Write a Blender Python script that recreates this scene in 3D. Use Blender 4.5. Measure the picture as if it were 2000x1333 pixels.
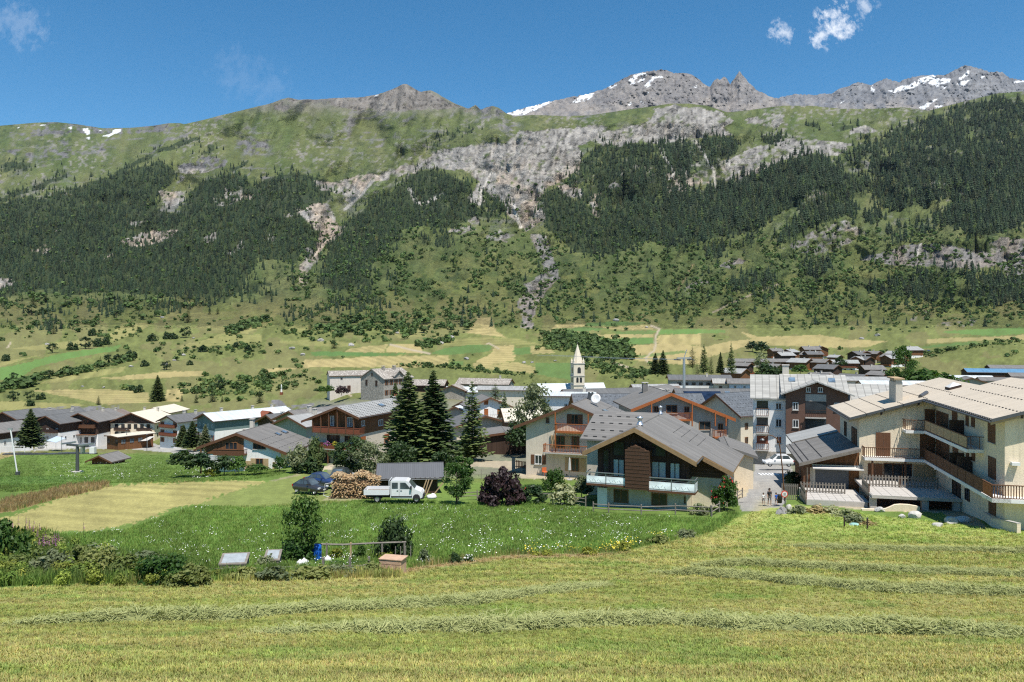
import bpy, bmesh, math, random
import numpy as np
from mathutils import Vector, Matrix
for o in list(bpy.data.objects): bpy.data.objects.remove(o)
sc = bpy.context.scene
COL = sc.collection
R = math.radians
rnd = random.Random(7)
nrng = np.random.RandomState(11)

# ------------------------------------------------------------------ camera, sky, sun, exposure
F, CX, HY = 1500.0, 1000.0, 649.0           # focal length, centre and eye level in photograph pixels
cam = bpy.data.cameras.new('camera'); camo = bpy.data.objects.new('camera', cam); COL.objects.link(camo)
cam.sensor_width = 36; cam.lens = 36*F/2000; cam.shift_y = -(666.5-HY)/2000
cam.clip_start = 0.2; cam.clip_end = 60000
camo.rotation_euler = (R(90), 0, 0); sc.camera = camo
SUN = Vector((0.19, -0.41, 1.0)).normalized()
world = bpy.data.worlds.new('World'); sc.world = world; world.use_nodes = True
wn = world.node_tree.nodes; wl = world.node_tree.links
sky = wn.new('ShaderNodeTexSky'); sky.sky_type = 'NISHITA'; sky.sun_disc = False
sky.sun_elevation = math.asin(SUN.z); sky.sun_rotation = math.atan2(SUN.x, SUN.y)
sky.altitude = 2600; sky.air_density = 1.0; sky.dust_density = 0.1; sky.ozone_density = 1.0
hs = wn.new('ShaderNodeHueSaturation'); hs.inputs['Saturation'].default_value = 1.36; hs.inputs['Value'].default_value = 1.12; hs.inputs['Hue'].default_value = .490
wl.new(sky.outputs[0], hs.inputs['Color']); 
# thin fair-weather cloud wisps, fixed in sky directions
tc = wn.new('ShaderNodeTexCoord'); nz = wn.new('ShaderNodeTexNoise'); nz.inputs['Scale'].default_value = 80; nz.inputs['Detail'].default_value = 8; nz.inputs['Roughness'].default_value = .68; wl.new(tc.outputs['Generated'], nz.inputs['Vector'])
cm = None; wsc = wn.new('ShaderNodeMapping'); wsc.inputs['Scale'].default_value = (1, 1.6, .8); wl.new(tc.outputs['Generated'], wsc.inputs[0]); wl.new(wsc.outputs[0], nz.inputs['Vector'])
def wm_(op, a, b=None):
    x = wn.new('ShaderNodeMath'); x.operation = op; x.use_clamp = op == 'MULTIPLY_ADD'
    for i, v in enumerate((a, b)):
        if v is None: continue
        if isinstance(v, (int, float)): x.inputs[i].default_value = v
        else: wl.new(v, x.inputs[i])
    return x.outputs[0]
for cx_, cy_, rad, gain in ((1632, 46, .034, .8), (1604, 70, .020, .7), (1528, 62, .022, .55), (1690, 18, .018, .45), (40, 50, .04, .13), (470, 150, .05, .05), (530, 170, .04, .05)):
    dv = Vector(((cx_-1000)/1500, 1, (649-cy_)/1500)).normalized(); vm = wn.new('ShaderNodeVectorMath'); vm.operation = 'DISTANCE'; wl.new(tc.outputs['Generated'], vm.inputs[0]); vm.inputs[1].default_value = dv
    fall = wm_('MAXIMUM', wm_('SUBTRACT', 1.0, wm_('DIVIDE', vm.outputs['Value'], rad)), 0.0); k_ = wm_('MULTIPLY', wm_('MINIMUM', wm_('MAXIMUM', wm_('MULTIPLY', wm_('SUBTRACT', wm_('ADD', nz.outputs[0], wm_('MULTIPLY', fall, .34)), .62), 4.5), 0.0), 1.0), wm_('MULTIPLY', wm_('MINIMUM', wm_('MULTIPLY', fall, 3.0), 1.0), gain)); cm = k_ if cm is None else wm_('MAXIMUM', cm, k_)
cx2 = wn.new('ShaderNodeMix'); cx2.data_type = 'RGBA'; wl.new(cm, cx2.inputs[0]); wl.new(hs.outputs[0], cx2.inputs[6]); cx2.inputs[7].default_value = (8.2, 8.5, 9.0, 1); wl.new(cx2.outputs[2], wn['Background'].inputs[0]); wn['Background'].inputs[1].default_value = 0.095
sun = bpy.data.lights.new('sun', 'SUN'); sun.energy = 4.6; sun.angle = R(0.53); sun.color = (1, 0.955, 0.89)
suno = bpy.data.objects.new('sun', sun); COL.objects.link(suno); suno.rotation_euler = SUN.to_track_quat('Z', 'Y').to_euler()
vs = sc.view_settings; vs.view_transform = 'Standard'; vs.look = 'None'; vs.gamma = 1; vs.exposure = 0.57; vs.use_curve_mapping = False
sc.cycles.use_denoising = False
sc.cycles.max_bounces = 6; sc.cycles.diffuse_bounces = 4; sc.cycles.filter_width = 1.2; sc.cycles.glossy_bounces = 2; sc.cycles.transparent_max_bounces = 6
sc.cycles.transmission_bounces = 4; sc.cycles.caustics_reflective = False; sc.cycles.caustics_refractive = False

# ------------------------------------------------------------------ small helpers
def P(px, py, D): return Vector(((px-CX)/F*D, D, -(py-HY)/F*D))
ZOOM = {'A': (0, 760, 4.762), 'B': (380, 740, 4.762), 'C': (600, 700, 4.762), 'E': (980, 740, 4.0), 'G': (1420, 720, 3.448),
        'K': (1240, 640, 2.632), 'Z1': (0, 150, 2.72), 'Z2': (650, 120, 2.563), 'Z3': (1300, 100, 2.469),
        'Z4': (0, 560, 2.857), 'Z5': (600, 560, 2.667), 'N': (0, 940, 2.222), 'M': (800, 940, 1.667), 'Q': (340, 960, 4.0), '': (0, 0, 1)}
def Z(z, x, y): a, b, s = ZOOM[z]; return (a+x/s, b+y/s)
def ZL(z, pts): return [Z(z, x, y) for x, y in pts]
def tag(o, label=None, cat=None, group=None, kind=None):
    if label: o['label'] = label
    if cat: o['category'] = cat; o['kind'] = 'thing'
    if group: o['group'] = group
    if kind: o['kind'] = kind
    return o
def empty(name, loc=(0, 0, 0), rz=0, label=None, cat=None, group=None):
    o = bpy.data.objects.new(name, None); COL.objects.link(o); o.location = loc; o.rotation_euler = (0, 0, rz); o.empty_display_size = .2
    return tag(o, label, cat, group)
def link(name, me, parent=None, loc=None, rz=None, scale=None, rot=None):
    o = bpy.data.objects.new(name, me); COL.objects.link(o)
    if parent is not None: o.parent = parent
    if loc is not None: o.location = loc
    if rz is not None: o.rotation_euler = (0, 0, rz)
    if rot is not None: o.rotation_euler = rot
    if scale is not None: o.scale = scale
    return o
def copy_tree(o, parent=None):
    c = o.copy(); COL.objects.link(c); c.parent = parent
    for ch in o.children: copy_tree(ch, c)
    return c

# value noise in numpy
def _h(ix, iy, s):
    n = (ix.astype(np.int64)*374761393 + iy.astype(np.int64)*668265263 + s*2147483647) & 0x7fffffff
    n = ((n ^ (n >> 13))*1274126177) & 0x7fffffff
    return ((n ^ (n >> 16)) & 0xffff)/65535.0
def vn(x, y, s=0):
    x = np.asarray(x, float); y = np.asarray(y, float)
    ix = np.floor(x); iy = np.floor(y); fx = x-ix; fy = y-iy
    fx = fx*fx*fx*(fx*(fx*6-15)+10); fy = fy*fy*fy*(fy*(fy*6-15)+10)
    a = _h(ix, iy, s); b = _h(ix+1, iy, s); c = _h(ix, iy+1, s); d = _h(ix+1, iy+1, s)
    return (a+(b-a)*fx)*(1-fy)+(c+(d-c)*fx)*fy
def fbm(x, y, o=4, s=0, g=.5):
    t = 0; a = 1; n = 0
    for i in range(o): t = t+a*vn(x*2**i+i*17.3, y*2**i+i*9.1, s+i); n += a; a *= g
    return t/n
def ridged(x, y, o=4, s=0, g=.55):
    t = 0; a = 1; n = 0
    for i in range(o): t = t+a*(1-np.abs(2*vn(x*2**i+i*31.7, y*2**i+i*5.3, s+i)-1)); n += a; a *= g
    return t/n
def inpoly(px, py, poly):
    r = np.zeros(px.shape, bool); n = len(poly); j = n-1
    for i in range(n):
        xi, yi = poly[i]; xj, yj = poly[j]
        if yi != yj:
            r ^= ((yi > py) != (yj > py)) & (px < (xj-xi)*(py-yi)/(yj-yi)+xi)
        j = i
    return r
def nearline(px, py, pts):
    d = np.full(px.shape, 1e9)
    for (x0, y0), (x1, y1) in zip(pts, pts[1:]):
        dx, dy = x1-x0, y1-y0; L = dx*dx+dy*dy+1e-9
        t = np.clip(((px-x0)*dx+(py-y0)*dy)/L, 0, 1)
        d = np.minimum(d, np.hypot(px-x0-t*dx, py-y0-t*dy))
    return d

# ------------------------------------------------------------------ materials
MATS = {}
def nodemat(name):
    m = bpy.data.materials.new(name); m.use_nodes = True; MATS[name] = m
    nt = m.node_tree; return m, nt.nodes, nt.links, nt.nodes['Principled BSDF']
def mth(n, l, op, a, b=None, c=None):
    x = n.new('ShaderNodeMath'); x.operation = op
    for i, v in enumerate((a, b, c)):
        if v is None: continue
        if isinstance(v, (int, float)): x.inputs[i].default_value = v
        else: l.new(v, x.inputs[i])
    return x.outputs[0]
def mixc(n, l, fac, a, b, mode='MIX'):
    x = n.new('ShaderNodeMix'); x.data_type = 'RGBA'; x.blend_type = mode
    for s, v in ((0, fac), (6, a), (7, b)):
        if isinstance(v, (int, float)): x.inputs[s].default_value = v
        elif isinstance(v, tuple): x.inputs[s].default_value = (*v[:3], 1)
        else: l.new(v, x.inputs[s])
    return x.outputs[2]
def noise(n, l, vec, scale, detail=4, rough=.55):
    x = n.new('ShaderNodeTexNoise'); x.inputs['Scale'].default_value = scale; x.inputs['Detail'].default_value = detail; x.inputs['Roughness'].default_value = rough
    if vec is not None: l.new(vec, x.inputs['Vector'])
    return x.outputs[0]
def ramp(n, l, fac, a, b, ca=0.0, cb=1.0):
    x = n.new('ShaderNodeMapRange'); l.new(fac, x.inputs[0]); x.inputs[1].default_value = a; x.inputs[2].default_value = b; x.inputs[3].default_value = ca; x.inputs[4].default_value = cb
    return x.outputs[0]
def bump(n, l, b, h, dist, strength=.6):
    x = n.new('ShaderNodeBump'); x.inputs['Strength'].default_value = strength; x.inputs['Distance'].default_value = dist
    l.new(h, x.inputs['Height']); l.new(x.outputs[0], b.inputs['Normal'])
def objco(n, world=False):
    if world: return n.new('ShaderNodeNewGeometry').outputs['Position']
    return n.new('ShaderNodeTexCoord').outputs['Object']

def plain(name, col, rough=.7, var=.18, scale=1.5, bmp=0.02, metal=0.0, spec=.3, dirt=None, streak=0):
    """painted, plastered or weathered plain surface"""
    m, n, l, b = nodemat(name); v = objco(n)
    f = noise(n, l, v, scale, 5, .6); f2 = noise(n, l, v, scale*9, 3)
    c = mixc(n, l, ramp(n, l, f, .3, .75), tuple(x*(1-var) for x in col), tuple(min(1, x*(1+var)) for x in col))
    c = mixc(n, l, ramp(n, l, f2, .3, .7, 0, .35), c, tuple(x*.82 for x in col))
    if streak:
        mp = n.new('ShaderNodeMapping'); l.new(v, mp.inputs[0]); mp.inputs['Scale'].default_value = (2.2, 2.2, .22); c = mixc(n, l, ramp(n, l, noise(n, l, mp.outputs[0], 1.4, 5, .6), .5, .8, 0, streak), c, tuple(x*.55 for x in col))
    if dirt: c = mixc(n, l, ramp(n, l, noise(n, l, v, scale*.6, 6), .5, .75, 0, .6), c, dirt)
    l.new(c, b.inputs['Base Color']); b.inputs['Roughness'].default_value = rough; b.inputs['Metallic'].default_value = metal
    b.inputs['Specular IOR Level'].default_value = spec
    if bmp: bump(n, l, b, f2, bmp)
    return m
def boards(name, col, axis=2, step=.2, var=.35, rough=.75, gap=.06):
    """timber boards running across `axis`"""
    m, n, l, b = nodemat(name); v = objco(n); s = n.new('ShaderNodeSeparateXYZ'); l.new(v, s.inputs[0])
    if axis == 'h': a = mth(n, l, 'ADD', s.outputs[0], s.outputs[1])
    else: a = s.outputs[axis]
    q = mth(n, l, 'DIVIDE', a, step); fr = mth(n, l, 'FRACT', q); fl = mth(n, l, 'FLOOR', q)
    w = n.new('ShaderNodeTexWhiteNoise'); w.noise_dimensions = '1D'; l.new(fl, w.inputs['W'])
    mp = n.new('ShaderNodeMapping'); l.new(v, mp.inputs[0]); mp.inputs['Scale'].default_value = (1, 1, 8) if axis == 2 else (8, 8, 1)
    g = noise(n, l, mp.outputs[0], 1.5, 5, .65)
    f = mth(n, l, 'ADD', mth(n, l, 'MULTIPLY', w.outputs[0], .6), mth(n, l, 'MULTIPLY', g, .6))
    c = mixc(n, l, f, tuple(x*(1-var) for x in col), tuple(x*(1+var) for x in col))
    gp = mth(n, l, 'LESS_THAN', fr, gap); c = mixc(n, l, gp, c, tuple(x*.25 for x in col))
    l.new(c, b.inputs['Base Color']); b.inputs['Roughness'].default_value = rough; b.inputs['Specular IOR Level'].default_value = .25
    bump(n, l, b, mth(n, l, 'SUBTRACT', mth(n, l, 'MULTIPLY', g, .3), gp), .02)
    return m
def metalroof(name, col, step=.55, rough=.5, var=.12, dirt=.25, tile=0):
    """sheet roof with standing seams down the slope (the ridge runs along local y)"""
    m, n, l, b = nodemat(name); v = objco(n); s = n.new('ShaderNodeSeparateXYZ'); l.new(v, s.inputs[0])
    q = mth(n, l, 'DIVIDE', s.outputs[1], step); fr = mth(n, l, 'FRACT', q); seam = mth(n, l, 'LESS_THAN', fr, .09)
    w = n.new('ShaderNodeTexWhiteNoise'); w.noise_dimensions = '2D'; cb = n.new('ShaderNodeCombineXYZ')
    l.new(mth(n, l, 'FLOOR', q), cb.inputs[0]); l.new(mth(n, l, 'FLOOR', mth(n, l, 'DIVIDE', s.outputs[0], tile or 3.0)), cb.inputs[1]); l.new(cb.outputs[0], w.inputs[0])
    mp = n.new('ShaderNodeMapping'); l.new(v, mp.inputs[0]); mp.inputs['Scale'].default_value = (.25, 1.6, .25)
    st = noise(n, l, mp.outputs[0], 1.2, 6, .65)
    c = mixc(n, l, w.outputs[0], tuple(x*(1-var) for x in col), tuple(x*(1+var) for x in col))
    c = mixc(n, l, ramp(n, l, st, .42, .75, 0, dirt*2), c, tuple(x*.7 for x in col))
    c = mixc(n, l, ramp(n, l, noise(n, l, v, .35, 4), .5, .7, 0, dirt), c, tuple(min(1, x*1.35) for x in col))
    if tile:
        ft = mth(n, l, 'FRACT', mth(n, l, 'DIVIDE', s.outputs[0], tile)); edge = mth(n, l, 'LESS_THAN', ft, .12)
        c = mixc(n, l, mth(n, l, 'MULTIPLY', edge, .6), c, tuple(x*.4 for x in col))
    c = mixc(n, l, mth(n, l, 'MULTIPLY', seam, .35), c, tuple(x*.5 for x in col))
    l.new(c, b.inputs['Base Color']); b.inputs['Roughness'].default_value = max(rough, .65); b.inputs['Specular IOR Level'].default_value = .22
    bump(n, l, b, mth(n, l, 'ADD', seam, mth(n, l, 'MULTIPLY', st, .2)), .03)
    return m
def stonework(name, ca, cb_, scale=2.5, mortar=(.35, .32, .27), rough=.9, flat=1.0):
    m, n, l, b = nodemat(name); v = objco(n)
    mp = n.new('ShaderNodeMapping'); l.new(v, mp.inputs[0]); mp.inputs['Scale'].default_value = (1, 1, flat)
    x = n.new('ShaderNodeTexVoronoi'); x.inputs['Scale'].default_value = scale; l.new(mp.outputs[0], x.inputs['Vector'])
    e = n.new('ShaderNodeTexVoronoi'); e.feature = 'DISTANCE_TO_EDGE'; e.inputs['Scale'].default_value = scale; l.new(mp.outputs[0], e.inputs['Vector'])
    s = n.new('ShaderNodeSeparateColor'); l.new(x.outputs['Color'], s.inputs[0])
    c = mixc(n, l, s.outputs[0], ca, cb_); c = mixc(n, l, ramp(n, l, noise(n, l, v, scale*4, 4), .3, .7, 0, .4), c, tuple(q*.6 for q in ca))
    ed = ramp(n, l, e.outputs['Distance'], .02, .08); c = mixc(n, l, ed, mortar, c)
    l.new(c, b.inputs['Base Color']); b.inputs['Roughness'].default_value = rough; b.inputs['Specular IOR Level'].default_value = .2
    bump(n, l, b, mth(n, l, 'ADD', ed, s.outputs[1]), .06)
    return m
def leafmat(name, ca, cb_, trans=.35, rough=.55, inst=False):
    """leaves: colour varies per face clump and from plant to plant, some light passes through"""
    m, n, l, b = nodemat(name); v = objco(n); oi = n.new('ShaderNodeObjectInfo')
    f = mth(n, l, 'ADD', mth(n, l, 'MULTIPLY', noise(n, l, v, 1.7, 3), .8), mth(n, l, 'MULTIPLY', oi.outputs['Random'], .35))
    c = mixc(n, l, ramp(n, l, f, .3, .85), ca, cb_)
    if inst:
        a = n.new('ShaderNodeAttribute'); a.attribute_type = 'INSTANCER'; a.attribute_name = 'tint'
        c = mixc(n, l, 1.0, c, a.outputs['Color'], 'MULTIPLY')
    l.new(c, b.inputs['Base Color']); b.inputs['Roughness'].default_value = rough; b.inputs['Specular IOR Level'].default_value = .25
    t = n.new('ShaderNodeBsdfTranslucent'); l.new(mixc(n, l, 1.0, c, (1.2, 1.25, .6), 'MULTIPLY'), t.inputs[0])
    ms = n.new('ShaderNodeMixShader'); ms.inputs[0].default_value = trans
    l.new(b.outputs[0], ms.inputs[1]); l.new(t.outputs[0], ms.inputs[2]); l.new(ms.outputs[0], n['Material Output'].inputs[0])
    return m
def glassmat(name, col, rough=.08, spec=.6):
    m, n, l, b = nodemat(name); v = objco(n)
    c = mixc(n, l, ramp(n, l, noise(n, l, v, .8, 2), .35, .65), tuple(x*.6 for x in col), tuple(x*1.5 for x in col))
    l.new(c, b.inputs['Base Color']); b.inputs['Roughness'].default_value = rough; b.inputs['Specular IOR Level'].default_value = spec
    return m

# ------------------------------------------------------------------ mesh builder
class MB:
    def __init__(s): s.v = []; s.f = []; s.m = []
    def poly(s, pts, mi=0):
        k = len(s.v); s.v += [tuple(p) for p in pts]; s.f.append(tuple(range(k, k+len(pts)))); s.m.append(mi)
    def box(s, x0, x1, y0, y1, z0, z1, mi=0, M=None):
        k = len(s.v); c = [(x, y, z) for z in (z0, z1) for x, y in ((x0, y0), (x1, y0), (x1, y1), (x0, y1))]
        if M is not None: c = [tuple(M @ Vector(p)) for p in c]
        s.v += c
        for q in ((0, 3, 2, 1), (4, 5, 6, 7), (0, 1, 5, 4), (1, 2, 6, 5), (2, 3, 7, 6), (3, 0, 4, 7)):
            s.f.append(tuple(k+i for i in q)); s.m.append(mi)
    def prism(s, prof, y0, y1, mi=0, mode='xz', M=None):
        """extrude an outline (list of 2D points, counter-clockwise seen from -y) along y"""
        k = len(s.v); n = len(prof)
        def pt(a, b, y):
            p = (a, y, b) if mode == 'xz' else ((y, a, b) if mode == 'yz' else (a, b, y))
            return tuple(M @ Vector(p)) if M is not None else p
        s.v += [pt(a, b, y0) for a, b in prof]+[pt(a, b, y1) for a, b in prof]
        mm = mi if isinstance(mi, (list, tuple)) else [mi]*(n+2)
        s.f.append(tuple(k+i for i in range(n))); s.m.append(mm[n])
        s.f.append(tuple(k+n+i for i in reversed(range(n)))); s.m.append(mm[n+1])
        for i in range(n):
            j = (i+1) % n; s.f.append((k+j, k+i, k+n+i, k+n+j)); s.m.append(mm[i])
    def tube(s, pts, rad, n=8, mi=0, cap=True):
        k0 = len(s.v); pts = [Vector(p) for p in pts]; rr = rad if isinstance(rad, (list, tuple)) else [rad]*len(pts)
        for i, p in enumerate(pts):
            d = (pts[min(i+1, len(pts)-1)]-pts[max(i-1, 0)]).normalized()
            a = d.cross(Vector((0, 0, 1)) if abs(d.z) < .9 else Vector((1, 0, 0))).normalized(); b = d.cross(a)
            for j in range(n):
                t = 2*math.pi*j/n; s.v.append(tuple(p+(a*math.cos(t)+b*math.sin(t))*rr[i]))
        for i in range(len(pts)-1):
            for j in range(n):
                a = k0+i*n+j; b = k0+i*n+(j+1) % n; s.f.append((a, b, b+n, a+n)); s.m.append(mi)
        if cap:
            s.f.append(tuple(k0+j for j in reversed(range(n)))); s.m.append(mi)
            s.f.append(tuple(k0+(len(pts)-1)*n+j for j in range(n))); s.m.append(mi)
    def lathe(s, prof, n=12, mi=0, c=(0, 0, 0)):
        k = len(s.v)
        for r_, z in prof:
            for j in range(n): t = 2*math.pi*j/n; s.v.append((c[0]+r_*math.cos(t), c[1]+r_*math.sin(t), c[2]+z))
        for i in range(len(prof)-1):
            for j in range(n):
                a = k+i*n+j; b = k+i*n+(j+1) % n; s.f.append((a, b, b+n, a+n)); s.m.append(mi)
    def mesh(s, name, mats, smooth=False, fix=True):
        me = bpy.data.meshes.new(name); me.from_pydata(s.v, [], s.f)
        for m in (mats if isinstance(mats, (list, tuple)) else [mats]): me.materials.append(MATS[m] if isinstance(m, str) else m)
        me.polygons.foreach_set('material_index', s.m)
        if smooth: me.polygons.foreach_set('use_smooth', [True]*len(s.f))
        if fix:
            b = bmesh.new(); b.from_mesh(me); bmesh.ops.recalc_face_normals(b, faces=b.faces); b.to_mesh(me); b.free()
        me.update(); return me
    def build(s, name, mats, parent=None, smooth=False, fix=True, **k):
        return link(name, s.mesh(name, mats, smooth, fix), parent, **k)
# ------------------------------------------------------------------ terrain: one height field surveyed as (bearing, elevation) -> distance
NEAR = [(2300, 2.2), (1580, 5.3), (1333, 11), (1242, 19), (1191, 26), (1147, 34), (1112, 42), (1075, 52), (1041, 62), (1013, 70), (985, 80), (950, 95)]
DT = {
 -400: [(913, 140), (895, 185), (880, 240), (872, 285), (850, 300), (800, 330), (770, 420), (720, 520), (690, 600), (650, 800), (600, 1000), (560, 1200), (400, 1900), (330, 2500), (246, 4200), (150, 5200)],
 0: [(913, 155), (895, 210), (880, 258), (872, 285), (850, 300), (800, 330), (770, 420), (720, 520), (690, 600), (650, 800), (600, 1000), (560, 1200), (400, 1900), (330, 2500), (246, 4200), (150, 5200)],
 200: [(913, 150), (895, 205), (880, 252), (869, 282), (850, 295), (800, 335), (770, 420), (720, 520), (690, 600), (650, 790), (600, 1000), (520, 1280), (380, 1900), (320, 2500), (246, 3900), (150, 5000)],
 400: [(913, 130), (900, 168), (893, 200), (880, 238), (866, 266), (850, 280), (800, 330), (770, 400), (720, 500), (650, 760), (600, 1000), (480, 1420), (350, 2000), (290, 2500), (226, 3300), (150, 4300)],
 560: [(913, 120), (900, 140), (880, 180), (850, 225), (815, 275), (790, 300), (768, 360), (720, 490), (650, 740), (600, 990), (480, 1400), (370, 1800), (290, 2400), (193, 3200), (120, 4000)],
 700: [(913, 120), (905, 130), (890, 150), (860, 175), (820, 215), (790, 255), (770, 272), (760, 300), (745, 380), (725, 480), (700, 560), (660, 700), (620, 880), (600, 980), (480, 1380), (380, 1750), (340, 2000), (260, 2500), (192, 3100), (120, 4000)],
 800: [(913, 119), (900, 130), (860, 170), (820, 210), (790, 255), (770, 300), (755, 380), (735, 470), (725, 510), (690, 600), (640, 800), (600, 980), (480, 1370), (390, 1680), (330, 2000), (250, 2600), (165, 3300), (100, 4000)],
 1000: [(913, 118), (890, 140), (860, 170), (830, 205), (800, 260), (775, 340), (755, 430), (735, 500), (725, 530), (690, 610), (640, 800), (600, 1000), (480, 1330), (440, 1420), (300, 1750), (270, 1850), (227, 2400), (150, 3200)],
 1200: [(913, 118), (890, 140), (860, 170), (830, 205), (800, 260), (775, 340), (755, 430), (735, 500), (700, 580), (680, 660), (640, 850), (600, 1030), (480, 1350), (420, 1480), (290, 1800), (240, 2000), (215, 2400), (150, 3200)],
 1350: [(913, 118), (890, 140), (860, 170), (830, 205), (800, 260), (775, 340), (755, 420), (720, 540), (690, 640), (660, 800), (640, 920), (600, 1100), (450, 1460), (290, 1850), (240, 1960), (204, 2400), (140, 3200)],
 1600: [(913, 118), (890, 140), (850, 180), (820, 230), (790, 300), (765, 380), (745, 460), (715, 570), (690, 660), (670, 760), (650, 920), (620, 1120), (450, 1480), (320, 1850), (270, 2100), (208, 2700), (150, 3500)],
 1790: [(913, 112), (850, 170), (800, 260), (760, 380), (745, 440), (735, 490), (712, 570), (695, 640), (672, 760), (650, 930), (620, 1110), (450, 1450), (300, 1950), (212, 2700), (150, 3500)],
 1880: [(913, 110), (850, 170), (800, 260), (760, 380), (745, 430), (735, 480), (700, 550), (676, 600), (666, 720), (650, 900), (620, 1080), (450, 1420), (300, 1900), (200, 2600), (130, 3400)],
 2000: [(913, 110), (850, 170), (800, 260), (760, 380), (745, 430), (735, 470), (700, 520), (664, 600), (657, 760), (640, 920), (600, 1080), (500, 1300), (300, 1900), (179, 2600), (100, 3400)],
 2400: [(913, 110), (850, 170), (800, 260), (760, 380), (745, 430), (735, 470), (700, 520), (664, 600), (657, 760), (640, 920), (600, 1080), (500, 1300), (300, 1850), (160, 2500), (100, 3400)],
}
_kx = np.array(sorted(DT)); _grid_py = np.concatenate([np.arange(2300, 1345, -45.), np.arange(1345, 95, -2.0)])
_prof = []
for k in _kx:
    t = NEAR+DT[k]; yy = np.array([a for a, _ in t], float)[::-1]; dd = np.log([b for _, b in t])[::-1]
    _prof.append(np.interp(_grid_py, yy, dd))
_prof = np.array(_prof)                                   # [bearing, elevation] -> log distance
_ker = np.exp(-np.linspace(-2, 2, 9)**2); _ker /= _ker.sum()
_prof = np.array([np.convolve(np.pad(p, 4, 'edge'), _ker, 'valid') for p in _prof])
_gx = np.arange(-400, 2401, 8.0)
_LD = np.array([np.interp(_gx, _kx, _prof[:, j]) for j in range(_prof.shape[1])])    # [elev, bearing]
_LD = np.array([np.convolve(np.pad(r_, 6, 'edge'), np.hanning(15)[1:-1]/np.hanning(15)[1:-1].sum(), 'valid') for r_ in _LD])

# drainage and spurs: (polyline in survey coordinates, half width, relative push away (+) or towards (-) the viewer)
SPURS = [(ZL('Z2', [(940, 820), (1060, 960), (1090, 1080), (1000, 1200), (960, 1333)]), 24, .022), (ZL('Z2', [(750, 560), (900, 740), (960, 850)]), 40, .012),
         (ZL('Z1', [(1000, 600), (880, 740), (850, 850)]), 30, .04), (ZL('Z1', [(1780, 560), (1800, 660), (1690, 940), (1580, 1150)]), 26, .04),
         (ZL('Z3', [(820, 500), (1000, 680), (1060, 780)]), 30, .04), (ZL('Z3', [(140, 420), (240, 670)]), 16, .02),
         (ZL('Z1', [(600, 520), (900, 370), (1100, 300), (1530, 110)]), 42, -.05), (ZL('Z2', [(350, 115), (330, 420), (200, 560)]), 50, -.05),
         (ZL('Z2', [(1000, 350), (1000, 520), (960, 640)]), 40, -.03), (ZL('Z3', [(760, 500), (720, 700), (560, 950), (400, 1200)]), 60, -.05),
         (ZL('Z3', [(1700, 300), (1600, 700), (1400, 1000)]), 60, -.04), (ZL('Z1', [(1340, 520), (1100, 900), (900, 1150)]), 60, -.04),
         (ZL('Z2', [(150, 320), (230, 370), (330, 480)]), 20, .035), (ZL('Z2', [(640, 240), (560, 330), (420, 520)]), 30, .05), (ZL('Z1', [(1180, 330), (1420, 420)]), 24, .03)]
def logD(px, py):
    px = np.asarray(px, float); py = np.asarray(py, float)
    fx = np.clip((px+400)/8.0, 0, len(_gx)-1.001); ix = fx.astype(int); fx = fx-ix
    gy = np.where(py > 1345, (2300-py)/45.0, 22+(1345-py)/2.0); gy = np.clip(gy, 0, len(_grid_py)-1.001); iy = gy.astype(int); fy = gy-iy
    v = (_LD[iy, ix]*(1-fx)+_LD[iy, ix+1]*fx)*(1-fy)+(_LD[iy+1, ix]*(1-fx)+_LD[iy+1, ix+1]*fx)*fy
    D = np.exp(v); far = np.clip((D-650)/800, 0, 1)
    if np.any(far > 0):
        wx = px+14*(fbm(px/40, py/40, 3, 5)-.5); wy = py+14*(fbm(px/40, py/40, 3, 9)-.5)
        dv = far*(.115*(ridged(wx/105+wy/300, wy/110, 3, 21)-.6)+.058*(ridged(wx/36+wy/110, wy/60, 4, 33)-.6))
        rk = rockmask(px, py); dv = dv+far*(.0045+.010*rk)*(ridged(wx/70+wy/200, wy/13, 4, 53)-.5)
        dv = dv+far*rk*(.015*(ridged(wx/17+wy/40, wy/26, 4, 41)-.5)+.014*(ridged(wx/6+wy/30, wy/19, 4, 47)-.5))
        for pts, w, a in SPURS: dv = dv+far*a*1.7*np.exp(-(nearline(wx, wy, pts)/w)**2)
        v = v+dv
    return v
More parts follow.
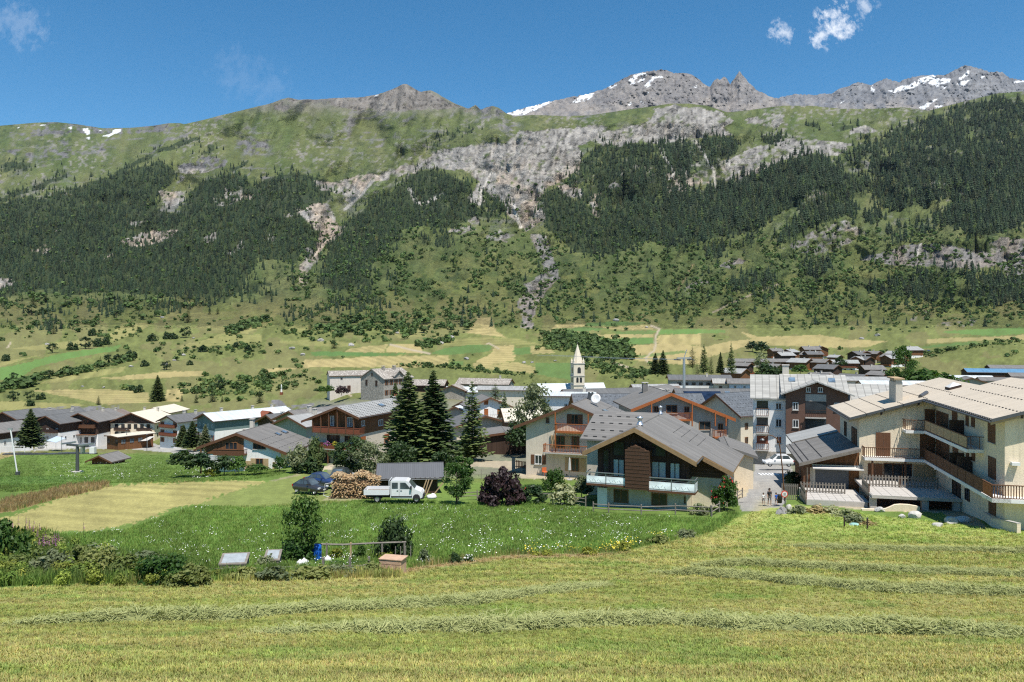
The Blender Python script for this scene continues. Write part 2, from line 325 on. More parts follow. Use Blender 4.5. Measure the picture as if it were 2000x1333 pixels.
ROCKS = [(.90, ZL('Z2', [(400, 520), (520, 450), (700, 420), (860, 410), (930, 350), (1060, 345), (1200, 330), (1340, 310), (1370, 340), (1300, 400), (1230, 430), (1260, 470), (1230, 540), (1150, 600), (1050, 650), (1030, 720), (1060, 800), (960, 850), (900, 780), (860, 720), (760, 640), (740, 720), (690, 710), (670, 680), (740, 600), (700, 560), (560, 540), (440, 530)])),
 (.8, ZL('Z2', [(30, 590), (160, 570), (240, 580), (330, 530), (420, 515), (430, 550), (300, 590), (210, 610), (100, 700), (60, 690)])),
 (.9, ZL('Z2', [(1300, 380), (1400, 350), (1550, 310), (1700, 270), (1794, 250), (1794, 390), (1650, 415), (1500, 405), (1350, 425)])),
 (.95, ZL('Z3', [(-60, 285), (0, 270), (130, 265), (250, 290), (330, 340), (280, 370), (330, 400), (130, 420), (0, 420), (-60, 420)])),
 (.8, ZL('Z3', [(260, 540), (380, 480), (560, 440), (750, 430), (900, 440), (850, 490), (790, 500), (680, 500), (560, 530), (420, 600), (300, 610)])),
 (.6, ZL('Z3', [(0, 560), (150, 540), (260, 600), (160, 650), (0, 660)])), (.75, ZL('Z3', [(370, 340), (500, 290), (580, 310), (540, 370), (430, 360)])),
 (.9, ZL('Z3', [(880, 390), (930, 360), (1000, 370), (1020, 395), (900, 405)])), (.7, ZL('Z3', [(450, 465), (560, 425), (640, 430), (560, 470)])),
 (.9, ZL('Z3', [(940, 1010), (1080, 950), (1240, 930), (1460, 950), (1620, 990), (1640, 1015), (1500, 1060), (1300, 1040), (1100, 1030)])),
 (.85, ZL('Z3', [(1560, 930), (1650, 900), (1900, 910), (1900, 1140), (1680, 1120), (1600, 1040)])),
 (.62, ZL('Z3', [(560, 960), (720, 860), (860, 820), (980, 870), (900, 910), (760, 990), (640, 975)])), (.9, ZL('Z3', [(250, 1040), (330, 1000), (390, 1010), (300, 1050)])),
 (.7, ZL('Z3', [(80, 1150), (190, 1090), (220, 1110), (120, 1180)])), (.6, ZL('Z3', [(1170, 1290), (1250, 1250), (1280, 1280), (1180, 1310)])), (.6, ZL('Z3', [(1290, 1320), (1480, 1290), (1580, 1300), (1400, 1333)])),
 (.6, ZL('Z3', [(1240, 650), (1300, 620), (1400, 620), (1300, 670)])), (.6, ZL('Z3', [(1350, 690), (1430, 670), (1500, 680), (1400, 700)])), (.5, ZL('Z3', [(680, 690), (760, 670), (800, 700), (700, 720)])),
 (.9, ZL('Z2', [(980, 860), (1060, 870), (1110, 1000), (1130, 1090), (1060, 1180), (1020, 1240), (990, 1333), (940, 1333), (930, 1220), (960, 1120), (1060, 1060), (1030, 960)])),
 (.75, ZL('Z2', [(770, 880), (840, 840), (900, 870), (870, 900), (780, 895)])), (.7, ZL('Z2', [(580, 850), (680, 820), (720, 850), (640, 860)])), (.8, ZL('Z2', [(670, 800), (730, 780), (740, 810), (680, 820)])),
 (.85, ZL('Z2', [(1120, 620), (1210, 615), (1260, 650), (1250, 690), (1180, 680)])), (.9, ZL('Z2', [(1380, 640), (1410, 600), (1450, 640)])), (.5, ZL('Z2', [(1400, 540), (1560, 515), (1690, 530), (1600, 570), (1420, 570)])),
 (.6, ZL('Z2', [(1660, 660), (1794, 600), (1794, 660)])), (.75, ZL('Z2', [(1290, 670), (1340, 650), (1330, 780), (1305, 770)])),
 (.95, ZL('Z1', [(1600, 720), (1660, 685), (1730, 680), (1780, 740), (1800, 800), (1840, 800), (1760, 880), (1700, 940), (1680, 880), (1700, 820), (1640, 770)])), (.6, ZL('Z1', [(1500, 730), (1600, 700), (1620, 740), (1520, 755)])),
 (.8, ZL('Z1', [(1640, 900), (1700, 920), (1660, 1010), (1620, 1110), (1570, 1140), (1600, 1010)])), (.8, ZL('Z1', [(1660, 540), (1800, 560), (1904, 540), (1904, 640), (1800, 620), (1700, 610)])),
 (.85, ZL('Z1', [(640, 870), (740, 830), (940, 810), (920, 850), (730, 915)])), (.95, ZL('Z1', [(1080, 850), (1150, 830), (1155, 870), (1090, 890)])), (.95, ZL('Z1', [(1190, 945), (1290, 865), (1295, 905), (1230, 945)])),
 (.7, ZL('Z1', [(160, 915), (270, 890), (265, 945), (170, 930)])), (.9, ZL('Z1', [(0, 1070), (90, 1085), (60, 1120), (-100, 1150), (-100, 1080)])), (.85, ZL('Z1', [(830, 610), (980, 610), (985, 650), (880, 700)])),
 (.7, ZL('Z1', [(1430, 850), (1470, 840), (1460, 880), (1425, 875)])), (.7, ZL('Z1', [(270, 820), (330, 805), (320, 835)])), (.6, ZL('Z1', [(320, 980), (380, 955), (380, 975)])), (.7, ZL('Z1', [(530, 970), (600, 945), (610, 965)])), (.55, ZL('Z1', [(680, 770), (800, 745), (790, 775), (700, 790)])),
 (.62, ZL('Z1', [(1060, 690), (1180, 600), (1280, 565), (1290, 640), (1220, 680)])), (.7, ZL('Z1', [(1180, 665), (1280, 625), (1390, 625), (1300, 660)])), (.75, ZL('Z1', [(930, 480), (1100, 425), (1230, 450), (1130, 500), (960, 525)])),
 (.62, ZL('Z1', [(1230, 340), (1400, 330), (1430, 380), (1340, 420), (1240, 380)])), (.6, ZL('Z1', [(330, 620), (390, 590), (370, 640)])),
 (.95, ZL('Z2', [(-60, 180), (0, 182), (200, 165), (350, 105), (440, 140), (640, 228), (560, 245), (500, 235), (330, 250), (120, 240), (0, 222), (-60, 200)])), (.7, ZL('Z1', [(1440, 165), (1520, 105), (1904, 100), (1904, 150), (1750, 130), (1600, 150), (1530, 180)])),
 (.7, ZL('Z2', [(660, 245), (720, 215), (800, 222), (880, 265), (740, 280)])),
 (.7, ZL('Z1', [(60, 300), (250, 275), (420, 250), (480, 270), (640, 270), (900, 240), (960, 250), (860, 300), (620, 310), (400, 300), (200, 310)])), (.5, ZL('Z1', [(0, 400), (120, 370), (350, 370), (680, 380), (420, 420), (150, 430)])), (.6, ZL('Z1', [(300, 345), (360, 330), (360, 360)]))]
def rockmask(px, py):
    wx = px+16*(fbm(px/22, py/22, 4, 3)-.5); wy = py+14*(fbm(px/22, py/22, 4, 8)-.5); r = np.zeros(px.shape)
    n = fbm(px/9, py/7, 4, 61)
    for d, poly in ROCKS: r = np.maximum(r, inpoly(wx, wy, poly)*np.clip((n-(1-d)*.85-.12)*6, 0, 1))
    return r
FOREST = [(.97, ZL('Z1', [(-900, 1000), (-900, 760), (-300, 740), (0, 690), (110, 650), (200, 655), (380, 590), (560, 540), (610, 520), (800, 470), (870, 455), (925, 500), (930, 545), (880, 600), (830, 650), (850, 720), (940, 720), (1000, 640), (1010, 610), (1100, 545), (1230, 515), (1350, 575), (1500, 520), (1620, 530), (1740, 560), (1780, 650), (1700, 690), (1640, 690), (1600, 720), (1640, 790), (1690, 880), (1670, 930), (1590, 940), (1590, 1000), (1480, 970), (1370, 960), (1310, 1080), (1270, 1150), (1080, 1230), (980, 1180), (700, 1150), (400, 1160), (250, 1120), (100, 1150), (0, 1180), (-300, 1250)])),
 (.9, ZL('Z1', [(720, 1250), (800, 1200), (980, 1180), (990, 1240), (850, 1255)])), (.7, ZL('Z1', [(590, 1250), (420, 1220), (430, 1190), (600, 1180), (700, 1200), (680, 1250)])),
 (.95, ZL('Z1', [(-300, 770), (0, 645), (200, 570), (360, 510), (360, 530), (200, 600), (0, 670), (-300, 800)])), (.85, ZL('Z1', [(570, 535), (700, 450), (850, 390), (930, 350), (1060, 318), (1060, 335), (930, 385), (860, 410), (720, 475), (600, 545)])),
 (.8, ZL('Z1', [(1060, 440), (1070, 400), (1110, 395), (1130, 430)])), (.9, ZL('Z1', [(1100, 360), (1130, 360), (1130, 395), (1100, 395)])), (.85, ZL('Z1', [(1210, 490), (1320, 435), (1320, 455), (1230, 505)])), (.55, ZL('Z1', [(-100, 470), (80, 450), (210, 480), (90, 500), (-100, 520)])),
 (.35, ZL('Z1', [(280, 500), (400, 480), (380, 520)])), (.93, ZL('Z2', [(390, 570), (540, 545), (700, 610), (680, 700), (740, 740), (860, 780), (700, 790), (560, 830), (440, 820), (330, 850), (345, 900), (250, 960), (210, 1010), (160, 1120), (0, 1150), (-60, 1120), (-40, 980), (0, 900), (80, 800), (200, 700), (360, 620)])),
 (.9, ZL('Z2', [(770, 640), (860, 720), (870, 770), (760, 720)])), (.75, ZL('Z2', [(1030, 680), (1150, 610), (1220, 560), (1240, 510), (1350, 420), (1500, 410), (1640, 430), (1794, 400), (1794, 880), (1700, 930), (1540, 900), (1400, 970), (1220, 960), (1060, 830)])),
 (.95, ZL('Z2', [(1040, 770), (1150, 700), (1290, 760), (1500, 720), (1794, 680), (1794, 900), (1700, 930), (1540, 900), (1400, 970), (1220, 960), (1060, 830)])),
 (.45, ZL('Z3', [(0, 440), (130, 430), (330, 410), (340, 480), (200, 560), (0, 560)])), (.8, ZL('Z3', [(150, 460), (250, 420), (350, 430), (340, 500), (200, 540)])),
 (.96, ZL('Z3', [(0, 690), (150, 690), (300, 630), (420, 600), (560, 540), (700, 500), (790, 510), (830, 570), (920, 600), (1000, 640), (960, 680), (880, 690), (820, 690), (750, 660), (680, 690), (620, 760), (560, 780), (480, 820), (400, 880), (200, 900), (80, 940), (0, 950)])),
 (.74, ZL('Z3', [(960, 530), (1010, 480), (1100, 380), (1300, 310), (1460, 250), (1590, 240), (1728, 255), (2300, 230), (2300, 860), (1728, 840), (1660, 860), (1600, 890), (1500, 880), (1290, 830), (1310, 770), (1420, 730), (1340, 700), (1200, 750), (1100, 760), (1030, 740), (1000, 680), (1000, 600)])),
 (.9, ZL('Z3', [(1340, 500), (1728, 440), (2300, 420), (2300, 600), (1728, 600), (1500, 570), (1300, 580)])), (.9, ZL('Z3', [(1310, 780), (1500, 740), (1728, 700), (1728, 820), (1500, 870), (1300, 820)])),
 (.75, ZL('Z3', [(680, 760), (760, 700), (900, 710), (920, 780), (800, 810), (680, 850), (560, 930), (540, 910)])), (.7, ZL('Z3', [(960, 770), (1040, 770), (1030, 830), (950, 850)])), (.8, ZL('Z3', [(200, 1000), (220, 930), (270, 930), (270, 990)])), (.6, ZL('Z3', [(340, 960), (420, 880), (440, 920), (380, 960)])),
 (.6, ZL('Z3', [(980, 1130), (1200, 1090), (1320, 1100), (1280, 1210), (1140, 1180), (1000, 1180)])), (.75, ZL('Z3', [(1440, 1130), (1560, 1080), (1700, 1100), (2000, 1130), (2000, 1220), (1560, 1215), (1440, 1190)])), (.6, ZL('Z3', [(1310, 1050), (1480, 1040), (1500, 1090), (1330, 1080)])),
 (.6, ZL('Z3', [(1100, 850), (1240, 830), (1300, 870), (1200, 900), (1080, 940)])), (.6, ZL('Z3', [(330, 1120), (520, 1060), (540, 1110), (320, 1200)])), (.5, ZL('Z3', [(430, 1200), (560, 1150), (570, 1200), (440, 1240)])), (.6, ZL('Z3', [(670, 1080), (690, 1030), (780, 1040), (760, 1090)])), (.6, ZL('Z3', [(680, 360), (700, 340), (740, 350), (740, 380)])),
 (.7, ZL('Z3', [(800, 390), (900, 340), (930, 330), (900, 380)])), (.6, ZL('Z3', [(450, 440), (500, 410), (620, 405), (640, 440), (560, 470)])), (.55, ZL('Z3', [(960, 540), (850, 560), (860, 500), (960, 440), (1100, 400), (1060, 520)])),
 (.6, ZL('Z2', [(480, 410), (560, 370), (640, 345), (720, 330), (640, 380), (540, 430), (470, 470)])), (.5, ZL('Z2', [(440, 870), (560, 870), (640, 900), (560, 930), (440, 910)])), (.6, ZL('Z2', [(130, 1300), (150, 1190), (270, 1180), (260, 1280)])), (.8, ZL('Z2', [(150, 1170), (160, 1080), (190, 1080), (190, 1180)])), (.5, ZL('Z2', [(250, 1120), (260, 1050), (340, 1090), (320, 1140)])),
 (.6, ZL('Z1', [(1310, 1210), (1320, 1080), (1440, 1090), (1440, 1190)])), (.45, ZL('Z1', [(1430, 1060), (1500, 990), (1590, 1000), (1560, 1090)])), (.5, ZL('Z1', [(1460, 1290), (1520, 1220), (1760, 1180), (1904, 1150), (1904, 1250), (1700, 1280)])), (.5, ZL('Z1', [(0, 1210), (70, 1190), (100, 1230), (0, 1230)])), (.6, ZL('Z1', [(0, 1330), (0, 1290), (120, 1270), (100, 1310)])), (.6, ZL('Z1', [(150, 1400), (220, 1290), (380, 1200), (400, 1240), (250, 1400)]))]
def forestmask(px, py):
    wx = px+15*(fbm(px/26, py/26, 3, 13)-.5); wy = py+12*(fbm(px/26, py/26, 3, 18)-.5); r = np.zeros(px.shape); n = fbm(px/15, py/12, 3, 77)
    for d, poly in FOREST: r = np.maximum(r, inpoly(wx, wy, poly)*np.clip((n-(1-d)*.8-.05)*6, 0, 1))
    return r

# land cover colours (albedo)
ALP = np.array((.092, .128, .040)); ALP2 = np.array((.150, .160, .066)); SCR = np.array((.092, .118, .04)); UND = np.array((.035, .052, .022))
ROCK = np.array((.33, .31, .285)); ROCK2 = np.array((.46, .37, .29)); ROCKD = np.array((.15, .145, .145)); TAN = np.array((.355, .285, .13)); TAN2 = np.array((.255, .235, .09))
GRN = np.array((.11, .195, .052)); GRN2 = np.array((.088, .158, .046)); OLV = np.array((.150, .165, .052)); BRN = np.array((.165, .132, .066)); MOW = np.array((.265, .285, .078)); MOWY = np.array((.385, .335, .13)); MEA = np.array((.114, .172, .038)); ROAD = np.array((.30, .29, .275)); DIRT = np.array((.36, .30, .215)); SNOW = np.array((.82, .83, .85))
FIELDS = [  # (colour, amount, stripe period in metres, stripe bearing in degrees, outline)
 (GRN, 1, 0, 0, ZL('Z4', [(-500, 540), (0, 455), (130, 430), (330, 375), (680, 325), (640, 360), (400, 400), (200, 450), (100, 510), (0, 525), (-500, 600)])),
 (TAN2, .9, 9, 60, ZL('Z4', [(600, 285), (690, 200), (850, 205), (800, 240), (640, 305)])), (TAN2, .8, 0, 0, ZL('Z4', [(60, 345), (430, 300), (600, 300), (560, 320), (400, 345), (200, 355)])), (TAN2, .8, 0, 0, ZL('Z4', [(-300, 450), (0, 425), (250, 375), (140, 405), (0, 450)])),
 (TAN, .85, 0, 0, ZL('Z4', [(560, 512), (880, 480), (1160, 470), (1130, 497), (700, 520)])), (TAN2, .7, 8, 20, ZL('Z4', [(200, 540), (420, 490), (700, 445), (690, 475), (500, 512), (300, 535)])), (TAN, .7, 9, 75, ZL('Z4', [(170, 580), (560, 570), (830, 590), (840, 650), (560, 655), (350, 610)])),
 (TAN, .8, 7, 20, ZL('Z4', [(930, 580), (1040, 565), (1005, 642), (920, 642)])), (TAN2, .9, 0, 0, ZL('Z4', [(-100, 640), (120, 640), (500, 660), (300, 690), (-100, 690)])), (TAN2, .6, 0, 0, ZL('Z4', [(1130, 300), (1290, 240), (1310, 255), (1120, 312)])), (TAN2, .9, 0, 0, ZL('Z4', [(1330, 262), (1480, 190), (1545, 110), (1560, 130), (1520, 195), (1380, 265)])),
 (TAN2, .6, 10, 70, ZL('Z4', [(1000, 330), (1280, 270), (1460, 270), (1460, 310), (1200, 330), (1010, 350)])), (TAN2, .55, 8, 40, ZL('Z4', [(1590, 250), (1640, 215), (1740, 215), (1730, 250)])), (TAN2, .5, 9, 90, ZL('Z4', [(1000, 230), (1270, 215), (1440, 180), (1470, 190), (1260, 245)])), (TAN2, .5, 0, 0, ZL('Z4', [(850, 150), (1000, 150), (1480, 130), (1490, 160), (1100, 180), (900, 190)])),
 (GRN2, 1, 0, 0, ZL('Z4', [(1735, 365), (2100, 368), (2100, 390), (1740, 387)])), (TAN, .85, 11, 10, ZL('Z4', [(1470, 460), (1660, 450), (1700, 410), (2100, 395), (2100, 445), (1700, 452), (1490, 482)])), (TAN2, .5, 0, 0, ZL('Z4', [(1520, 310), (1700, 300), (2000, 310), (2000, 340), (1700, 330)])),
 (TAN, .85, 9, 85, ZL('Z5', [(830, 240), (890, 160), (960, 163), (985, 235), (1045, 268), (900, 250)])), (GRN2, .9, 0, 0, ZL('Z5', [(640, 345), (750, 315), (900, 300), (968, 308), (950, 340), (700, 357)])), (TAN, .9, 0, 0, ZL('Z5', [(430, 302), (600, 300), (605, 348), (410, 342)])), (TAN, .7, 8, 30, ZL('Z5', [(230, 322), (420, 300), (400, 345), (190, 342)])),
 (GRN2, .95, 0, 0, ZL('Z5', [(20, 345), (60, 338), (330, 345), (560, 350), (400, 362), (40, 360)])), (TAN, .75, 9, 30, ZL('Z5', [(0, 395), (300, 365), (740, 360), (740, 400), (560, 422), (0, 420)])), (TAN, .9, 10, 88, ZL('Z5', [(980, 308), (1080, 303), (1085, 385), (870, 422), (860, 400), (960, 350)])), (GRN2, .9, 0, 0, ZL('Z5', [(1082, 320), (1160, 318), (1165, 350), (1068, 358)])),
 (TAN, .7, 8, 88, ZL('Z5', [(1162, 310), (1260, 315), (1290, 347), (1166, 350)])), (TAN, .7, 9, 60, ZL('Z5', [(860, 422), (1080, 392), (1190, 420), (1190, 455), (960, 432)])), (GRN2, .8, 0, 0, ZL('Z5', [(1192, 400), (1380, 398), (1390, 490), (1190, 458)])), (GRN2, .8, 0, 0, ZL('Z5', [(735, 402), (770, 390), (812, 392), (810, 410), (740, 412)])),
 (TAN2, .6, 9, 80, ZL('Z5', [(640, 290), (860, 265), (1080, 270), (1240, 305), (980, 300), (700, 310)])), (TAN2, .6, 9, 20, ZL('Z5', [(440, 235), (600, 230), (620, 260), (480, 270)])), (TAN2, .5, 0, 0, ZL('Z5', [(360, 215), (640, 195), (660, 215), (420, 240)])),
 (TAN, .8, 0, 0, ZL('Z5', [(1290, 200), (1440, 195), (1440, 212), (1260, 235)])), (GRN2, .9, 0, 0, ZL('Z5', [(1450, 187), (1650, 183), (1760, 190), (1700, 202), (1450, 207)])), (GRN2, .9, 0, 0, ZL('Z5', [(1270, 222), (1430, 211), (1590, 222), (1430, 236)])), (TAN, .9, 0, 0, ZL('Z5', [(1520, 212), (1770, 203), (1810, 222), (1600, 226)])),
 (GRN2, .7, 0, 0, ZL('Z5', [(1590, 235), (1800, 228), (1805, 248), (1620, 250)])), (TAN, .8, 0, 0, ZL('Z5', [(1400, 252), (1800, 248), (1805, 268), (1480, 278)])), (GRN2, .95, 0, 0, ZL('Z5', [(1480, 286), (1600, 270), (1800, 265), (1812, 298), (1560, 307)])), (TAN, .8, 9, 85, ZL('Z5', [(1830, 255), (2050, 245), (2050, 305), (1822, 305)])),
 (TAN, .9, 0, 0, ZL('Z5', [(1600, 312), (1812, 300), (2050, 308), (2050, 410), (1850, 400), (1650, 378)])), (GRN2, .8, 0, 0, ZL('Z5', [(1690, 362), (1800, 350), (1950, 333), (1985, 345), (1750, 372)])), (GRN, .8, 0, 0, ZL('Z5', [(1840, 225), (2050, 220), (2050, 245), (1830, 248)])),
 (TAN, .85, 0, 0, ZL('K', [(540, 20), (640, 48), (960, 38), (1100, 62), (1300, 70), (1200, 100), (1000, 105), (700, 90), (480, 110), (480, 70), (600, 60)])), (GRN2, .8, 0, 0, ZL('K', [(1450, 102), (1560, 88), (1750, 73), (1775, 84), (1500, 107)])), (GRN, .9, 0, 0, ZL('K', [(1600, 18), (1800, 8), (2400, -20), (2400, 20), (2000, 30), (1850, 45), (1590, 28)])), (TAN, .7, 0, 0, ZL('K', [(1500, 60), (1800, 48), (2400, 20), (2400, 60), (1780, 66), (1500, 84)])),
 (GRN, .8, 0, 0, ZL('K', [(60, 22), (300, 10), (460, 12), (470, 28), (200, 35)])), (GRN, .8, 0, 0, ZL('K', [(0, 60), (90, 52), (90, 78), (0, 84)])), (TAN, .8, 0, 0, ZL('K', [(480, 75), (560, 95), (520, 115), (380, 150), (280, 150), (300, 110)])),
]
def infield(px, py):
    r = np.zeros(px.shape, bool)
    for f in FIELDS: r |= inpoly(px, py, f[4])
    return r
def landcover(px, py, D, X, Y):
    n1 = fbm(px/60, py/40, 4, 101)[..., None]; n2 = fbm(px/12, py/9, 4, 111)[..., None]; n3 = fbm(px/4, py/3, 3, 121)[..., None]
    col = ALP*(1-n1)+ALP2*n1; col = col*(.78+.5*n2)
    low = np.clip((py-440)/110, 0, 1)[..., None]*np.clip((px-560)/160, 0, 1)[..., None]          # scrub on the lower slopes
    scr = SCR*(.6+.7*n2)+np.array((.05, .04, .012))*(n1 > .56); col = col*(1-low)+scr*low
    zone = np.clip((fbm(px/80, py/50, 3, 131)-.42)*5, 0, 1); spk = np.clip((fbm(px/6, py/4, 3, 133)-.60)*12, 0, 1)*zone*np.clip((450-py)/80, 0, 1); col = col*(1-.75*spk[..., None])+ROCK*.85*.75*spk[..., None]
    jun = np.clip((fbm(px/8, py/5, 4, 135)-.56)*10, 0, 1)*np.clip((fbm(px/90, py/60, 3, 137)-.40)*5, 0, 1); col = col*(1-.55*jun[..., None])+UND*1.25*.55*jun[..., None]
    oc = np.clip((ridged(px/26+py/50, py/14, 4, 191)-.70)*9, 0, 1)[..., None]*np.clip((fbm(px/70, py/45, 3, 195)-.45)*6, 0, 1)[..., None]*np.clip((470-py)/60, 0, 1)[..., None]; col = col*(1-.8*oc)+ROCKD*1.25*(.7+.7*n3)*.8*oc
    vg = np.clip((fbm(px/18+py/60, py/50, 4, 199)-.5)*4, -1, 1)[..., None]; col = col*(1+.22*vg*np.array((.9, .6, .9)))
    hi = np.clip((232-py+30*(n2[..., 0]-.5))/26, 0, 1)[..., None]*np.clip((px-380)/150, 0, 1)[..., None]*np.clip((1000-px)/60, 0, 1)[..., None]; col = col*(1-.75*hi)+np.array((.21, .195, .172))*(.6+.8*n2)*.75*hi
    f = forestmask(px, py)[..., None]; col = col*(1-.85*f)+UND*(.7+.6*n2)*.85*f
    # valley floor: terraces, banks, fields
    v = np.clip((py-575+20*(n1[..., 0]-.5))/30, 0, 1)[..., None]; olv = OLV*(.66+.6*n1)*(.66+.68*n2)*(.72+.56*n3); olv = olv*(1-.45*(n1 > .55))+BRN*.45*(n1 > .55); col = col*(1-v*.9)+olv*v*.9
    wx = px+3*(n2[..., 0]-.5); wy = py+2*(n2[..., 0]-.5)
    for c, a, per, ang, poly in FIELDS:
        m = inpoly(wx+4*(n3[..., 0]-.5), wy+2.5*(n3[..., 0]-.5), poly)[..., None]*a*np.clip(.55+.8*n2, 0, .95)
        if not np.any(m): continue
        cc = c*(.88+.24*n2)
        if per: cc = cc*(1+.16*np.sin((X*math.cos(R(ang))+Y*math.sin(R(ang)))*2*math.pi/per))[..., None]
        col = col*(1-m)+cc*m
    r = rockmask(px, py)[..., None]
    pink = np.clip((fbm(px/45, py/35, 3, 141)-.48)*7, 0, 1)[..., None]*np.clip((py-300)/60, 0, 1)[..., None]; dk = (np.clip((py-440)/40, 0, 1)*(px > 900)*.55)[..., None]
    rc = (ROCK*(1-pink*.75)+ROCK2*pink*.75)*(.3+1.3*fbm(px/5, py/8, 4, 151)[..., None]); rc = rc*(1-dk)+ROCKD*dk*(.7+.7*n2)
    dk2 = (((px < 540) & (py < 330)) | ((px > 880) & (px < 1000) & (py < 240)))[..., None]; rc = np.where(dk2, ROCKD*(.8+.7*n2), rc); dk3 = ((px > 540) & (px < 930) & (py < 235))[..., None]; rc = np.where(dk3, np.array((.225, .205, .185))*(.55+.9*n2), rc)
    crk = np.clip((ridged(px/6+py/22, py/17, 4, 157)-.74)*7, 0, 1)[..., None]; rc = rc*(1-.75*crk)
    col = col*(1-r)+rc*r
    for pts, w, c in ((ZL('Z3', [(140, 430), (180, 490), (230, 570), (245, 670)]), 2.2, ROCK*1.5), (ZL('Z2', [(1640, 420), (1660, 480), (1705, 540), (1700, 590)]), 2, ROCK*1.5), (ZL('Z2', [(905, 715), (920, 770), (940, 830)]), 2.8, ROCK*2), (ZL('Z2', [(790, 560), (745, 650), (738, 715)]), 1.5, ROCK*1.7),
                      (ZL('Z2', [(385, 640), (420, 710), (460, 715), (545, 665)]), 3, ROCK*1.3), (ZL('Z3', [(20, 540), (40, 590), (20, 620)]), 2, ROCK*1.5), (ZL('Z3', [(1210, 1000), (1230, 930)]), 2, ROCK*1.4), (ZL('Z3', [(50, 1170), (130, 1030)]), 2, BRN*1.3), (ZL('Z3', [(230, 1260), (330, 1210), (550, 1120)]), 1.6, DIRT*.8), (ZL('Z2', [(200, 600), (150, 660), (60, 740)]), 3, ROCK*1.2),
                      (ZL('Z5', [(430, 302), (540, 330), (640, 350)]), 1.6, DIRT), (ZL('Z5', [(1770, 390), (1765, 370), (1810, 330), (1815, 260), (1835, 220), (1790, 205)]), 2, DIRT), (ZL('Z5', [(1600, 398), (1680, 425), (1745, 452)]), 1.8, DIRT), (ZL('Z4', [(40, 340), (60, 315)]), 1.5, DIRT), (ZL('Z4', [(1900, 565), (1960, 610)]), 1.5, DIRT), (ZL('Z5', [(930, 300), (945, 295), (1000, 325)]), 1.2, DIRT)):
        m = (np.clip(1.5-nearline(wx, wy, pts)/w, 0, 1))[..., None]; col = col*(1-m)+c*m
    sn = np.zeros(px.shape, bool)
    for poly in (ZL('Z1', [(440, 280), (470, 275), (480, 300), (465, 310)]), ZL('Z1', [(550, 316), (590, 300), (610, 280), (640, 278), (640, 295), (600, 308), (580, 320)]), ZL('Z1', [(205, 258), (235, 252), (240, 260)]), ZL('Z1', [(85, 270), (105, 266), (105, 273)]), ZL('Z1', [(365, 270), (385, 262), (380, 285)]), ZL('Z1', [(520, 288), (540, 284), (538, 292)]), ZL('Z1', [(455, 325), (478, 318), (470, 334)]), ZL('Z2', [(190, 175), (225, 165), (222, 172)])):
        sn |= inpoly(wx, wy, poly)
    col = np.where(sn[..., None], SNOW, col)
    rub = (inpoly(wx, wy, ZL('Z4', [(200, 690), (300, 668), (470, 672), (660, 660), (670, 690), (500, 720), (220, 720)])) | inpoly(wx, wy, ZL('B', [(690, 200), (800, 200), (860, 250), (1120, 225), (1110, 260), (880, 300), (740, 330), (670, 310)])))[..., None]*np.clip((n2-.38)*6, 0, 1)
    col = col*(1-rub)+ROCKD*(.6+.9*n3)*rub
    # village ground
    vil = (np.clip((py-778-8*(n2[..., 0]-.5))/10, 0, 1)*np.clip((px-590)/40, 0, 1)*(py < 935))[..., None]; col = col*(1-.5*vil)+ROAD*.75*.5*vil
    # near meadows
    g = np.clip((py-884-6*(n2[..., 0]-.5))/5, 0, 1)*(px < 640); near = np.maximum(g, np.clip((py-925)/20, 0, 1))[..., None]
    mg = MEA*(.75+.6*n1)*(.85+.35*n2); col = col*(1-near)+mg*near
    def lay(poly, c, a=1.0, wob=5):
        nonlocal col
        m = inpoly(px+wob*(n2[..., 0]-.5)*2, py+wob*.5*(n3[..., 0]-.5)*2, poly)[..., None]*a; col = col*(1-m)+c*(.85+.3*n2)*m
    lay(ZL('A', [(-800, 880), (0, 830), (300, 815), (900, 820), (1000, 840), (500, 880), (0, 900), (-800, 1000)]), GRN*1.05, .5)
    lay(ZL('N', [(-400, 200), (0, 95), (130, 50), (300, 20), (480, 8), (485, 22), (330, 60), (200, 95), (60, 135), (0, 140)]), np.array((.27, .19, .095)), .85)
    hay = np.array((.325, .29, .11))*(1+.16*np.sin((Y*.95+X*.32)*2*math.pi/4.3+2.5*fbm(X/14, Y/14, 2, 9))*(fbm(X/20, Y/6, 3, 8)*1.6-.2))[..., None]*(.72+.5*n1)*(.85+.3*n3)
    m = inpoly(px+8*(n2[..., 0]-.5)+26*(n3[..., 0]-.5), py+3*(n2[..., 0]-.5)+9*(n3[..., 0]-.5), ZL('N', [(-400, 260), (60, 150), (330, 62), (470, 26), (600, 8), (900, 2), (1140, -4), (1160, 4), (1060, 30), (930, 75), (860, 98), (760, 110), (690, 150), (560, 185), (420, 215), (250, 220), (-400, 330)]))[..., None]; col = col*(1-m)+hay*m
    lay(ZL('N', [(1160, 2), (1300, -40), (1420, -40), (1600, 70), (1500, 95), (1250, 110), (1030, 118), (860, 98), (930, 75), (1060, 30)]), OLV*1.05+MEA*.25, .95)
    lay(ZL('B', [(1150, 1130), (1330, 1090), (1560, 1100), (1560, 1130), (1250, 1140)]), DIRT, .5); lay(ZL('B', [(700, 940), (960, 880), (1000, 890), (730, 950)]), DIRT*.8, .5, 2); lay(ZL('B', [(1160, 830), (1290, 800), (1290, 850), (1170, 860)]), DIRT*1.3, .9, 2)
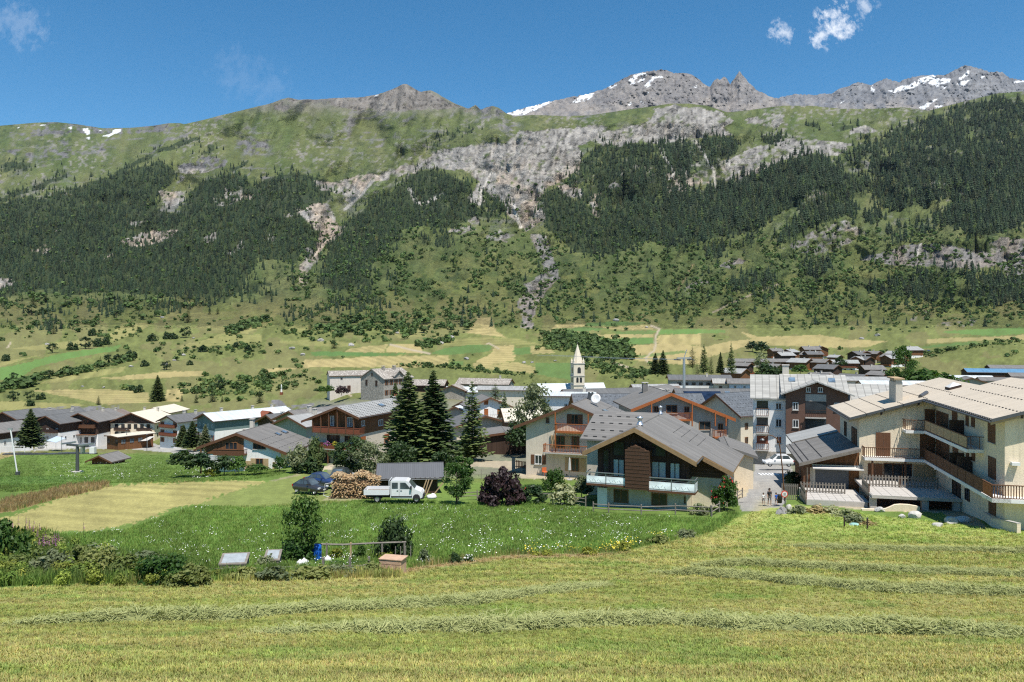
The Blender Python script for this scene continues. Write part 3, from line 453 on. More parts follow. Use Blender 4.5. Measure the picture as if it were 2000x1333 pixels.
    for poly, c in ((ZL('A', [(-800, 560), (0, 560), (330, 560), (470, 500), (800, 500), (1100, 520), (1400, 500), (1620, 545), (1900, 585), (2000, 600), (2000, 640), (1860, 625), (1560, 590), (1200, 560), (700, 560), (470, 570), (0, 590), (-800, 600)]), ROAD*1.15), (ZL('A', [(480, 490), (760, 490), (760, 560), (480, 540)]), ROAD*1.1), (ZL('A', [(-800, 600), (0, 590), (170, 590), (200, 605), (0, 655), (-800, 700)]), TAN*.9), (ZL('G', [(190, 640), (430, 655), (450, 720), (390, 760), (400, 900), (330, 960), (100, 960), (60, 880), (130, 860), (180, 740)]), ROAD), (ZL('G', [(-20, 760), (170, 740), (180, 760), (120, 890), (40, 900)]), DIRT*1.15), (ZL('G', [(530, 860), (820, 870), (1100, 870), (1600, 900), (1640, 960), (1400, 970), (900, 950), (540, 900)]), DIRT*1.1), (ZL('G', [(1370, 930), (1620, 950), (1760, 1080), (1700, 1090), (1500, 1000)]), DIRT*.8), (ZL('C', [(1420, 940), (2000, 960), (2000, 1060), (1700, 1010), (1420, 1010)]), DIRT), (ZL('E', [(130, 740), (660, 740), (660, 790), (150, 780)]), DIRT*1.1)):
        lay(poly, c, .92, 2)
    # mown hillside in front of the low bank
    edge = np.interp(px, [-400, 0, 380, 700, 790, 880, 1000, 1200, 1390, 1440, 1500, 1560, 2000, 2400], [1180, 1150, 1135, 1118, 1112, 1098, 1086, 1080, 1040, 1010, 990, 985, 1040, 1040])
    fg = np.clip((py-edge+5*(n3[..., 0]-.5))/2.5, 0, 1)*(py > 960)*1.0
    yel = np.clip((fbm(X/3.1, Y/2.2, 4, 161)-.42)*5, 0, 1)[..., None]; yel2 = np.clip((fbm(X/9, Y/3.2, 3, 171)-.40)*4, 0, 1)[..., None]; gr = np.clip((fbm(X/2.2, Y/1.6, 4, 181)-.58)*7, 0, 1)[..., None]
    mc = MOW*(.80+.35*n2); mc = mc*(1-.55*yel2)+MOWY*.55*yel2; mc = mc*(1-.35*yel)+MOWY*1.1*.35*yel; mc = mc*(1-.55*gr)+MEA*1.5*.55*gr; mc = mc*(.78+.28*n3)*(1+.10*np.sin((Y*.97-X*.10)*2*math.pi/2.6+3*fbm(X/9, Y/5, 2, 12))*fbm(X/12, Y/4, 2, 14)*2)[..., None]
    up = np.clip((1075-py)/50, 0, 1)[..., None]*np.clip((px-1350)/100, 0, 1)[..., None]; mc = mc*(1-.45*up)+(MEA*1.9+MOW*.3)*.45*up
    col = col*(1-fg[..., None])+mc*fg[..., None]
    lip = np.exp(-((py-edge-3)/4.0)**2)*(py > 960)*np.clip((px-740)/60, 0, 1)*np.clip((1250-px)/100, 0, 1); lip = lip[..., None]*.8; col = col*(1-lip)+np.array((.34, .225, .13))*lip
    col = np.where(inpoly(px, py, ZL('G', [(190, 640), (430, 655), (450, 720), (390, 760), (400, 900), (330, 930), (110, 930), (60, 880), (130, 860), (180, 740)]))[..., None], ROAD*(.85+.25*n2), col)
    trk = np.exp(-(nearline(px, py, [(1490, 990), (1478, 1010), (1440, 1040), (1380, 1065)])/14)**2)[..., None]*.45; col = col*(1-trk)+MOWY*1.05*trk
    return np.clip(col, .01, .95)

def terrain_mesh(name, pys, pxs, matname, zfun=None):
    PX, PY = np.meshgrid(pxs, pys); D = np.exp(logD(PX, PY)); X = (PX-CX)/F*D; Zz = -(PY-HY)/F*D
    col = landcover(PX, PY, D, X, D)
    if zfun is not None: Zz = Zz+zfun(PX, PY, X, D)
    nr, nc = PX.shape; co = np.stack([X, D, Zz], -1).reshape(-1, 3)
    idx = np.arange(nr*nc).reshape(nr, nc); a = idx[:-1, :-1]; b = idx[:-1, 1:]; c = idx[1:, 1:]; d = idx[1:, :-1]
    fc = np.stack([a, b, c, d], -1).reshape(-1, 4)
    return grid_mesh(name, co, fc, col.reshape(-1, 3), matname)
def grid_mesh(name, co, fc, col, matname):
    me = bpy.data.meshes.new(name); me.vertices.add(len(co)); me.vertices.foreach_set('co', co.ravel()); me.loops.add(fc.size); me.loops.foreach_set('vertex_index', fc.ravel().astype(np.int32))
    me.polygons.add(len(fc)); me.polygons.foreach_set('loop_start', np.arange(0, fc.size, 4, dtype=np.int32)); me.polygons.foreach_set('loop_total', np.full(len(fc), 4, np.int32)); me.polygons.foreach_set('use_smooth', np.ones(len(fc), bool))
    at = me.attributes.new('cover', 'FLOAT_COLOR', 'POINT'); at.data.foreach_set('color', np.concatenate([col, np.ones((len(col), 1))], 1).ravel().astype(np.float32))
    me.materials.append(MATS[matname]); me.update(); me.validate(); return me
def covermat(name, scales, bumps, amt, spec=.15):
    m, n, l, b = nodemat(name); v = objco(n, True); a = n.new('ShaderNodeAttribute'); a.attribute_name = 'cover'; c = a.outputs['Color']
    h = None
    for s, k in zip(scales, amt):
        f = noise(n, l, v, s, 6, .65); c = mixc(n, l, 1.0, c, mixc(n, l, ramp(n, l, f, .28, .72), (1-k, 1-k, 1-k*.9), (1+k, 1+k, 1+k*.8)), 'MULTIPLY'); h = f if h is None else mth(n, l, 'ADD', h, f)
    l.new(c, b.inputs['Base Color']); b.inputs['Roughness'].default_value = .95; b.inputs['Specular IOR Level'].default_value = spec
    bump(n, l, b, h, bumps, .8); return m
covermat('meadow_cover', (.9, 7.0), .12, (.14, .3)); covermat('slope_cover', (.02, .16), 14.0, (.16, .3)); covermat('peak_cover', (.006, .045), 40.0, (.15, .25))
pxs = np.arange(-396, 2397, 3.2)
def bumpy(PX, PY, X, D):
    fgd = np.clip((60-D)/20, 0, 1); return fgd*(.10*(fbm(X/1.1, D/1.1, 4, 5)-.5)+.22*(fbm(X/5, D/5, 3, 6)-.5))+np.clip((D-60)/20, 0, 1)*np.clip((700-D)/200, 0, 1)*.5*(fbm(X/9, D/9, 4, 7)-.5)
gpy = np.concatenate([np.arange(2300, 1345, -60.), np.arange(1345, 958, -1.9), np.arange(958, 634, -1.6)])
tag(link('ground', terrain_mesh('ground', gpy, pxs, 'meadow_cover', bumpy)), 'mown hillside, meadows, village ground and terraced fields of the valley', kind='structure')
SKY_R = [(-400, 262), (0, 246), (35, 243), (70, 240), (110, 239), (150, 243), (200, 251), (255, 250), (300, 246), (330, 241), (352, 241), (360, 243), (400, 234), (430, 226), (480, 214), (530, 202), (552, 194), (562, 191), (580, 195), (620, 195), (650, 192), (700, 191), (728, 187), (750, 181), (767, 175), (779, 169), (787, 165), (795, 165), (800, 168), (811, 175), (822, 180), (833, 178), (841, 177), (852, 182), (865, 190), (885, 201), (907, 210), (915, 213), (929, 205), (939, 215), (950, 210), (962, 207), (974, 211), (989, 222), (1005, 228), (1040, 225), (1100, 227), (1150, 226), (1196, 219), (1230, 214), (1274, 208), (1310, 203), (1345, 203), (1381, 207), (1421, 220), (1450, 217), (1482, 213), (1527, 207), (1583, 207), (1644, 213), (1705, 213), (1766, 210), (1814, 217), (1867, 203), (1907, 193), (1948, 183), (2000, 179), (2400, 165)]
_rx = [a for a, _ in SKY_R]; _ry = [b for _, b in SKY_R]
def ridge_py(px): return np.interp(px, _rx, _ry)-1.6*(ridged(np.asarray(px)/9.0, np.zeros_like(np.asarray(px, float)), 4, 3)-.5)*np.clip((225-np.interp(px, _rx, _ry))/30, .25, 1)
def mountain():
    tops = ridge_py(pxs); T = np.concatenate([np.linspace(0, 1, 235)]); PX = np.repeat(pxs[None], len(T), 0); PY = 642+(tops[None]-642)*T[:, None]
    D = np.maximum.accumulate(np.exp(logD(PX, PY)), 0); X = (PX-CX)/F*D; Zz = -(PY-HY)/F*D; col = landcover(PX, PY, D, X, D)
    global MD, MT; MD, MT = np.log(D), tops
    for k, (dd, dz) in enumerate(((1.03, 25), (1.15, 260))):
        PX = np.vstack([PX, PX[-1:]]); d2 = D[234:235]*dd; X = np.vstack([X, (pxs[None]-CX)/F*d2]); Zz = np.vstack([Zz, Zz[234:235]-dz]); D = np.vstack([D, d2]); col = np.concatenate([col, col[234:235]])
    nr, nc = PX.shape; co = np.stack([X, D, Zz], -1).reshape(-1, 3); idx = np.arange(nr*nc).reshape(nr, nc)
    fc = np.stack([idx[:-1, :-1], idx[:-1, 1:], idx[1:, 1:], idx[1:, :-1]], -1).reshape(-1, 4)
    tag(link('mountain', grid_mesh('mountain', co, fc, col.reshape(-1, 3), 'slope_cover')), 'broad mountain side with forest, cliffs and green alps', kind='structure')
mountain()
def peaks(name, ridge, Dr, Db, base, seed, snow, label, rockc):
    px = np.arange(ridge[0][0], ridge[-1][0]+1, 2.0); tops = np.interp(px, [a for a, _ in ridge], [b for _, b in ridge])-4.5*(ridged(px/7.0, px*0, 4, seed)-.55)
    T = np.linspace(0, 1, 70); PX = np.repeat(px[None], 70, 0); PY = base+(tops[None]-base)*T[:, None]
    D = Db+(Dr-Db)*T[:, None]**1.1+0*PX; s = Dr/1500*1.0
    D = D*(1+.05*(ridged(PX/38+PY/70, PY/60, 4, seed+3)-.55)+.028*(ridged(PX/12-PY/30, PY/16, 4, seed+5)-.5)+.008*(ridged(PX/4, PY/5, 3, seed+7)-.5))
    n = fbm(PX/20, PY/14, 4, seed+9)[..., None]; n2 = fbm(PX/5, PY/4, 4, seed+11)[..., None]; col = (np.array(rockc[0])*(1-n)+np.array(rockc[1])*n)*(.6+.8*n2)
    low = np.clip((PY-185)/30, 0, 1)[..., None]*np.clip((n-.35)*4, 0, 1); col = col*(1-.7*low)+np.array((.34, .30, .265))*(.8+.3*n2)*.7*low
    wx = PX+5*(n2[..., 0]-.5)*2; wy = PY+3*(n[..., 0]-.5)*2; sn = np.zeros(PX.shape, bool)
    for poly in snow: sn |= inpoly(wx, wy, poly) & (n2[..., 0] > .36)
    col = np.where(sn[..., None], SNOW, col)
    PX = np.vstack([PX, PX[-1:]]); PY = np.vstack([PY, PY[-1:]]); D = np.vstack([D, D[-1:]*1.25]); X = (PX-CX)/F*D; Zz = -(PY-HY)/F*D; Zz[-1] = Zz[-2]-700; col = np.concatenate([col, col[-1:]])
    nr, nc = PX.shape; co = np.stack([X, D, Zz], -1).reshape(-1, 3); idx = np.arange(nr*nc).reshape(nr, nc)
    fc = np.stack([idx[:-1, :-1], idx[:-1, 1:], idx[1:, 1:], idx[1:, :-1]], -1).reshape(-1, 4)
    tag(link(name, grid_mesh(name, co, fc, col.reshape(-1, 3), 'peak_cover')), label, kind='structure')
peaks('rocky_peak', [(930, 240), (985, 224), (1005, 217), (1064, 201), (1079, 198), (1114, 191), (1157, 182), (1188, 171), (1227, 149), (1247, 143), (1270, 139), (1294, 136), (1317, 143), (1350, 145), (1366, 157), (1377, 167), (1387, 171), (1394, 158), (1401, 153), (1406, 156), (1412, 151), (1419, 153), (1426, 166), (1434, 154), (1444, 140), (1452, 150), (1462, 161), (1478, 177), (1500, 187), (1519, 193), (1560, 215), (1600, 240)], 5600, 4300, 246, 7,
      [ZL('Z2', [(870, 265), (900, 250), (1000, 215), (1110, 198), (1060, 225), (960, 265), (900, 275)]), ZL('Z2', [(1210, 190), (1260, 165), (1310, 160), (1290, 185), (1260, 205), (1200, 205)]), ZL('Z2', [(1380, 130), (1420, 112), (1420, 120), (1390, 138)]), ZL('Z2', [(1520, 62), (1570, 55), (1570, 72), (1530, 75), (1510, 110), (1490, 120), (1480, 100)]), ZL('Z2', [(1545, 75), (1560, 90), (1530, 110)]), ZL('Z2', [(1590, 60), (1630, 75), (1660, 80), (1610, 90), (1570, 140), (1560, 120), (1600, 85)]), ZL('Z2', [(1480, 205), (1500, 205), (1485, 225)]), ZL('Z2', [(1540, 200), (1560, 198), (1550, 208)]), ZL('Z2', [(1570, 160), (1580, 155), (1575, 175)]), ZL('Z3', [(140, 175), (150, 165), (152, 175)])],
      'bare grey peak with snow patches and two rock needles on its right shoulder', ((.16, .155, .16), (.29, .265, .245)))
peaks('rocky_range', [(1480, 215), (1519, 192), (1551, 184), (1583, 186), (1624, 183), (1648, 171), (1677, 161), (1701, 168), (1729, 153), (1754, 161), (1782, 151), (1806, 147), (1843, 148), (1865, 137), (1887, 127), (1911, 134), (1932, 141), (1956, 141), (1972, 153), (2000, 158), (2100, 150), (2400, 165)], 7000, 5300, 246, 23,
      [ZL('Z3', [(985, 175), (1000, 165), (1010, 195), (995, 200)]), ZL('Z3', [(1080, 190), (1160, 165), (1230, 135), (1290, 115), (1310, 130), (1260, 150), (1180, 180), (1100, 200)]), ZL('Z3', [(1270, 150), (1310, 130), (1380, 135), (1370, 150), (1330, 155), (1310, 175), (1270, 160)]), ZL('Z3', [(1415, 140), (1460, 95), (1470, 100), (1430, 145)]), ZL('Z3', [(1405, 160), (1470, 140), (1440, 170)]), ZL('Z3', [(1215, 275), (1280, 245), (1310, 232), (1300, 245), (1250, 280)]), ZL('Z3', [(1290, 270), (1340, 262), (1310, 278)]), ZL('Z3', [(840, 245), (870, 235), (845, 252)]), ZL('Z3', [(1520, 130), (1540, 105), (1535, 135)]), ZL('Z3', [(1670, 145), (1728, 135), (1760, 150), (1680, 155)]), ZL('Z3', [(1330, 170), (1360, 172), (1345, 182)])],
      'long jagged grey mountain range with broad snow fields', ((.15, .155, .17), (.25, .245, .245)))
def slopeD(px, py):
    px = np.asarray(px, float); py = np.asarray(py, float); v = logD(px, py); k = py < 642
    if np.any(k):
        fx = np.clip((px[k]-pxs[0])/3.2, 0, len(pxs)-1.001); i = fx.astype(int); fx = fx-i; tp = MT[i]*(1-fx)+MT[i+1]*fx; t = np.clip((642-py[k])/(642-tp), 0, .9999)*(len(MD[:, 0])-1); j = t.astype(int); ft = t-j
        v[k] = (MD[j, i]*(1-fx)+MD[j, i+1]*fx)*(1-ft)+(MD[j+1, i]*(1-fx)+MD[j+1, i+1]*fx)*ft
    return v
def gpt(px, py):
    """point of the terrain surface seen at a survey bearing"""
    D = math.exp(float(logD(np.array([px]), np.array([py]))[0])); return P(px, py, D)
def gD(px, py): return math.exp(float(logD(np.array([float(px)]), np.array([float(py)]))[0]))
# ------------------------------------------------------------------ vegetation
leafmat('needle_far', (.019, .037, .018), (.046, .072, .030), .12, .7, True)
leafmat('leaf_far', (.045, .080, .022), (.10, .145, .042), .2, .7, True)
leafmat('needle', (.044, .074, .024), (.13, .165, .052), .2, .6)
leafmat('larch_needle', (.10, .14, .045), (.22, .27, .10), .3, .6)
leafmat('leaf', (.03, .075, .014), (.095, .165, .032), .35, .5)
leafmat('leaf_dark', (.02, .045, .015), (.06, .095, .03), .3, .5)
leafmat('leaf_silver', (.08, .11, .05), (.23, .25, .13), .3, .5)
leafmat('leaf_purple', (.025, .016, .018), (.065, .035, .035), .25, .5)
leafmat('leaf_cream', (.16, .20, .08), (.42, .42, .24), .35, .5)
leafmat('leaf_yellow', (.13, .17, .02), (.30, .30, .05), .35, .5)
leafmat('grass_blade', (.85, .85, .85), (1.15, 1.15, 1.1), .3, .6, True)
leafmat('weed_leaf', (.09, .13, .03), (.26, .27, .09), .35, .6)
leafmat('dry_stem', (.25, .19, .08), (.38, .30, .14), .2, .7)
plain('bark', (.10, .075, .055), .9, .3, 4, .05); plain('bark_pale', (.22, .20, .17), .9, .3, 4, .05)
plain('flower_white', (.80, .80, .74), .7, .08, 5, 0); plain('flower_pink', (.42, .10, .36), .7, .2, 5, 0); plain('flower_red', (.55, .04, .04), .7, .2, 5, 0); plain('flower_yellow', (.62, .50, .05), .7, .2, 5, 0)
plain('hay', (.21, .225, .085), .95, .3, 1.1, .05); leafmat('hay_strand', (.21, .24, .085), (.40, .41, .175), .2, .8)

def conifer_far(seed, tiers=6, n=7):
    """unit-height conifer for the far woods"""
    r_ = random.Random(seed); b = MB(); b.tube([(0, 0, 0), (0, 0, .9)], [.018, .004], 4, 1, False)
    for t in range(tiers):
        z = .08+.92*t/tiers; rad = .20*(1-t/tiers)**.8+.015; dz = .26*(1-t/tiers*.55); a0 = r_.random()*6; top = (r_.uniform(-.01, .01), r_.uniform(-.01, .01), min(1, z+dz)); k = len(b.v); b.v.append(top)
        for j in range(n*2):
            a = a0+math.pi*j/n; q = rad*(r_.uniform(.8, 1.25) if j % 2 == 0 else r_.uniform(.35, .6)); b.v.append((q*math.cos(a), q*math.sin(a), z-(.05 if j % 2 == 0 else -.02)+r_.uniform(-.02, .02)))
        for j in range(n*2): b.f.append((k, k+1+j, k+1+(j+1) % (n*2))); b.m.append(0)
    return b.mesh('conifer_far', ['needle_far', 'bark'], fix=False)
def bush_far(seed, mat='leaf_far', n=46, flat=.75, ls=1.0):
    r_ = random.Random(seed); b = MB()
    lobes = [(Vector((r_.uniform(-.28, .28), r_.uniform(-.28, .28), r_.uniform(.25, .6))), r_.uniform(.22, .4)) for _ in range(6)]
    for i in range(n):
        c, q = r_.choice(lobes); d = Vector((r_.gauss(0, 1), r_.gauss(0, 1), r_.gauss(.25, 1))).normalized(); p = c+d*q*r_.uniform(.8, 1.05); p.z = max(.02, p.z*flat*1.25)
        t = d.orthogonal().normalized(); w = d.cross(t); s_ = r_.uniform(.10, .19)*ls; a = r_.random()*6; u = (t*math.cos(a)+w*math.sin(a)+d*r_.uniform(-.4, .4))*s_; v = (w*math.cos(a)-t*math.sin(a)+d*r_.uniform(-.4, .4))*s_
        b.poly([p-u-v, p+u-v*.6, p+u*.7+v, p-u+v*.8])
    return b.mesh('bush_far', [mat], fix=False)
def scatter(name, pts, scale, rot, tint, src, label, seed=0, tilt=None):
    """one 'stuff' object whose points carry copies of the small source meshes"""
    o = None; pts = np.asarray(pts, float); pick = np.random.RandomState(seed+1).randint(0, len(src), len(pts))
    me = bpy.data.meshes.new(name); me.vertices.add(len(pts)); me.vertices.foreach_set('co', pts.ravel())
    def at(nm, ty, data, f): a = me.attributes.new(nm, ty, 'POINT'); a.data.foreach_set(f, np.asarray(data, np.float32 if ty != 'INT' else np.int32).ravel())
    at('sc', 'FLOAT_VECTOR', scale, 'vector'); at('rt', 'FLOAT_VECTOR', rot, 'vector'); at('tint', 'FLOAT_COLOR', np.concatenate([tint, np.ones((len(pts), 1))], 1), 'color'); at('pick', 'INT', pick, 'value')
    o = link(name, me); c = bpy.data.collections.new(name+'_source')
    for i, m in enumerate(src): so = bpy.data.objects.new('%s_source_%02d' % (name, i), m); c.objects.link(so)
    ng = bpy.data.node_groups.new(name+'_scatter', 'GeometryNodeTree'); ng.interface.new_socket('Geometry', in_out='INPUT', socket_type='NodeSocketGeometry'); ng.interface.new_socket('Geometry', in_out='OUTPUT', socket_type='NodeSocketGeometry')
    n = ng.nodes; l = ng.links; gi = n.new('NodeGroupInput'); go = n.new('NodeGroupOutput'); ip = n.new('GeometryNodeInstanceOnPoints'); ci = n.new('GeometryNodeCollectionInfo'); ci.inputs[0].default_value = c; ci.inputs['Separate Children'].default_value = True
    def na(nm, ty): x = n.new('GeometryNodeInputNamedAttribute'); x.data_type = ty; x.inputs[0].default_value = nm; return x.outputs[0]
    l.new(gi.outputs[0], ip.inputs['Points']); l.new(ci.outputs[0], ip.inputs['Instance']); ip.inputs['Pick Instance'].default_value = True
    l.new(na('pick', 'INT'), ip.inputs['Instance Index']); l.new(na('sc', 'FLOAT_VECTOR'), ip.inputs['Scale']); l.new(na('rt', 'FLOAT_VECTOR'), ip.inputs['Rotation']); l.new(ip.outputs[0], go.inputs[0])
    md = o.modifiers.new('scatter', 'NODES'); md.node_group = ng
    return tag(o, label, kind='stuff')
def terr_pts(px, py):
    D = np.exp(slopeD(px, py)); return np.stack([(px-CX)/F*D, D, -(py-HY)/F*D], -1), D
CONS = [conifer_far(i, 5+i % 3, 6+i % 2) for i in range(5)]; BUSH = [bush_far(20+i) for i in range(4)]
def woods():
    N = 80000; px = nrng.uniform(-380, 2380, N); py = nrng.uniform(190, 650, N); ok = py > ridge_py(px)+6; px, py = px[ok], py[ok]
    f = forestmask(px, py)*(1-.93*rockmask(px, py)); keep = nrng.rand(len(px)) < f*.92; px, py = px[keep], py[keep]; px = px+nrng.randn(len(px))*8; py = np.maximum(py+nrng.randn(len(px))*4.5, ridge_py(px)+8); p, D = terr_pts(px, py)
    near = np.clip((px-1150)/250, 0, 1); h = (11.5+5.5*near)*(.45+.95*nrng.rand(len(px))**1.3)*np.clip(D/1500, .6, 1.05); w = h*nrng.uniform(.85, 1.5, len(px)); dry = (nrng.rand(len(px)) < .10)[:, None]
    t = .55+.95*nrng.rand(len(px), 1)+np.zeros((1, 3)); lt = (nrng.rand(len(px)) < .12)[:, None]; t = np.where(lt, t*np.array((1.7, 1.5, 1.1)), t); t = t*(1+.25*(fbm(px/60, py/40, 3, 7)-.5))[:, None]; t = np.where(dry, t*np.array((1.5, 1.1, 1.0)), t)
    p[:, 2] -= .6; scatter('forest', p, np.stack([w, w, h], -1), np.stack([0*w, 0*w, nrng.rand(len(w))*6.28], -1), t, CONS, 'dark conifer forest covering the mountain slopes', 3)
    N = 88000; px = nrng.uniform(-380, 2380, N); py = nrng.uniform(340, 770, N); r_ = rockmask(px, py); f = forestmask(px, py)
    n = fbm(px/26, py/18, 4, 91); low = np.clip((py-430)/80, 0, 1)*np.clip((px-520)/120, 0, 1)*np.clip((652-py)/40, 0, 1)+.06*np.clip((py-560)/30, 0, 1)*(px < 640)*np.clip((660-py)/40, 0, 1)+.05*np.clip((py-600)/30, 0, 1)+.25*(f > .1)+.14*(r_ > .3)
    keep = (nrng.rand(len(px)) < low*np.clip((n-.36)*5, 0, 1)*.46) & (py > 350) & ((py < 655) | (fbm(px/40, py/14, 3, 55) > .52)) & ~infield(px, py) & ((py < 720) | ((px < 600) & (py < 765))); px, py = px[keep], py[keep]; p, D = terr_pts(px, py); s_ = nrng.uniform(2.2, 6.5, len(px))*np.clip(D/1300, .6, 1.1)
    t = (.75+.85*nrng.rand(len(px), 1))*(1+.3*(nrng.rand(len(px), 3)-.5)*np.array((1, .3, .5)))
    scatter('shrub_cover', p, np.stack([s_*1.25, s_*1.25, s_], -1), np.stack([0*s_, 0*s_, nrng.rand(len(s_))*6.28], -1), t, BUSH, 'green shrubs dotted over the lower mountain slopes', 5)
    # single small conifers too far to count, along the forest edges
    N = 30000; px = nrng.uniform(-380, 2380, N); py = nrng.uniform(230, 640, N); f = forestmask(px, py); g = np.maximum.reduce([forestmask(px+dx, py+dy) for dx, dy in ((22, 0), (-22, 0), (0, 16), (0, -16))])
    keep = (nrng.rand(len(px)) < (f < .1)*(.10*g+.035*np.clip((py-450)/60, 0, 1)*(px > 900))) & (py > ridge_py(px)+45); px, py = px[keep], py[keep]; p, D = terr_pts(px, py); h = nrng.uniform(6, 15, len(px)); w = h*1.1; p[:, 2] -= .4
    scatter('forest_edge', p, np.stack([w, w, h], -1), np.stack([0*w, 0*w, nrng.rand(len(w))*6.28], -1), .8+.5*nrng.rand(len(w), 1)+np.zeros((1, 3)), CONS, 'thin scatter of small conifers around the forest edges', 9)
woods()

def spruce_mesh(seed, H=11.0, W=2.6, levels=34, per=9, mat='needle', droop=.30, open_=0.0):
    r_ = random.Random(seed); b = MB(); step = .34*H/11
    for i in range(levels):
        t = i/(levels-1); z = H*(.05+.93*t); L = W*((1-t)**.85)*(.95+.05)+.10
        for j in range(per if t < .8 else per-3):
            a = j*2*math.pi/per+i*1.9+r_.uniform(-.3, .3); q = L*r_.uniform(.62, 1.12)
            if r_.random() < open_: continue
            d = Vector((math.cos(a), math.sin(a), 0)); s_ = Vector((-d.y, d.x, 0)); up = .10-droop*(1-t*.7)
            n = max(2, int(q/ (.42*H/11)))
            for k in range(n):
                f0 = (k+.15)/n; p = d*(q*f0)+Vector((0, 0, z+up*q*f0+.18*q*f0*f0)); w = (.30+.42*(1-f0))*H/11*r_.uniform(.7, 1.2)*(.55+.45*(1-t)); l_ = q/n*1.35
                e = p+d*l_+Vector((0, 0, r_.uniform(-.16, .10)*H/11)); tl = r_.uniform(-.5, .5)
                b.poly([p, p+d*l_*.4+s_*w+Vector((0, 0, -.12*H/11+tl*w*.4)), e, p+d*l_*.4-s_*w+Vector((0, 0, -.12*H/11-tl*w*.4))])
                if r_.random() < .6: b.poly([p+Vector((0, 0, .02)), p+d*l_*.5+s_*w*.3+Vector((0, 0, -w*.75)), e+Vector((0, 0, -w*.35))])
    return b.mesh('spruce_crown', [mat], fix=False)
def trunk_mesh(H, r0, seed=0, mat='bark', limbs=0, W=1.0, z0=.3):
    r_ = random.Random(seed); b = MB(); pts = [(r_.uniform(-.03, .03)*H*.3*(i > 0), r_.uniform(-.03, .03)*H*.3*(i > 0), H*i/5-(.4 if i == 0 else 0)) for i in range(6)]
    b.tube(pts, [r0*(1-.16*i) for i in range(6)], 7)
    for k in range(limbs):
        a = k*2.4+r_.random(); z = H*(z0+(.9-z0)*k/limbs); d = Vector((math.cos(a), math.sin(a), 0)); q = W*r_.uniform(.55, .85)*(1-.4*k/limbs); b.tube([(0, 0, z), tuple(d*q*.5+Vector((0, 0, z+q*.35))), tuple(d*q+Vector((0, 0, z+q*.6)))], [r0*.4, r0*.25, r0*.08], 5)
    return b.mesh('trunk', [mat], smooth=True, fix=False)
def crown_mesh(seed, W=2.0, H=4.0, z0=1.0, leaf=.16, clumps=26, per=110, mat='leaf', shape='oval', flowers=None, lumps=1.0):
    """leaves gathered in clumps through an uneven crown volume"""
    r_ = random.Random(seed); b = MB(); cl = []
    for i in range(clumps):
        t = r_.random()**(1.7 if shape == 'dome' else 1); a = r_.random()*6.283
        env = {'oval': math.sin(math.pi*min(.97, max(.08, t)))**.6, 'cone': (1-t)**.8+.12, 'dome': math.sqrt(max(.02, 1-t*t))*1.0, 'column': .75+.25*math.sin(3*t)}[shape]
        q = W*env*(r_.random()**.45)*.82; cl.append((Vector((q*math.cos(a), q*math.sin(a), z0+H*t)), W*(.14+.36*r_.random()**1.5)*lumps))
    for c, rad in cl:
        for k in range(per):
            d = Vector((r_.gauss(0, 1), r_.gauss(0, 1), r_.gauss(.15, .8))).normalized(); p = c+d*rad*(r_.random()**.4)*(1.0 if r_.random() < .93 else r_.uniform(1.1, 1.7)); p.z = max(.03, p.z)
            nrm = (d+Vector((r_.gauss(0, .6), r_.gauss(0, .6), r_.gauss(.5, .6)))).normalized(); t = nrm.orthogonal().normalized(); w = nrm.cross(t); a = r_.random()*6.28; s_ = leaf*r_.uniform(.6, 1.3); u = (t*math.cos(a)+w*math.sin(a))*s_; v = (w*math.cos(a)-t*math.sin(a))*s_*.62
            mi = 1 if flowers and r_.random() < flowers[1] and d.z > -.2 else 0
            b.poly([p-u, p+v, p+u, p-v], mi)
    return b.mesh('crown', [mat]+([flowers[0]] if flowers else []), fix=False)
CM, TM = {}, {}
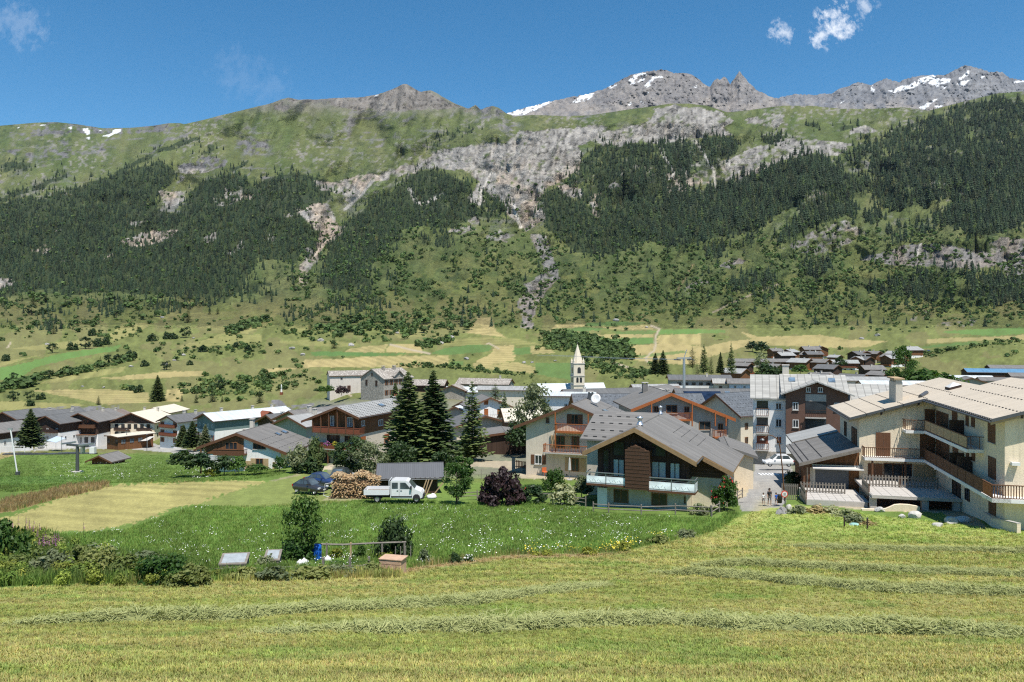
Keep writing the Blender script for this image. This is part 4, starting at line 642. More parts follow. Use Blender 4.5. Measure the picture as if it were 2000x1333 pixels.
def tree(name, px, py, H, W, kind, label, cat='tree', group=None, seed=None, D=None, stretch=1.0, trunkfrac=.2, mat=None, flowers=None, leaf=None, sink=.15):
    """plant with trunk and crown standing at a surveyed bearing"""
    D = D or gD(px, py); p = P(px, py, D); seed = seed if seed is not None else int(px*7+py) % 3
    o = empty(name, (p.x, p.y, p.z-sink), rnd.random()*6.28, label, cat, group); big = H*F/D > 42
    k = (kind, mat, seed, big, flowers)
    if k not in CM:
        if kind == 'spruce': m = spruce_mesh(seed, 11, 2.5, 46 if big else 18, 13 if big else 8, mat or 'needle'); tr = trunk_mesh(10.4, .16, seed)
        elif kind == 'larch': m = spruce_mesh(seed, 11, 2.4, 34 if big else 18, 8, mat or 'larch_needle', .12, .12); tr = trunk_mesh(10.4, .15, seed)
        elif kind == 'bush': m = crown_mesh(seed, 1.0, .85, .1, .075 if big else .12, 24 if big else 20, 150 if big else 55, mat or 'leaf_dark', 'dome', flowers); tr = trunk_mesh(.5, .04, seed, 'bark', 4, .4)
        elif kind == 'weeping': m = crown_mesh(seed, 1.0, 1.5, .5, .05, 46, 110, mat or 'leaf_silver', 'oval', flowers, .8); tr = trunk_mesh(1.7, .04, seed, 'bark_pale', 7, .7)
        elif kind == 'column': m = crown_mesh(seed, .5, 1.6, .15, .07, 24, 100, mat or 'leaf', 'column', flowers); tr = trunk_mesh(1.5, .04, seed, 'bark', 5, .4)
        else: m = crown_mesh(seed, 1.0, 1.5, .45, .06 if big else .11, 30 if big else 16, 120 if big else 40, mat or 'leaf', 'oval', flowers); tr = trunk_mesh(1.6, .06, seed, 'bark', 7, .75)
        CM[k] = m; TM[k] = tr
    zx = {'spruce': (2.5, 11), 'larch': (2.4, 11), 'bush': (.88, 1.2), 'weeping': (.95, 2.1), 'column': (.55, 1.85)}.get(kind, (.95, 2.15)); s_ = (W/2/zx[0], W/2/zx[0], H/zx[1])
    link('crown', CM[k], o, scale=s_); link('trunk', TM[k], o, scale=s_); return o
# ------------------------------------------------------------------ building materials
plain('cream', (.68, .60, .47), .9, .07, .8, .02, streak=.55); plain('cream_warm', (.80, .67, .49), .9, .06, .9, .03, streak=.55); plain('beige', (.62, .54, .43), .9, .08, .8, .02, streak=.55); plain('render_white', (.80, .78, .74), .9, .05, .7, .02, streak=.55); plain('render_grey', (.36, .34, .31), .9, .1, .8, .02, streak=.55)
plain('render_brown', (.13, .072, .052), .85, .1, 1.5, .02); plain('render_teal', (.15, .21, .20), .9, .1, 1, .02); plain('render_blue', (.42, .50, .58), .9, .08, 1, .02); plain('render_pink', (.62, .55, .48), .9, .08, .8, .02, streak=.55)
boards('timber', (.16, .072, .030), 'h', .18); boards('timber_dark', (.055, .032, .022), 'h', .2); boards('timber_red', (.19, .062, .030), 'h', .16); boards('timber_log', (.085, .045, .026), 2, .19, .4)
plain('wood_orange', (.34, .105, .03), .6, .2, 3, .01); plain('wood_brown', (.13, .06, .03), .65, .25, 3, .01); plain('wood_dark', (.05, .03, .022), .7, .25, 3, .01); plain('wood_grey', (.21, .185, .155), .85, .3, 4, .02); plain('wood_pale', (.42, .30, .17), .7, .2, 3, .01); plain('soffit', (.30, .19, .095), .7, .2, 3, .01); plain('wood_red', (.22, .07, .035), .65, .2, 3, .01)
plain('frame_white', (.72, .71, .68), .5, .04, 3, 0); plain('frame_brown', (.24, .11, .045), .5, .15, 3, 0); plain('steel', (.42, .44, .46), .35, .08, 4, 0, .7); plain('steel_dark', (.10, .105, .11), .4, .1, 4, 0, .3); plain('concrete', (.46, .43, .39), .9, .12, 1.5, .03); plain('tin', (.62, .63, .64), .3, .06, 5, 0, .8)
plain('black_metal', (.025, .026, .028), .45, .1, 4, 0); plain('shade_grey', (.13, .135, .14), .8, .1, 2, 0); plain('snowguard', (.035, .036, .038), .6, .1, 3, 0); plain('chimney_render', (.55, .50, .42), .9, .12, 2, .03); plain('curtain', (.46, .56, .52), .9, .12, 6, 0); plain('awning', (.52, .50, .46), .8, .08, 3, 0)
glassmat('pane', (.025, .03, .034), .1, .5); glassmat('pane_light', (.10, .13, .15), .1, .5); glassmat('solar', (.012, .018, .035), .12, .6); glassmat('frosted', (.70, .74, .73), .35, .4); glassmat('skylight', (.12, .17, .22), .05, .8)
metalroof('roof_grey', (.172, .163, .15)); metalroof('roof_light', (.30, .30, .285), .5); metalroof('roof_dark', (.125, .125, .122), .5); metalroof('roof_beige', (.50, .43, .335), .5, .65, .05, .12); metalroof('roof_pale', (.50, .53, .53), .6, .45, .12, .3); metalroof('roof_cream', (.58, .53, .42), .6, .6, .06, .2); metalroof('roof_slate', (.11, .12, .13), .45, .5, .2, .2, .5); metalroof('roof_ribbed', (.11, .113, .118), .24, .5, .05, .1); metalroof('roof_tile_light', (.34, .33, .30), .45, .6, .16, .2, 1.1); metalroof('roof_blue', (.10, .22, .34), .5)
metalroof('roof_brown', (.19, .15, .125), .5)
stonework('stone_wall', (.26, .235, .20), (.44, .40, .34), 2.2); stonework('lauze', (.30, .265, .225), (.46, .42, .365), 1.3, (.14, .125, .11), .9, .6); stonework('stone_dark', (.17, .16, .15), (.32, .30, .27), 2.0)
def beam_tint(): pass

UNIT = {}
def ubox(mat):
    if mat not in UNIT:
        b = MB(); b.box(-.5, .5, -.5, .5, -.5, .5); UNIT[mat] = b.mesh('piece', mat)
    return UNIT[mat]
WINM = {}
class House:
    def __init__(s, name, label, corner, D, rz, side='R', front=None, back=None, w=None, d=None, apex=None, hr=None, pitch=.42, pr=None, of=1.0, ob=.8, osd=.9, wall='cream', upper=None, split=None, roof='roof_grey', trim='wood_brown', z='', group=None, cat='house', sink=3.0, rx=0.0, th=.2, barge=.26, roof_y=None, dz=0, top=None, eave=None):
        s.z = z; s.rz = R(rz); s.ax = Vector((math.cos(s.rz), math.sin(s.rz), 0)); s.ay = Vector((-math.sin(s.rz), math.cos(s.rz), 0)); cx, cy = Z(z, *(corner or top)); C = P(cx, cy, D); C.z += dz
        if front is not None: q = Z(z, front, 0)[0]; w = abs(s._plane(C, s.ax, s.ay, q))
        if back is not None: q = Z(z, back, 0)[0]; d = abs(s._plane(C, s.ay, s.ax, q))
        s.w, s.d = w, d; s.fy, s.lx, s.Rx = -d/2, -w/2, w/2; s.o = C+s.ax*(-w/2 if side == 'R' else w/2)+s.ay*(d/2)
        if top is not None: hr = eave+pitch*w/2; s.o = C-Vector((0, 0, hr+th))+s.ay*(d/2+of)
        s.root = empty(name, s.o, s.rz, label, cat, group); s.of, s.ob, s.osd = of, ob, osd; s.rx = rx; s.trim = trim
        if apex is not None:
            ap = s.hit('F', *apex, off=of); hr = ap[1]-th; s.rx = rx = ap[0] if abs(ap[0]) < w*.45 else 0
        s.hr = hr; pl = pitch; pr = pr or pitch; s.pl, s.pr = pl, pr; hl = hr-pl*(w/2+rx); hR = hr-pr*(w/2-rx); s.hl, s.hR = hl, hR
        b = MB()
        def outline(z0, zmax=None):
            pts = [(-w/2, z0), (w/2, z0)]
            return pts+[(w/2, hR), (rx, hr), (-w/2, hl)]
        if upper and split:
            b.box(-w/2, w/2, -d/2, d/2, -sink, split); b.build('wall', wall, s.root)
            g = .05; u = MB(); u.prism([(-w/2-g, split-.06), (w/2+g, split-.06), (w/2+g, hR-.01), (rx, hr-.01), (-w/2-g, hl-.01)], -d/2-g, d/2+g); u.build('timber_wall', upper, s.root)
        else: b.prism(outline(-sink), -d/2, d/2); b.build('wall', wall, s.root)
        y0, y1 = roof_y or (-d/2-of, d/2+ob); el, er = -w/2-osd, w/2+osd; zl, zr = hl-pl*osd, hR-pr*osd; e = .03
        r_ = MB(); r_.prism([(el, zl+e), (rx, hr+e), (er, zr+e), (er, zr+e+th), (rx, hr+e+th), (el, zl+e+th)], y0, y1, [1, 1, 2, 0, 0, 2, 2, 2]); s.roof = r_.build('roof', [roof, 'soffit', trim], s.root)
        if barge:
            for (xa, za, xb, zb) in ((el, zl, rx, hr), (rx, hr, er, zr)):
                m = MB(); m.prism([(xa, za+e-barge*.8), (xb, zb+e-barge*.8), (xb, zb+e+th*.9), (xa, za+e+th*.9)], y0-.06, y0-.004); m.build('bargeboard', trim, s.root)
            m = MB(); m.tube([(rx, y0-.02, hr+th+e+.01), (rx, y1+.02, hr+th+e+.01)], .07, 6); m.build('ridge_cap', roof, s.roof)
            for xx, zz in ((el, zl), (er, zr)):
                m = MB(); m.tube([(xx+(.07 if xx > 0 else -.07), y0, zz+.06), (xx+(.07 if xx > 0 else -.07), y1, zz+.06)], .06, 6); m.build('gutter', 'steel_dark', s.roof)
    def _plane(s, C, along, normal, px):
        # parameter along `along` from C where the vertical plane normal to `normal` meets bearing px
        k = (px-CX)/F; return (k*C.y-C.x)/(along.x-k*along.y)
    def loc(s, px, py):
        d = Vector(((px-CX)/F, 1, -(py-HY)/F)); o = -s.o; c, n = math.cos(-s.rz), math.sin(-s.rz)
        return Vector((o.x*c-o.y*n, o.x*n+o.y*c, o.z)), Vector((d.x*c-d.y*n, d.x*n+d.y*c, d.z))
    def hit(s, face, x, y, off=0.0):
        o, d = s.loc(*Z(s.z, x, y))
        if face == 'F': t = (s.fy-off-o.y)/d.y; q = o+d*t; return q.x, q.z
        if face == 'R': t = (s.Rx+off-o.x)/d.x; q = o+d*t; return q.y, q.z
        t = (s.lx-off-o.x)/d.x; q = o+d*t; return -q.y, q.z
    def pt(s, face, u, v, n):
        if face == 'F': return Vector((u, s.fy-n, v))
        if face == 'R': return Vector((s.Rx+n, u, v))
        return Vector((s.lx-n, -u, v))
    def piece(s, name, face, u0, u1, v0, v1, n0, n1, mat, parent=None):
        c = s.pt(face, (u0+u1)/2, (v0+v1)/2, (n0+n1)/2); du, dv, dn = abs(u1-u0), abs(v1-v0), abs(n1-n0)
        return link(name, ubox(mat), parent or s.root, c, scale=(du, dn, dv) if face == 'F' else (dn, du, dv))
    def rect(s, face, x0, y0, x1, y1, off=0.0):
        ym = (y0+y1)/2; xm = (x0+x1)/2; u0 = s.hit(face, x0, ym, off)[0]; u1 = s.hit(face, x1, ym, off)[0]; v1 = s.hit(face, xm, y0, off)[1]; v0 = s.hit(face, xm, y1, off)[1]
        return min(u0, u1), max(u0, u1), min(v0, v1), max(v0, v1)
    def win(s, face, x0, y0, x1, y1, frame='frame_brown', pane='pane', sh=None, side='LR', sill=True, off=0.0, px=True, mull=1, name='window', shw=None):
        u0, u1, v0, v1 = s.rect(face, x0, y0, x1, y1, off) if px else (x0, x1, y0, y1)
        off = off+(.05 if True else 0); w, h = u1-u0, v1-v0; key = (round(w, 2), round(h, 2), face == 'F', mull, frame, pane)
        if key not in WINM:
            f = min(.09, w*.12); A = (lambda a, b, z: (a, -b, z)) if face == 'F' else (lambda a, b, z: (b, a, z)); fm = MB(); pm = MB()
            def bx(m, a0, a1, n0, n1, z0, z1):
                p, q = A(a0, n0, z0), A(a1, n1, z1); m.box(min(p[0], q[0]), max(p[0], q[0]), min(p[1], q[1]), max(p[1], q[1]), z0, z1)
            sg = 1
            bx(fm, -w/2, w/2, 0, .07, -h/2, -h/2+f); bx(fm, -w/2, w/2, 0, .07, h/2-f, h/2); bx(fm, -w/2, -w/2+f, 0, .069, -h/2+f, h/2-f); bx(fm, w/2-f, w/2, 0, .069, -h/2+f, h/2-f)
            for k in range(mull): t = -w/2+w*(k+1)/(mull+1); bx(fm, t-f*.4, t+f*.4, 0, .066, -h/2+f, h/2-f)
            bx(pm, -w/2+f*.8, w/2-f*.8, 0, .02, -h/2+f*.8, h/2-f*.8); WINM[key] = (fm.mesh('window', frame), pm.mesh('pane', pane))
        fm, pm = WINM[key]; c = s.pt(face, (u0+u1)/2, (v0+v1)/2, off-.04); sc_ = (1, 1, 1) if face != 'L' else (-1, 1, 1)
        o = link(name, fm, s.root, c, scale=sc_); link('pane', pm, o)
        if sill and h < 1.7: q = s.piece('sill', face, u0-.08, u1+.08, v0-.09, v0-.005, off-.06, off+.12, 'concrete')
        if sh:
            ww = shw or w*.5
            if 'L' in side: s.shutter(face, u0-ww-.02, u0-.02, v0, v1, off, sh)
            if 'R' in side: s.shutter(face, u1+.02, u1+ww+.02, v0, v1, off, sh)
        return o
    def shutter(s, face, u0, u1, v0, v1, off=.05, mat='wood_brown'):
        o = s.piece('shutter', face, u0, u1, v0, v1, off-.05, off+.012, mat)
        return o
    def shut(s, face, x0, y0, x1, y1, mat='wood_brown', off=.05):
        u0, u1, v0, v1 = s.rect(face, x0, y0, x1, y1); m = (u0+u1)/2
        s.shutter(face, u0, m-.015, v0, v1, off, mat); s.shutter(face, m+.015, u1, v0, v1, off, mat)
        s.piece('sill', face, u0-.06, u1+.06, v0-.08, v0-.005, 0, .13, 'concrete')
    def balcony(s, face, x0, x1, ytop, yfloor, depth=1.2, style='bars', mat='wood_orange', floor='concrete', px=True, sides='LR', gap=.16, th=.16, bw=.045, uv=None):
        if px:
            xm = (x0+x1)/2; u0 = s.hit(face, x0, yfloor, depth)[0]; u1 = s.hit(face, x1, yfloor, depth)[0]; vt = s.hit(face, xm, ytop, depth)[1]; vf = s.hit(face, xm, yfloor, depth)[1]
        else: u0, u1, vt, vf = x0, x1, ytop, yfloor
        u0, u1 = min(u0, u1), max(u0, u1)
        b = s.piece('balcony', face, u0, u1, vf-th, vf, 0.0, depth, floor); M = b.matrix_basis.inverted()
        def sub(name, a0, a1, z0, z1, n0, n1, m):
            o = s.piece(name, face, a0, a1, z0, z1, n0, n1, m, b); o.matrix_parent_inverse = M; return o
        h = vt-vf; runs = [('f', u0, u1)]
        sub('handrail', u0-.03, u1+.03, vt-.07, vt, depth-.1, depth+.02, mat)
        if style != 'planks': sub('bottom_rail', u0, u1, vf+.06, vf+.12, depth-.07, depth-.02, mat)
        if style in ('bars', 'planks', 'cross'):
            g = gap; wd = bw if style != 'planks' else g*.9; n = max(2, int((u1-u0)/g)); lo = vf+.06 if style != 'planks' else vf-.1
            if style == 'cross': n = max(2, n//2)
            for i in range(n+1):
                u = u0+(u1-u0)*i/n; sub('baluster', u-wd/2, u+wd/2, lo, vt-.07, depth-.065, depth-.03, mat)
        elif style == 'glass':
            n = max(1, round((u1-u0)/1.9))
            for i in range(n):
                a, c = u0+(u1-u0)*i/n, u0+(u1-u0)*(i+1)/n; sub('glass_panel', a+.05, c-.05, vf+.0, vf+h*.66, depth-.045, depth-.03, 'frosted'); sub('post', c-.03, c+.03, vf, vt-.06, depth-.07, depth-.02, mat)
                r_ = random.Random(i+int(x0)); 
                for k in range(5):
                    t = a+(c-a)*(.2+.13*k); o = sub('etched_line', t-.012, t+.012, vf+.12+.1*(k % 2), vf+.42+.1*((k+i) % 2), depth-.029, depth-.024, 'steel'); o.rotation_euler = (0, R(35*(1 if k % 2 else -1)), 0)
            for q in (.78, .9): sub('rail_wire', u0, u1, vf+h*q-.012, vf+h*q+.012, depth-.06, depth-.03, mat)
        elif style == 'solid': sub('balcony_panel', u0, u1, vf+.03, vt-.07, depth-.06, depth-.03, mat)
        for sd in sides:
            u = u0 if (sd == 'L') == (face != 'zz') else u1
            sub('handrail', u-.03, u+.03, vt-.068, vt-.002, 0.02, depth-.1, mat); n = max(1, int(depth/(gap*1.3)))
            if style in ('solid',): sub('balcony_panel', u-.02, u+.02, vf+.03, vt-.07, .02, depth-.07, mat)
            elif style == 'glass': sub('glass_panel', u-.01, u+.01, vf, vf+h*.66, .05, depth-.08, 'frosted')
            else:
                for i in range(n): q = depth*(i+.5)/n; sub('baluster', u-.02, u+.02, vf+.06, vt-.07, q-.02, q+.02, mat)
        s.bal = (u0, u1, vf, vt); return b
    def chimney(s, x, y, w=.7, h=1.2, mat='chimney_render', d=None, cap='concrete', pots=0, name='chimney', sink=1.0):
        z = s.roofz(x)+.1; d = d or w; b = MB(); b.box(x-w/2, x+w/2, y-d/2, y+d/2, z-sink, z+h); c = b.build(name, mat, s.root)
        b = MB(); b.box(x-w/2-.1, x+w/2+.1, y-d/2-.1, y+d/2+.1, z+h+.22, z+h+.32)
        for sx in (-1, 1):
            for sy in (-1, 1): b.box(x+sx*(w/2-.09)-.06, x+sx*(w/2-.09)+.06, y+sy*(d/2-.09)-.06, y+sy*(d/2-.09)+.06, z+h-.01, z+h+.225)
        b.build('chimney_cap', cap, c)
        for i in range(pots):
            b = MB(); b.lathe([(.13, z+h+.3), (.11, z+h+.75), (.0, z+h+.76)], 8, 0, (x-w/2+w*(i+.5)/pots, y, 0)); b.build('chimney_pot', 'wood_red', c)
        return c
    def flue(s, x, y, h=.8, r=.14):
        z = s.roofz(x); b = MB(); b.lathe([(r*1.9, z), (r*1.2, z+.25), (r, z+.28), (r, z+h), (r*1.6, z+h), (r*1.6, z+h+.18), (0, z+h+.3)], 10, 0, (x, y, 0)); b.build('flue', 'tin', s.root, smooth=True)
    def roofz(s, x): return s.hr+.23-(s.pl*(s.rx-x) if x < s.rx else s.pr*(x-s.rx))
    def guards(s, side, rows, y0=None, y1=None, step=.8, length=.4, stagger=True, size=.09):
        """rows of short snow guards across one roof slope (too small to count: joined)"""
        b = MB(); y0 = -s.d/2-s.of+.3 if y0 is None else y0; y1 = s.d/2+s.ob-.3 if y1 is None else y1; sg = 1 if side == 'R' else -1; k = s.pr if side == 'R' else s.pl; L = (s.w/2+s.osd-s.rx*sg)
        for i, t in enumerate(rows):
            x = s.rx+sg*L*t; z = s.roofz(x); y = y0+(step*.5 if stagger and i % 2 else 0)
            while y < y1: b.box(x-.03, x+.03, y, y+length, z-.06, z+size*.7); y += step
        return tag(b.build('snow_guards', 'snowguard', s.roof), kind='stuff')
    def onroof(s, name, x0, x1, y0, y1, h, mat, lift=.0, sub=None):
        b = MB(); z0, z1 = s.roofz(x0)+lift, s.roofz(x1)+lift
        b.prism([(x0, z0-.1), (x1, z1-.1), (x1, z1+h), (x0, z0+h)], y0, y1); o = b.build(name, mat, s.root)
        if sub: b = MB(); b.prism([(x0+.08*(1 if x1 > x0 else -1), z0+h-.02), (x1-.08*(1 if x1 > x0 else -1), z1+h-.02), (x1-.08*(1 if x1 > x0 else -1), z1+h+.02), (x0+.08*(1 if x1 > x0 else -1), z0+h+.02)], y0+.08, y1-.08); b.build('pane', sub, o)
        return o
    def post(s, x, y, z0, z1, mat='wood_brown', w=.18): b = MB(); b.box(x-w/2, x+w/2, y-w/2, y+w/2, z0, z1); return b.build('post', mat, s.root)
    def block(s, name, x0, x1, y0, y1, z0, z1, mat): b = MB(); b.box(x0, x1, y0, y1, z0, z1); return b.build(name, mat, s.root)
    def rafters(s, n=5, mat='wood_brown', ln=None):
        """purlin ends under the front roof edge"""
        for i in range(n):
            t = -1+2*i/(n-1); x = s.rx+t*(s.w/2+s.osd*.6); z = s.roofz(x)-.33
            s.block('purlin', x-.09, x+.09, -s.d/2-s.of+.05, -s.d/2+.1, z-.12, z+.1, mat)
    def dish(s, x, y, r=.55, az=-20):
        z = s.roofz(x); e = MB(); n = 14
        M = Matrix.Translation((x, y, z+1.0)) @ Matrix.Rotation(R(az), 4, 'Z') @ Matrix.Rotation(R(70), 4, 'X'); prof = [(0.001, .0), (r*.4, .02), (r*.75, .08), (r, .16), (r*1.0, .18), (r*.7, .11), (0.001, .03)]
        e.lathe(prof, 16); e.v = [tuple(M @ Vector(p)) for p in e.v]; o = e.build('satellite_dish', 'frame_white', s.root, smooth=True)
        b = MB(); b.tube([(x, y, z-.2), (x, y, z+1.0)], .04, 6); b.tube([M @ Vector((0, -r, .12)), M @ Vector((0, 0, .6))], .015, 5); b.build('mast', 'steel', o)

class Frame(House):
    """facade frame of a building assembled by hand: front plane y=fy, left plane x=lx, right plane x=Rx"""
    def __init__(s, root, rz, fy, lx, Rx=0, z='G'):
        s.root = root; s.o = Vector(root.location); s.rz = R(rz); s.z = z; s.fy, s.lx, s.Rx = fy, lx, Rx; s.w = s.d = 1; s.of = s.ob = s.osd = 0

def autowin(h, face, rows, cols, ww=.9, wh=1.15, sh=None, frame='frame_white', pane='pane', z0=.9, zs=2.7, u0=None, u1=None, sill=False):
    L = h.w if face == 'F' else h.d; u0 = -L/2*.72 if u0 is None else u0; u1 = L/2*.72 if u1 is None else u1
    for r in range(rows):
        for c in range(cols):
            u = (u0+u1)/2 if cols == 1 else u0+(u1-u0)*c/(cols-1); z = z0+zs*r; h.win(face, u-ww/2, z, u+ww/2, z+wh, frame, pane, sh, px=False, sill=sill, mull=1 if ww > .8 else 0)
# ------------------------------------------------------------------ the chalets nearest to the viewer
# timber chalet with frosted glass balconies
h = House('timber_chalet', 'dark timber chalet with big grey roof and frosted glass balconies behind meadow', (1440, 1040), 76, -21.8, 'R', 755, None, d=13.5, apex=(1035, 385), pitch=.50, of=1.6, ob=1.0, osd=1.25, wall='beige', upper='timber_dark', split=2.9, trim='soffit', z='E', barge=.34)
for x0, y0, x1, y1 in ((875, 865, 990, 970), (1170, 895, 1292, 993)): h.win('F', x0, y0, x1, y1, 'frame_brown', 'pane')
h.win('F', 1425, 920, 1437, 975, 'frame_brown', 'pane', mull=0)
for x0, y0, x1, y1, p in ((868, 490, 960, 605, 'pane'), (868, 625, 960, 765, 'curtain'), (1170, 500, 1285, 610, 'pane'), (1170, 645, 1288, 775, 'curtain'), (1312, 655, 1395, 785, 'curtain'), (790, 555, 840, 740, 'pane')): h.win('F', x0, y0, x1, y1, 'wood_dark', p, sill=False, off=.05, mull=0 if p == 'pane' else 1)
h.balcony('F', 660, 968, 735, 825, 1.6, 'glass', 'steel', 'wood_brown', th=.22)
h.balcony('F', 1142, 1510, 780, 880, 1.7, 'glass', 'steel', 'wood_brown', th=.22)
u0 = h.hit('F', 965, 700, 1.75)[0]; u1 = h.hit('F', 1148, 700, 1.75)[0]; zb = h.hit('F', 1050, 868, 1.75)[1]; zt = h.hit('F', 1040, 520, 1.75)[1]; ze = h.hit('F', 1145, 575, 1.75)[1]
b = MB(); uc = (u0+u1)/2-.25; b.prism([(u0, zb), (u1, zb), (u1, ze), (uc, zt), (u0, ze+.1)], -h.d/2-1.7, -h.d/2+.1); bay = b.build('timber_bay', 'timber_log', h.root)
k = 0; zz = zb
while zz < zt-.1:
    a, c = u0-.03, u1+.03
    if zz > ze: f = (zz-ze)/(zt-ze); a, c = u0+(uc-u0)*f, u1+(uc-u1)*f
    if c-a > .25: link('plank', ubox('timber_log'), bay, ((a+c)/2, -h.d/2-1.74-.02*(k % 2), zz+.085), scale=(c-a, .07, .165))
    zz += .18; k += 1
h.win('R', 1512, 845, 1560, 915, 'frame_brown', 'pane'); h.win('R', 1512, 625, 1552, 695, 'frame_brown', 'pane', off=.05)
h.guards('R', (.42, .56, .7, .84), -1, h.d/2-1, .62, .24, False, .05); h.flue(h.rx, -h.d/2+1, .6, .2); h.flue(h.rx, h.d/2-1.5, .7, .14)
b = MB(); xa, xb = -h.w/2-4.2, h.rx-.6; ya, yb, za, zb_ = .6, 7.4, h.hl-.55, h.hl+2.0; b.prism([(ya, za), (yb, zb_), (yb, zb_+.18), (ya, za+.18)], xa, xb, [1, 0, 0, 0, 0, 0], 'yz'); wing = b.build('wing_roof', ['roof_grey', 'soffit'], h.root)
b = MB()
for i, t in enumerate((.08, .3, .55, .8)):
    y = ya+(yb-ya)*t; z = za+.18+(zb_-za)*t; x = xa+.3+(.5 if i % 2 else 0)
    while x < xb-1.5: b.box(x, x+.45, y-.05, y+.05, z-.05, z+.1); x += 1.1
tag(b.build('snow_guards', 'snowguard', wing), kind='stuff'); h.block('wing_wall', -h.w/2-3.6, -h.w/2-.02, 1.5, 7.0, -3, h.hl-.35, 'beige')
# lower roof step on the right with a timber-clad wing
xr = h.w/2; xe = xr+h.osd; zr = h.roofz(xe)-.2; x2 = xe+3.0; z2 = zr-h.pr*3.0; b = MB(); b.prism([(xe-.01, zr), (x2, z2), (x2, z2+.2), (xe-.01, zr+.2)], -h.d/2+2.6, h.d/2+1.0, [1, 1, 0, 0, 2, 2]); b.build('side_roof', ['roof_grey', 'soffit', 'soffit'], h.root)
b = MB(); b.prism([(xr+.3, h.roofz(xr+.3)-.55), (x2, z2-.28), (x2, z2+.2), (xr+.3, h.roofz(xr+.3)-.22)], -h.d/2+2.52, -h.d/2+2.59); b.build('bargeboard', 'soffit', h.root)
b = MB(); b.prism([(xr+.02, 2.9), (x2-.9, 2.9), (x2-.9, z2+.42), (xr+.02, h.roofz(xr)-.5)], -h.d/2+3.4, h.d/2); b.build('timber_wing', 'timber_log', h.root)
h.block('wing_base', xr+.02, x2-1.0, -h.d/2+3.5, h.d/2-.05, -3, 2.9, 'cream'); h.block('boiler_cover', -h.w/2+.1, -h.w/2+1.1, -h.d/2-.75, -h.d/2-.02, -.3, 1.9, 'render_white')
for i in range(6): x = h.rx+(-1+2*i/5)*(h.w/2+.6); z = h.roofz(x)-.36; h.block('purlin', x-.1, x+.1, -h.d/2-h.of+.05, -h.d/2+.1, z-.14, z+.1, 'wood_dark')
TIMBER = h
# garage with lean-to roof at its right
h = House('garage', 'low cream garage with grey lean-to roof right of timber chalet', (1965, 790), 92, -12, 'R', 1760, d=9, hr=3.7, pitch=.32, pr=.32, of=.5, osd=.5, ob=.4, wall='cream_warm', trim='roof_grey', z='E', rx=-1.3, cat='garage', barge=.15)
# cream chalet with orange balconies
h = House('balcony_chalet', 'cream chalet with orange wooden balconies and grey roof behind garden', (190, 735), 108, -18, 'L', 1010, d=11, apex=(545, 200), pitch=.40, of=.8, osd=1.6, ob=.8, wall='beige', trim='wood_brown', z='E', barge=.3)
h.win('F', 345, 305, 371, 348, 'frame_brown'); h.win('F', 540, 278, 600, 358, 'frame_brown', 'pane', 'wood_brown', sill=False); h.win('F', 425, 445, 495, 545, 'frame_brown', 'pane', 'wood_pale', sill=False, shw=.75); h.win('F', 560, 450, 590, 545, 'frame_brown', 'pane', 'wood_brown', sill=False)
h.win('F', 258, 595, 315, 668, 'frame_white', 'pane', 'wood_brown'); h.win('F', 545, 620, 605, 725, 'frame_brown', 'pane', 'wood_pale', sill=False, shw=.9); h.win('F', 770, 320, 785, 350, 'frame_brown', mull=0)
h.balcony('F', 415, 682, 355, 420, 1.3, 'bars', 'wood_orange', 'wood_orange', gap=.2); h.balcony('F', 324, 712, 522, 585, 1.5, 'bars', 'wood_orange', 'concrete', gap=.2)
for x in (418, 676):
    u = h.hit('F', x, 400, 1.2)[0]; h.post(u, -h.d/2-1.2, h.bal[2], h.roofz(u)-.3, 'wood_orange', .14)
h.guards('R', (.35, .5, .65, .8, .94), None, None, .62, .26, False, .06); h.chimney(h.rx+.6, h.d/2-2.2, .7, .9, 'steel_dark'); h.dish(h.rx+2.0, .5, .75, -10); h.onroof('skylight', h.rx+3.2, h.rx+4.3, -1.2, 0.2, .12, 'steel_dark', 0, 'skylight'); h.rafters(7)
BALC = h
# chalet with bright orange roof timbers
h = House('orange_trim_chalet', 'grey-brown chalet with bright orange gable timbers and posts behind the timber chalet', (1770, 480), 128, 3, 'R', 1040, d=14, apex=(1325, 112), pitch=.40, of=1.0, osd=.9, ob=.8, wall='render_grey', trim='wood_orange', z='E', barge=.42)
for x0, y0, x1, y1 in ((1187, 215, 1227, 262), (1285, 205, 1370, 270), (1425, 218, 1465, 265), (1540, 335, 1630, 400), (1688, 350, 1728, 402)): h.win('F', x0, y0, x1, y1, 'frame_brown')
h.balcony('F', 1165, 1490, 268, 325, 1.3, 'bars', 'wood_orange', 'wood_orange', gap=.2); h.balcony('F', 1665, 1755, 402, 460, 1.2, 'bars', 'wood_orange', 'wood_orange', gap=.2)
for x in (1170, 1488, 1668, 1752): u = h.hit('F', x, 300, 1.25)[0]; h.post(u, -h.d/2-1.25, 2.5, h.roofz(u)-.3, 'wood_orange', .18)
h.guards('R', (.45, .7, .9), None, None, .5, .22, False, .05); h.chimney(h.rx-1.8, 3.5, .9, 1.3, 'roof_grey')
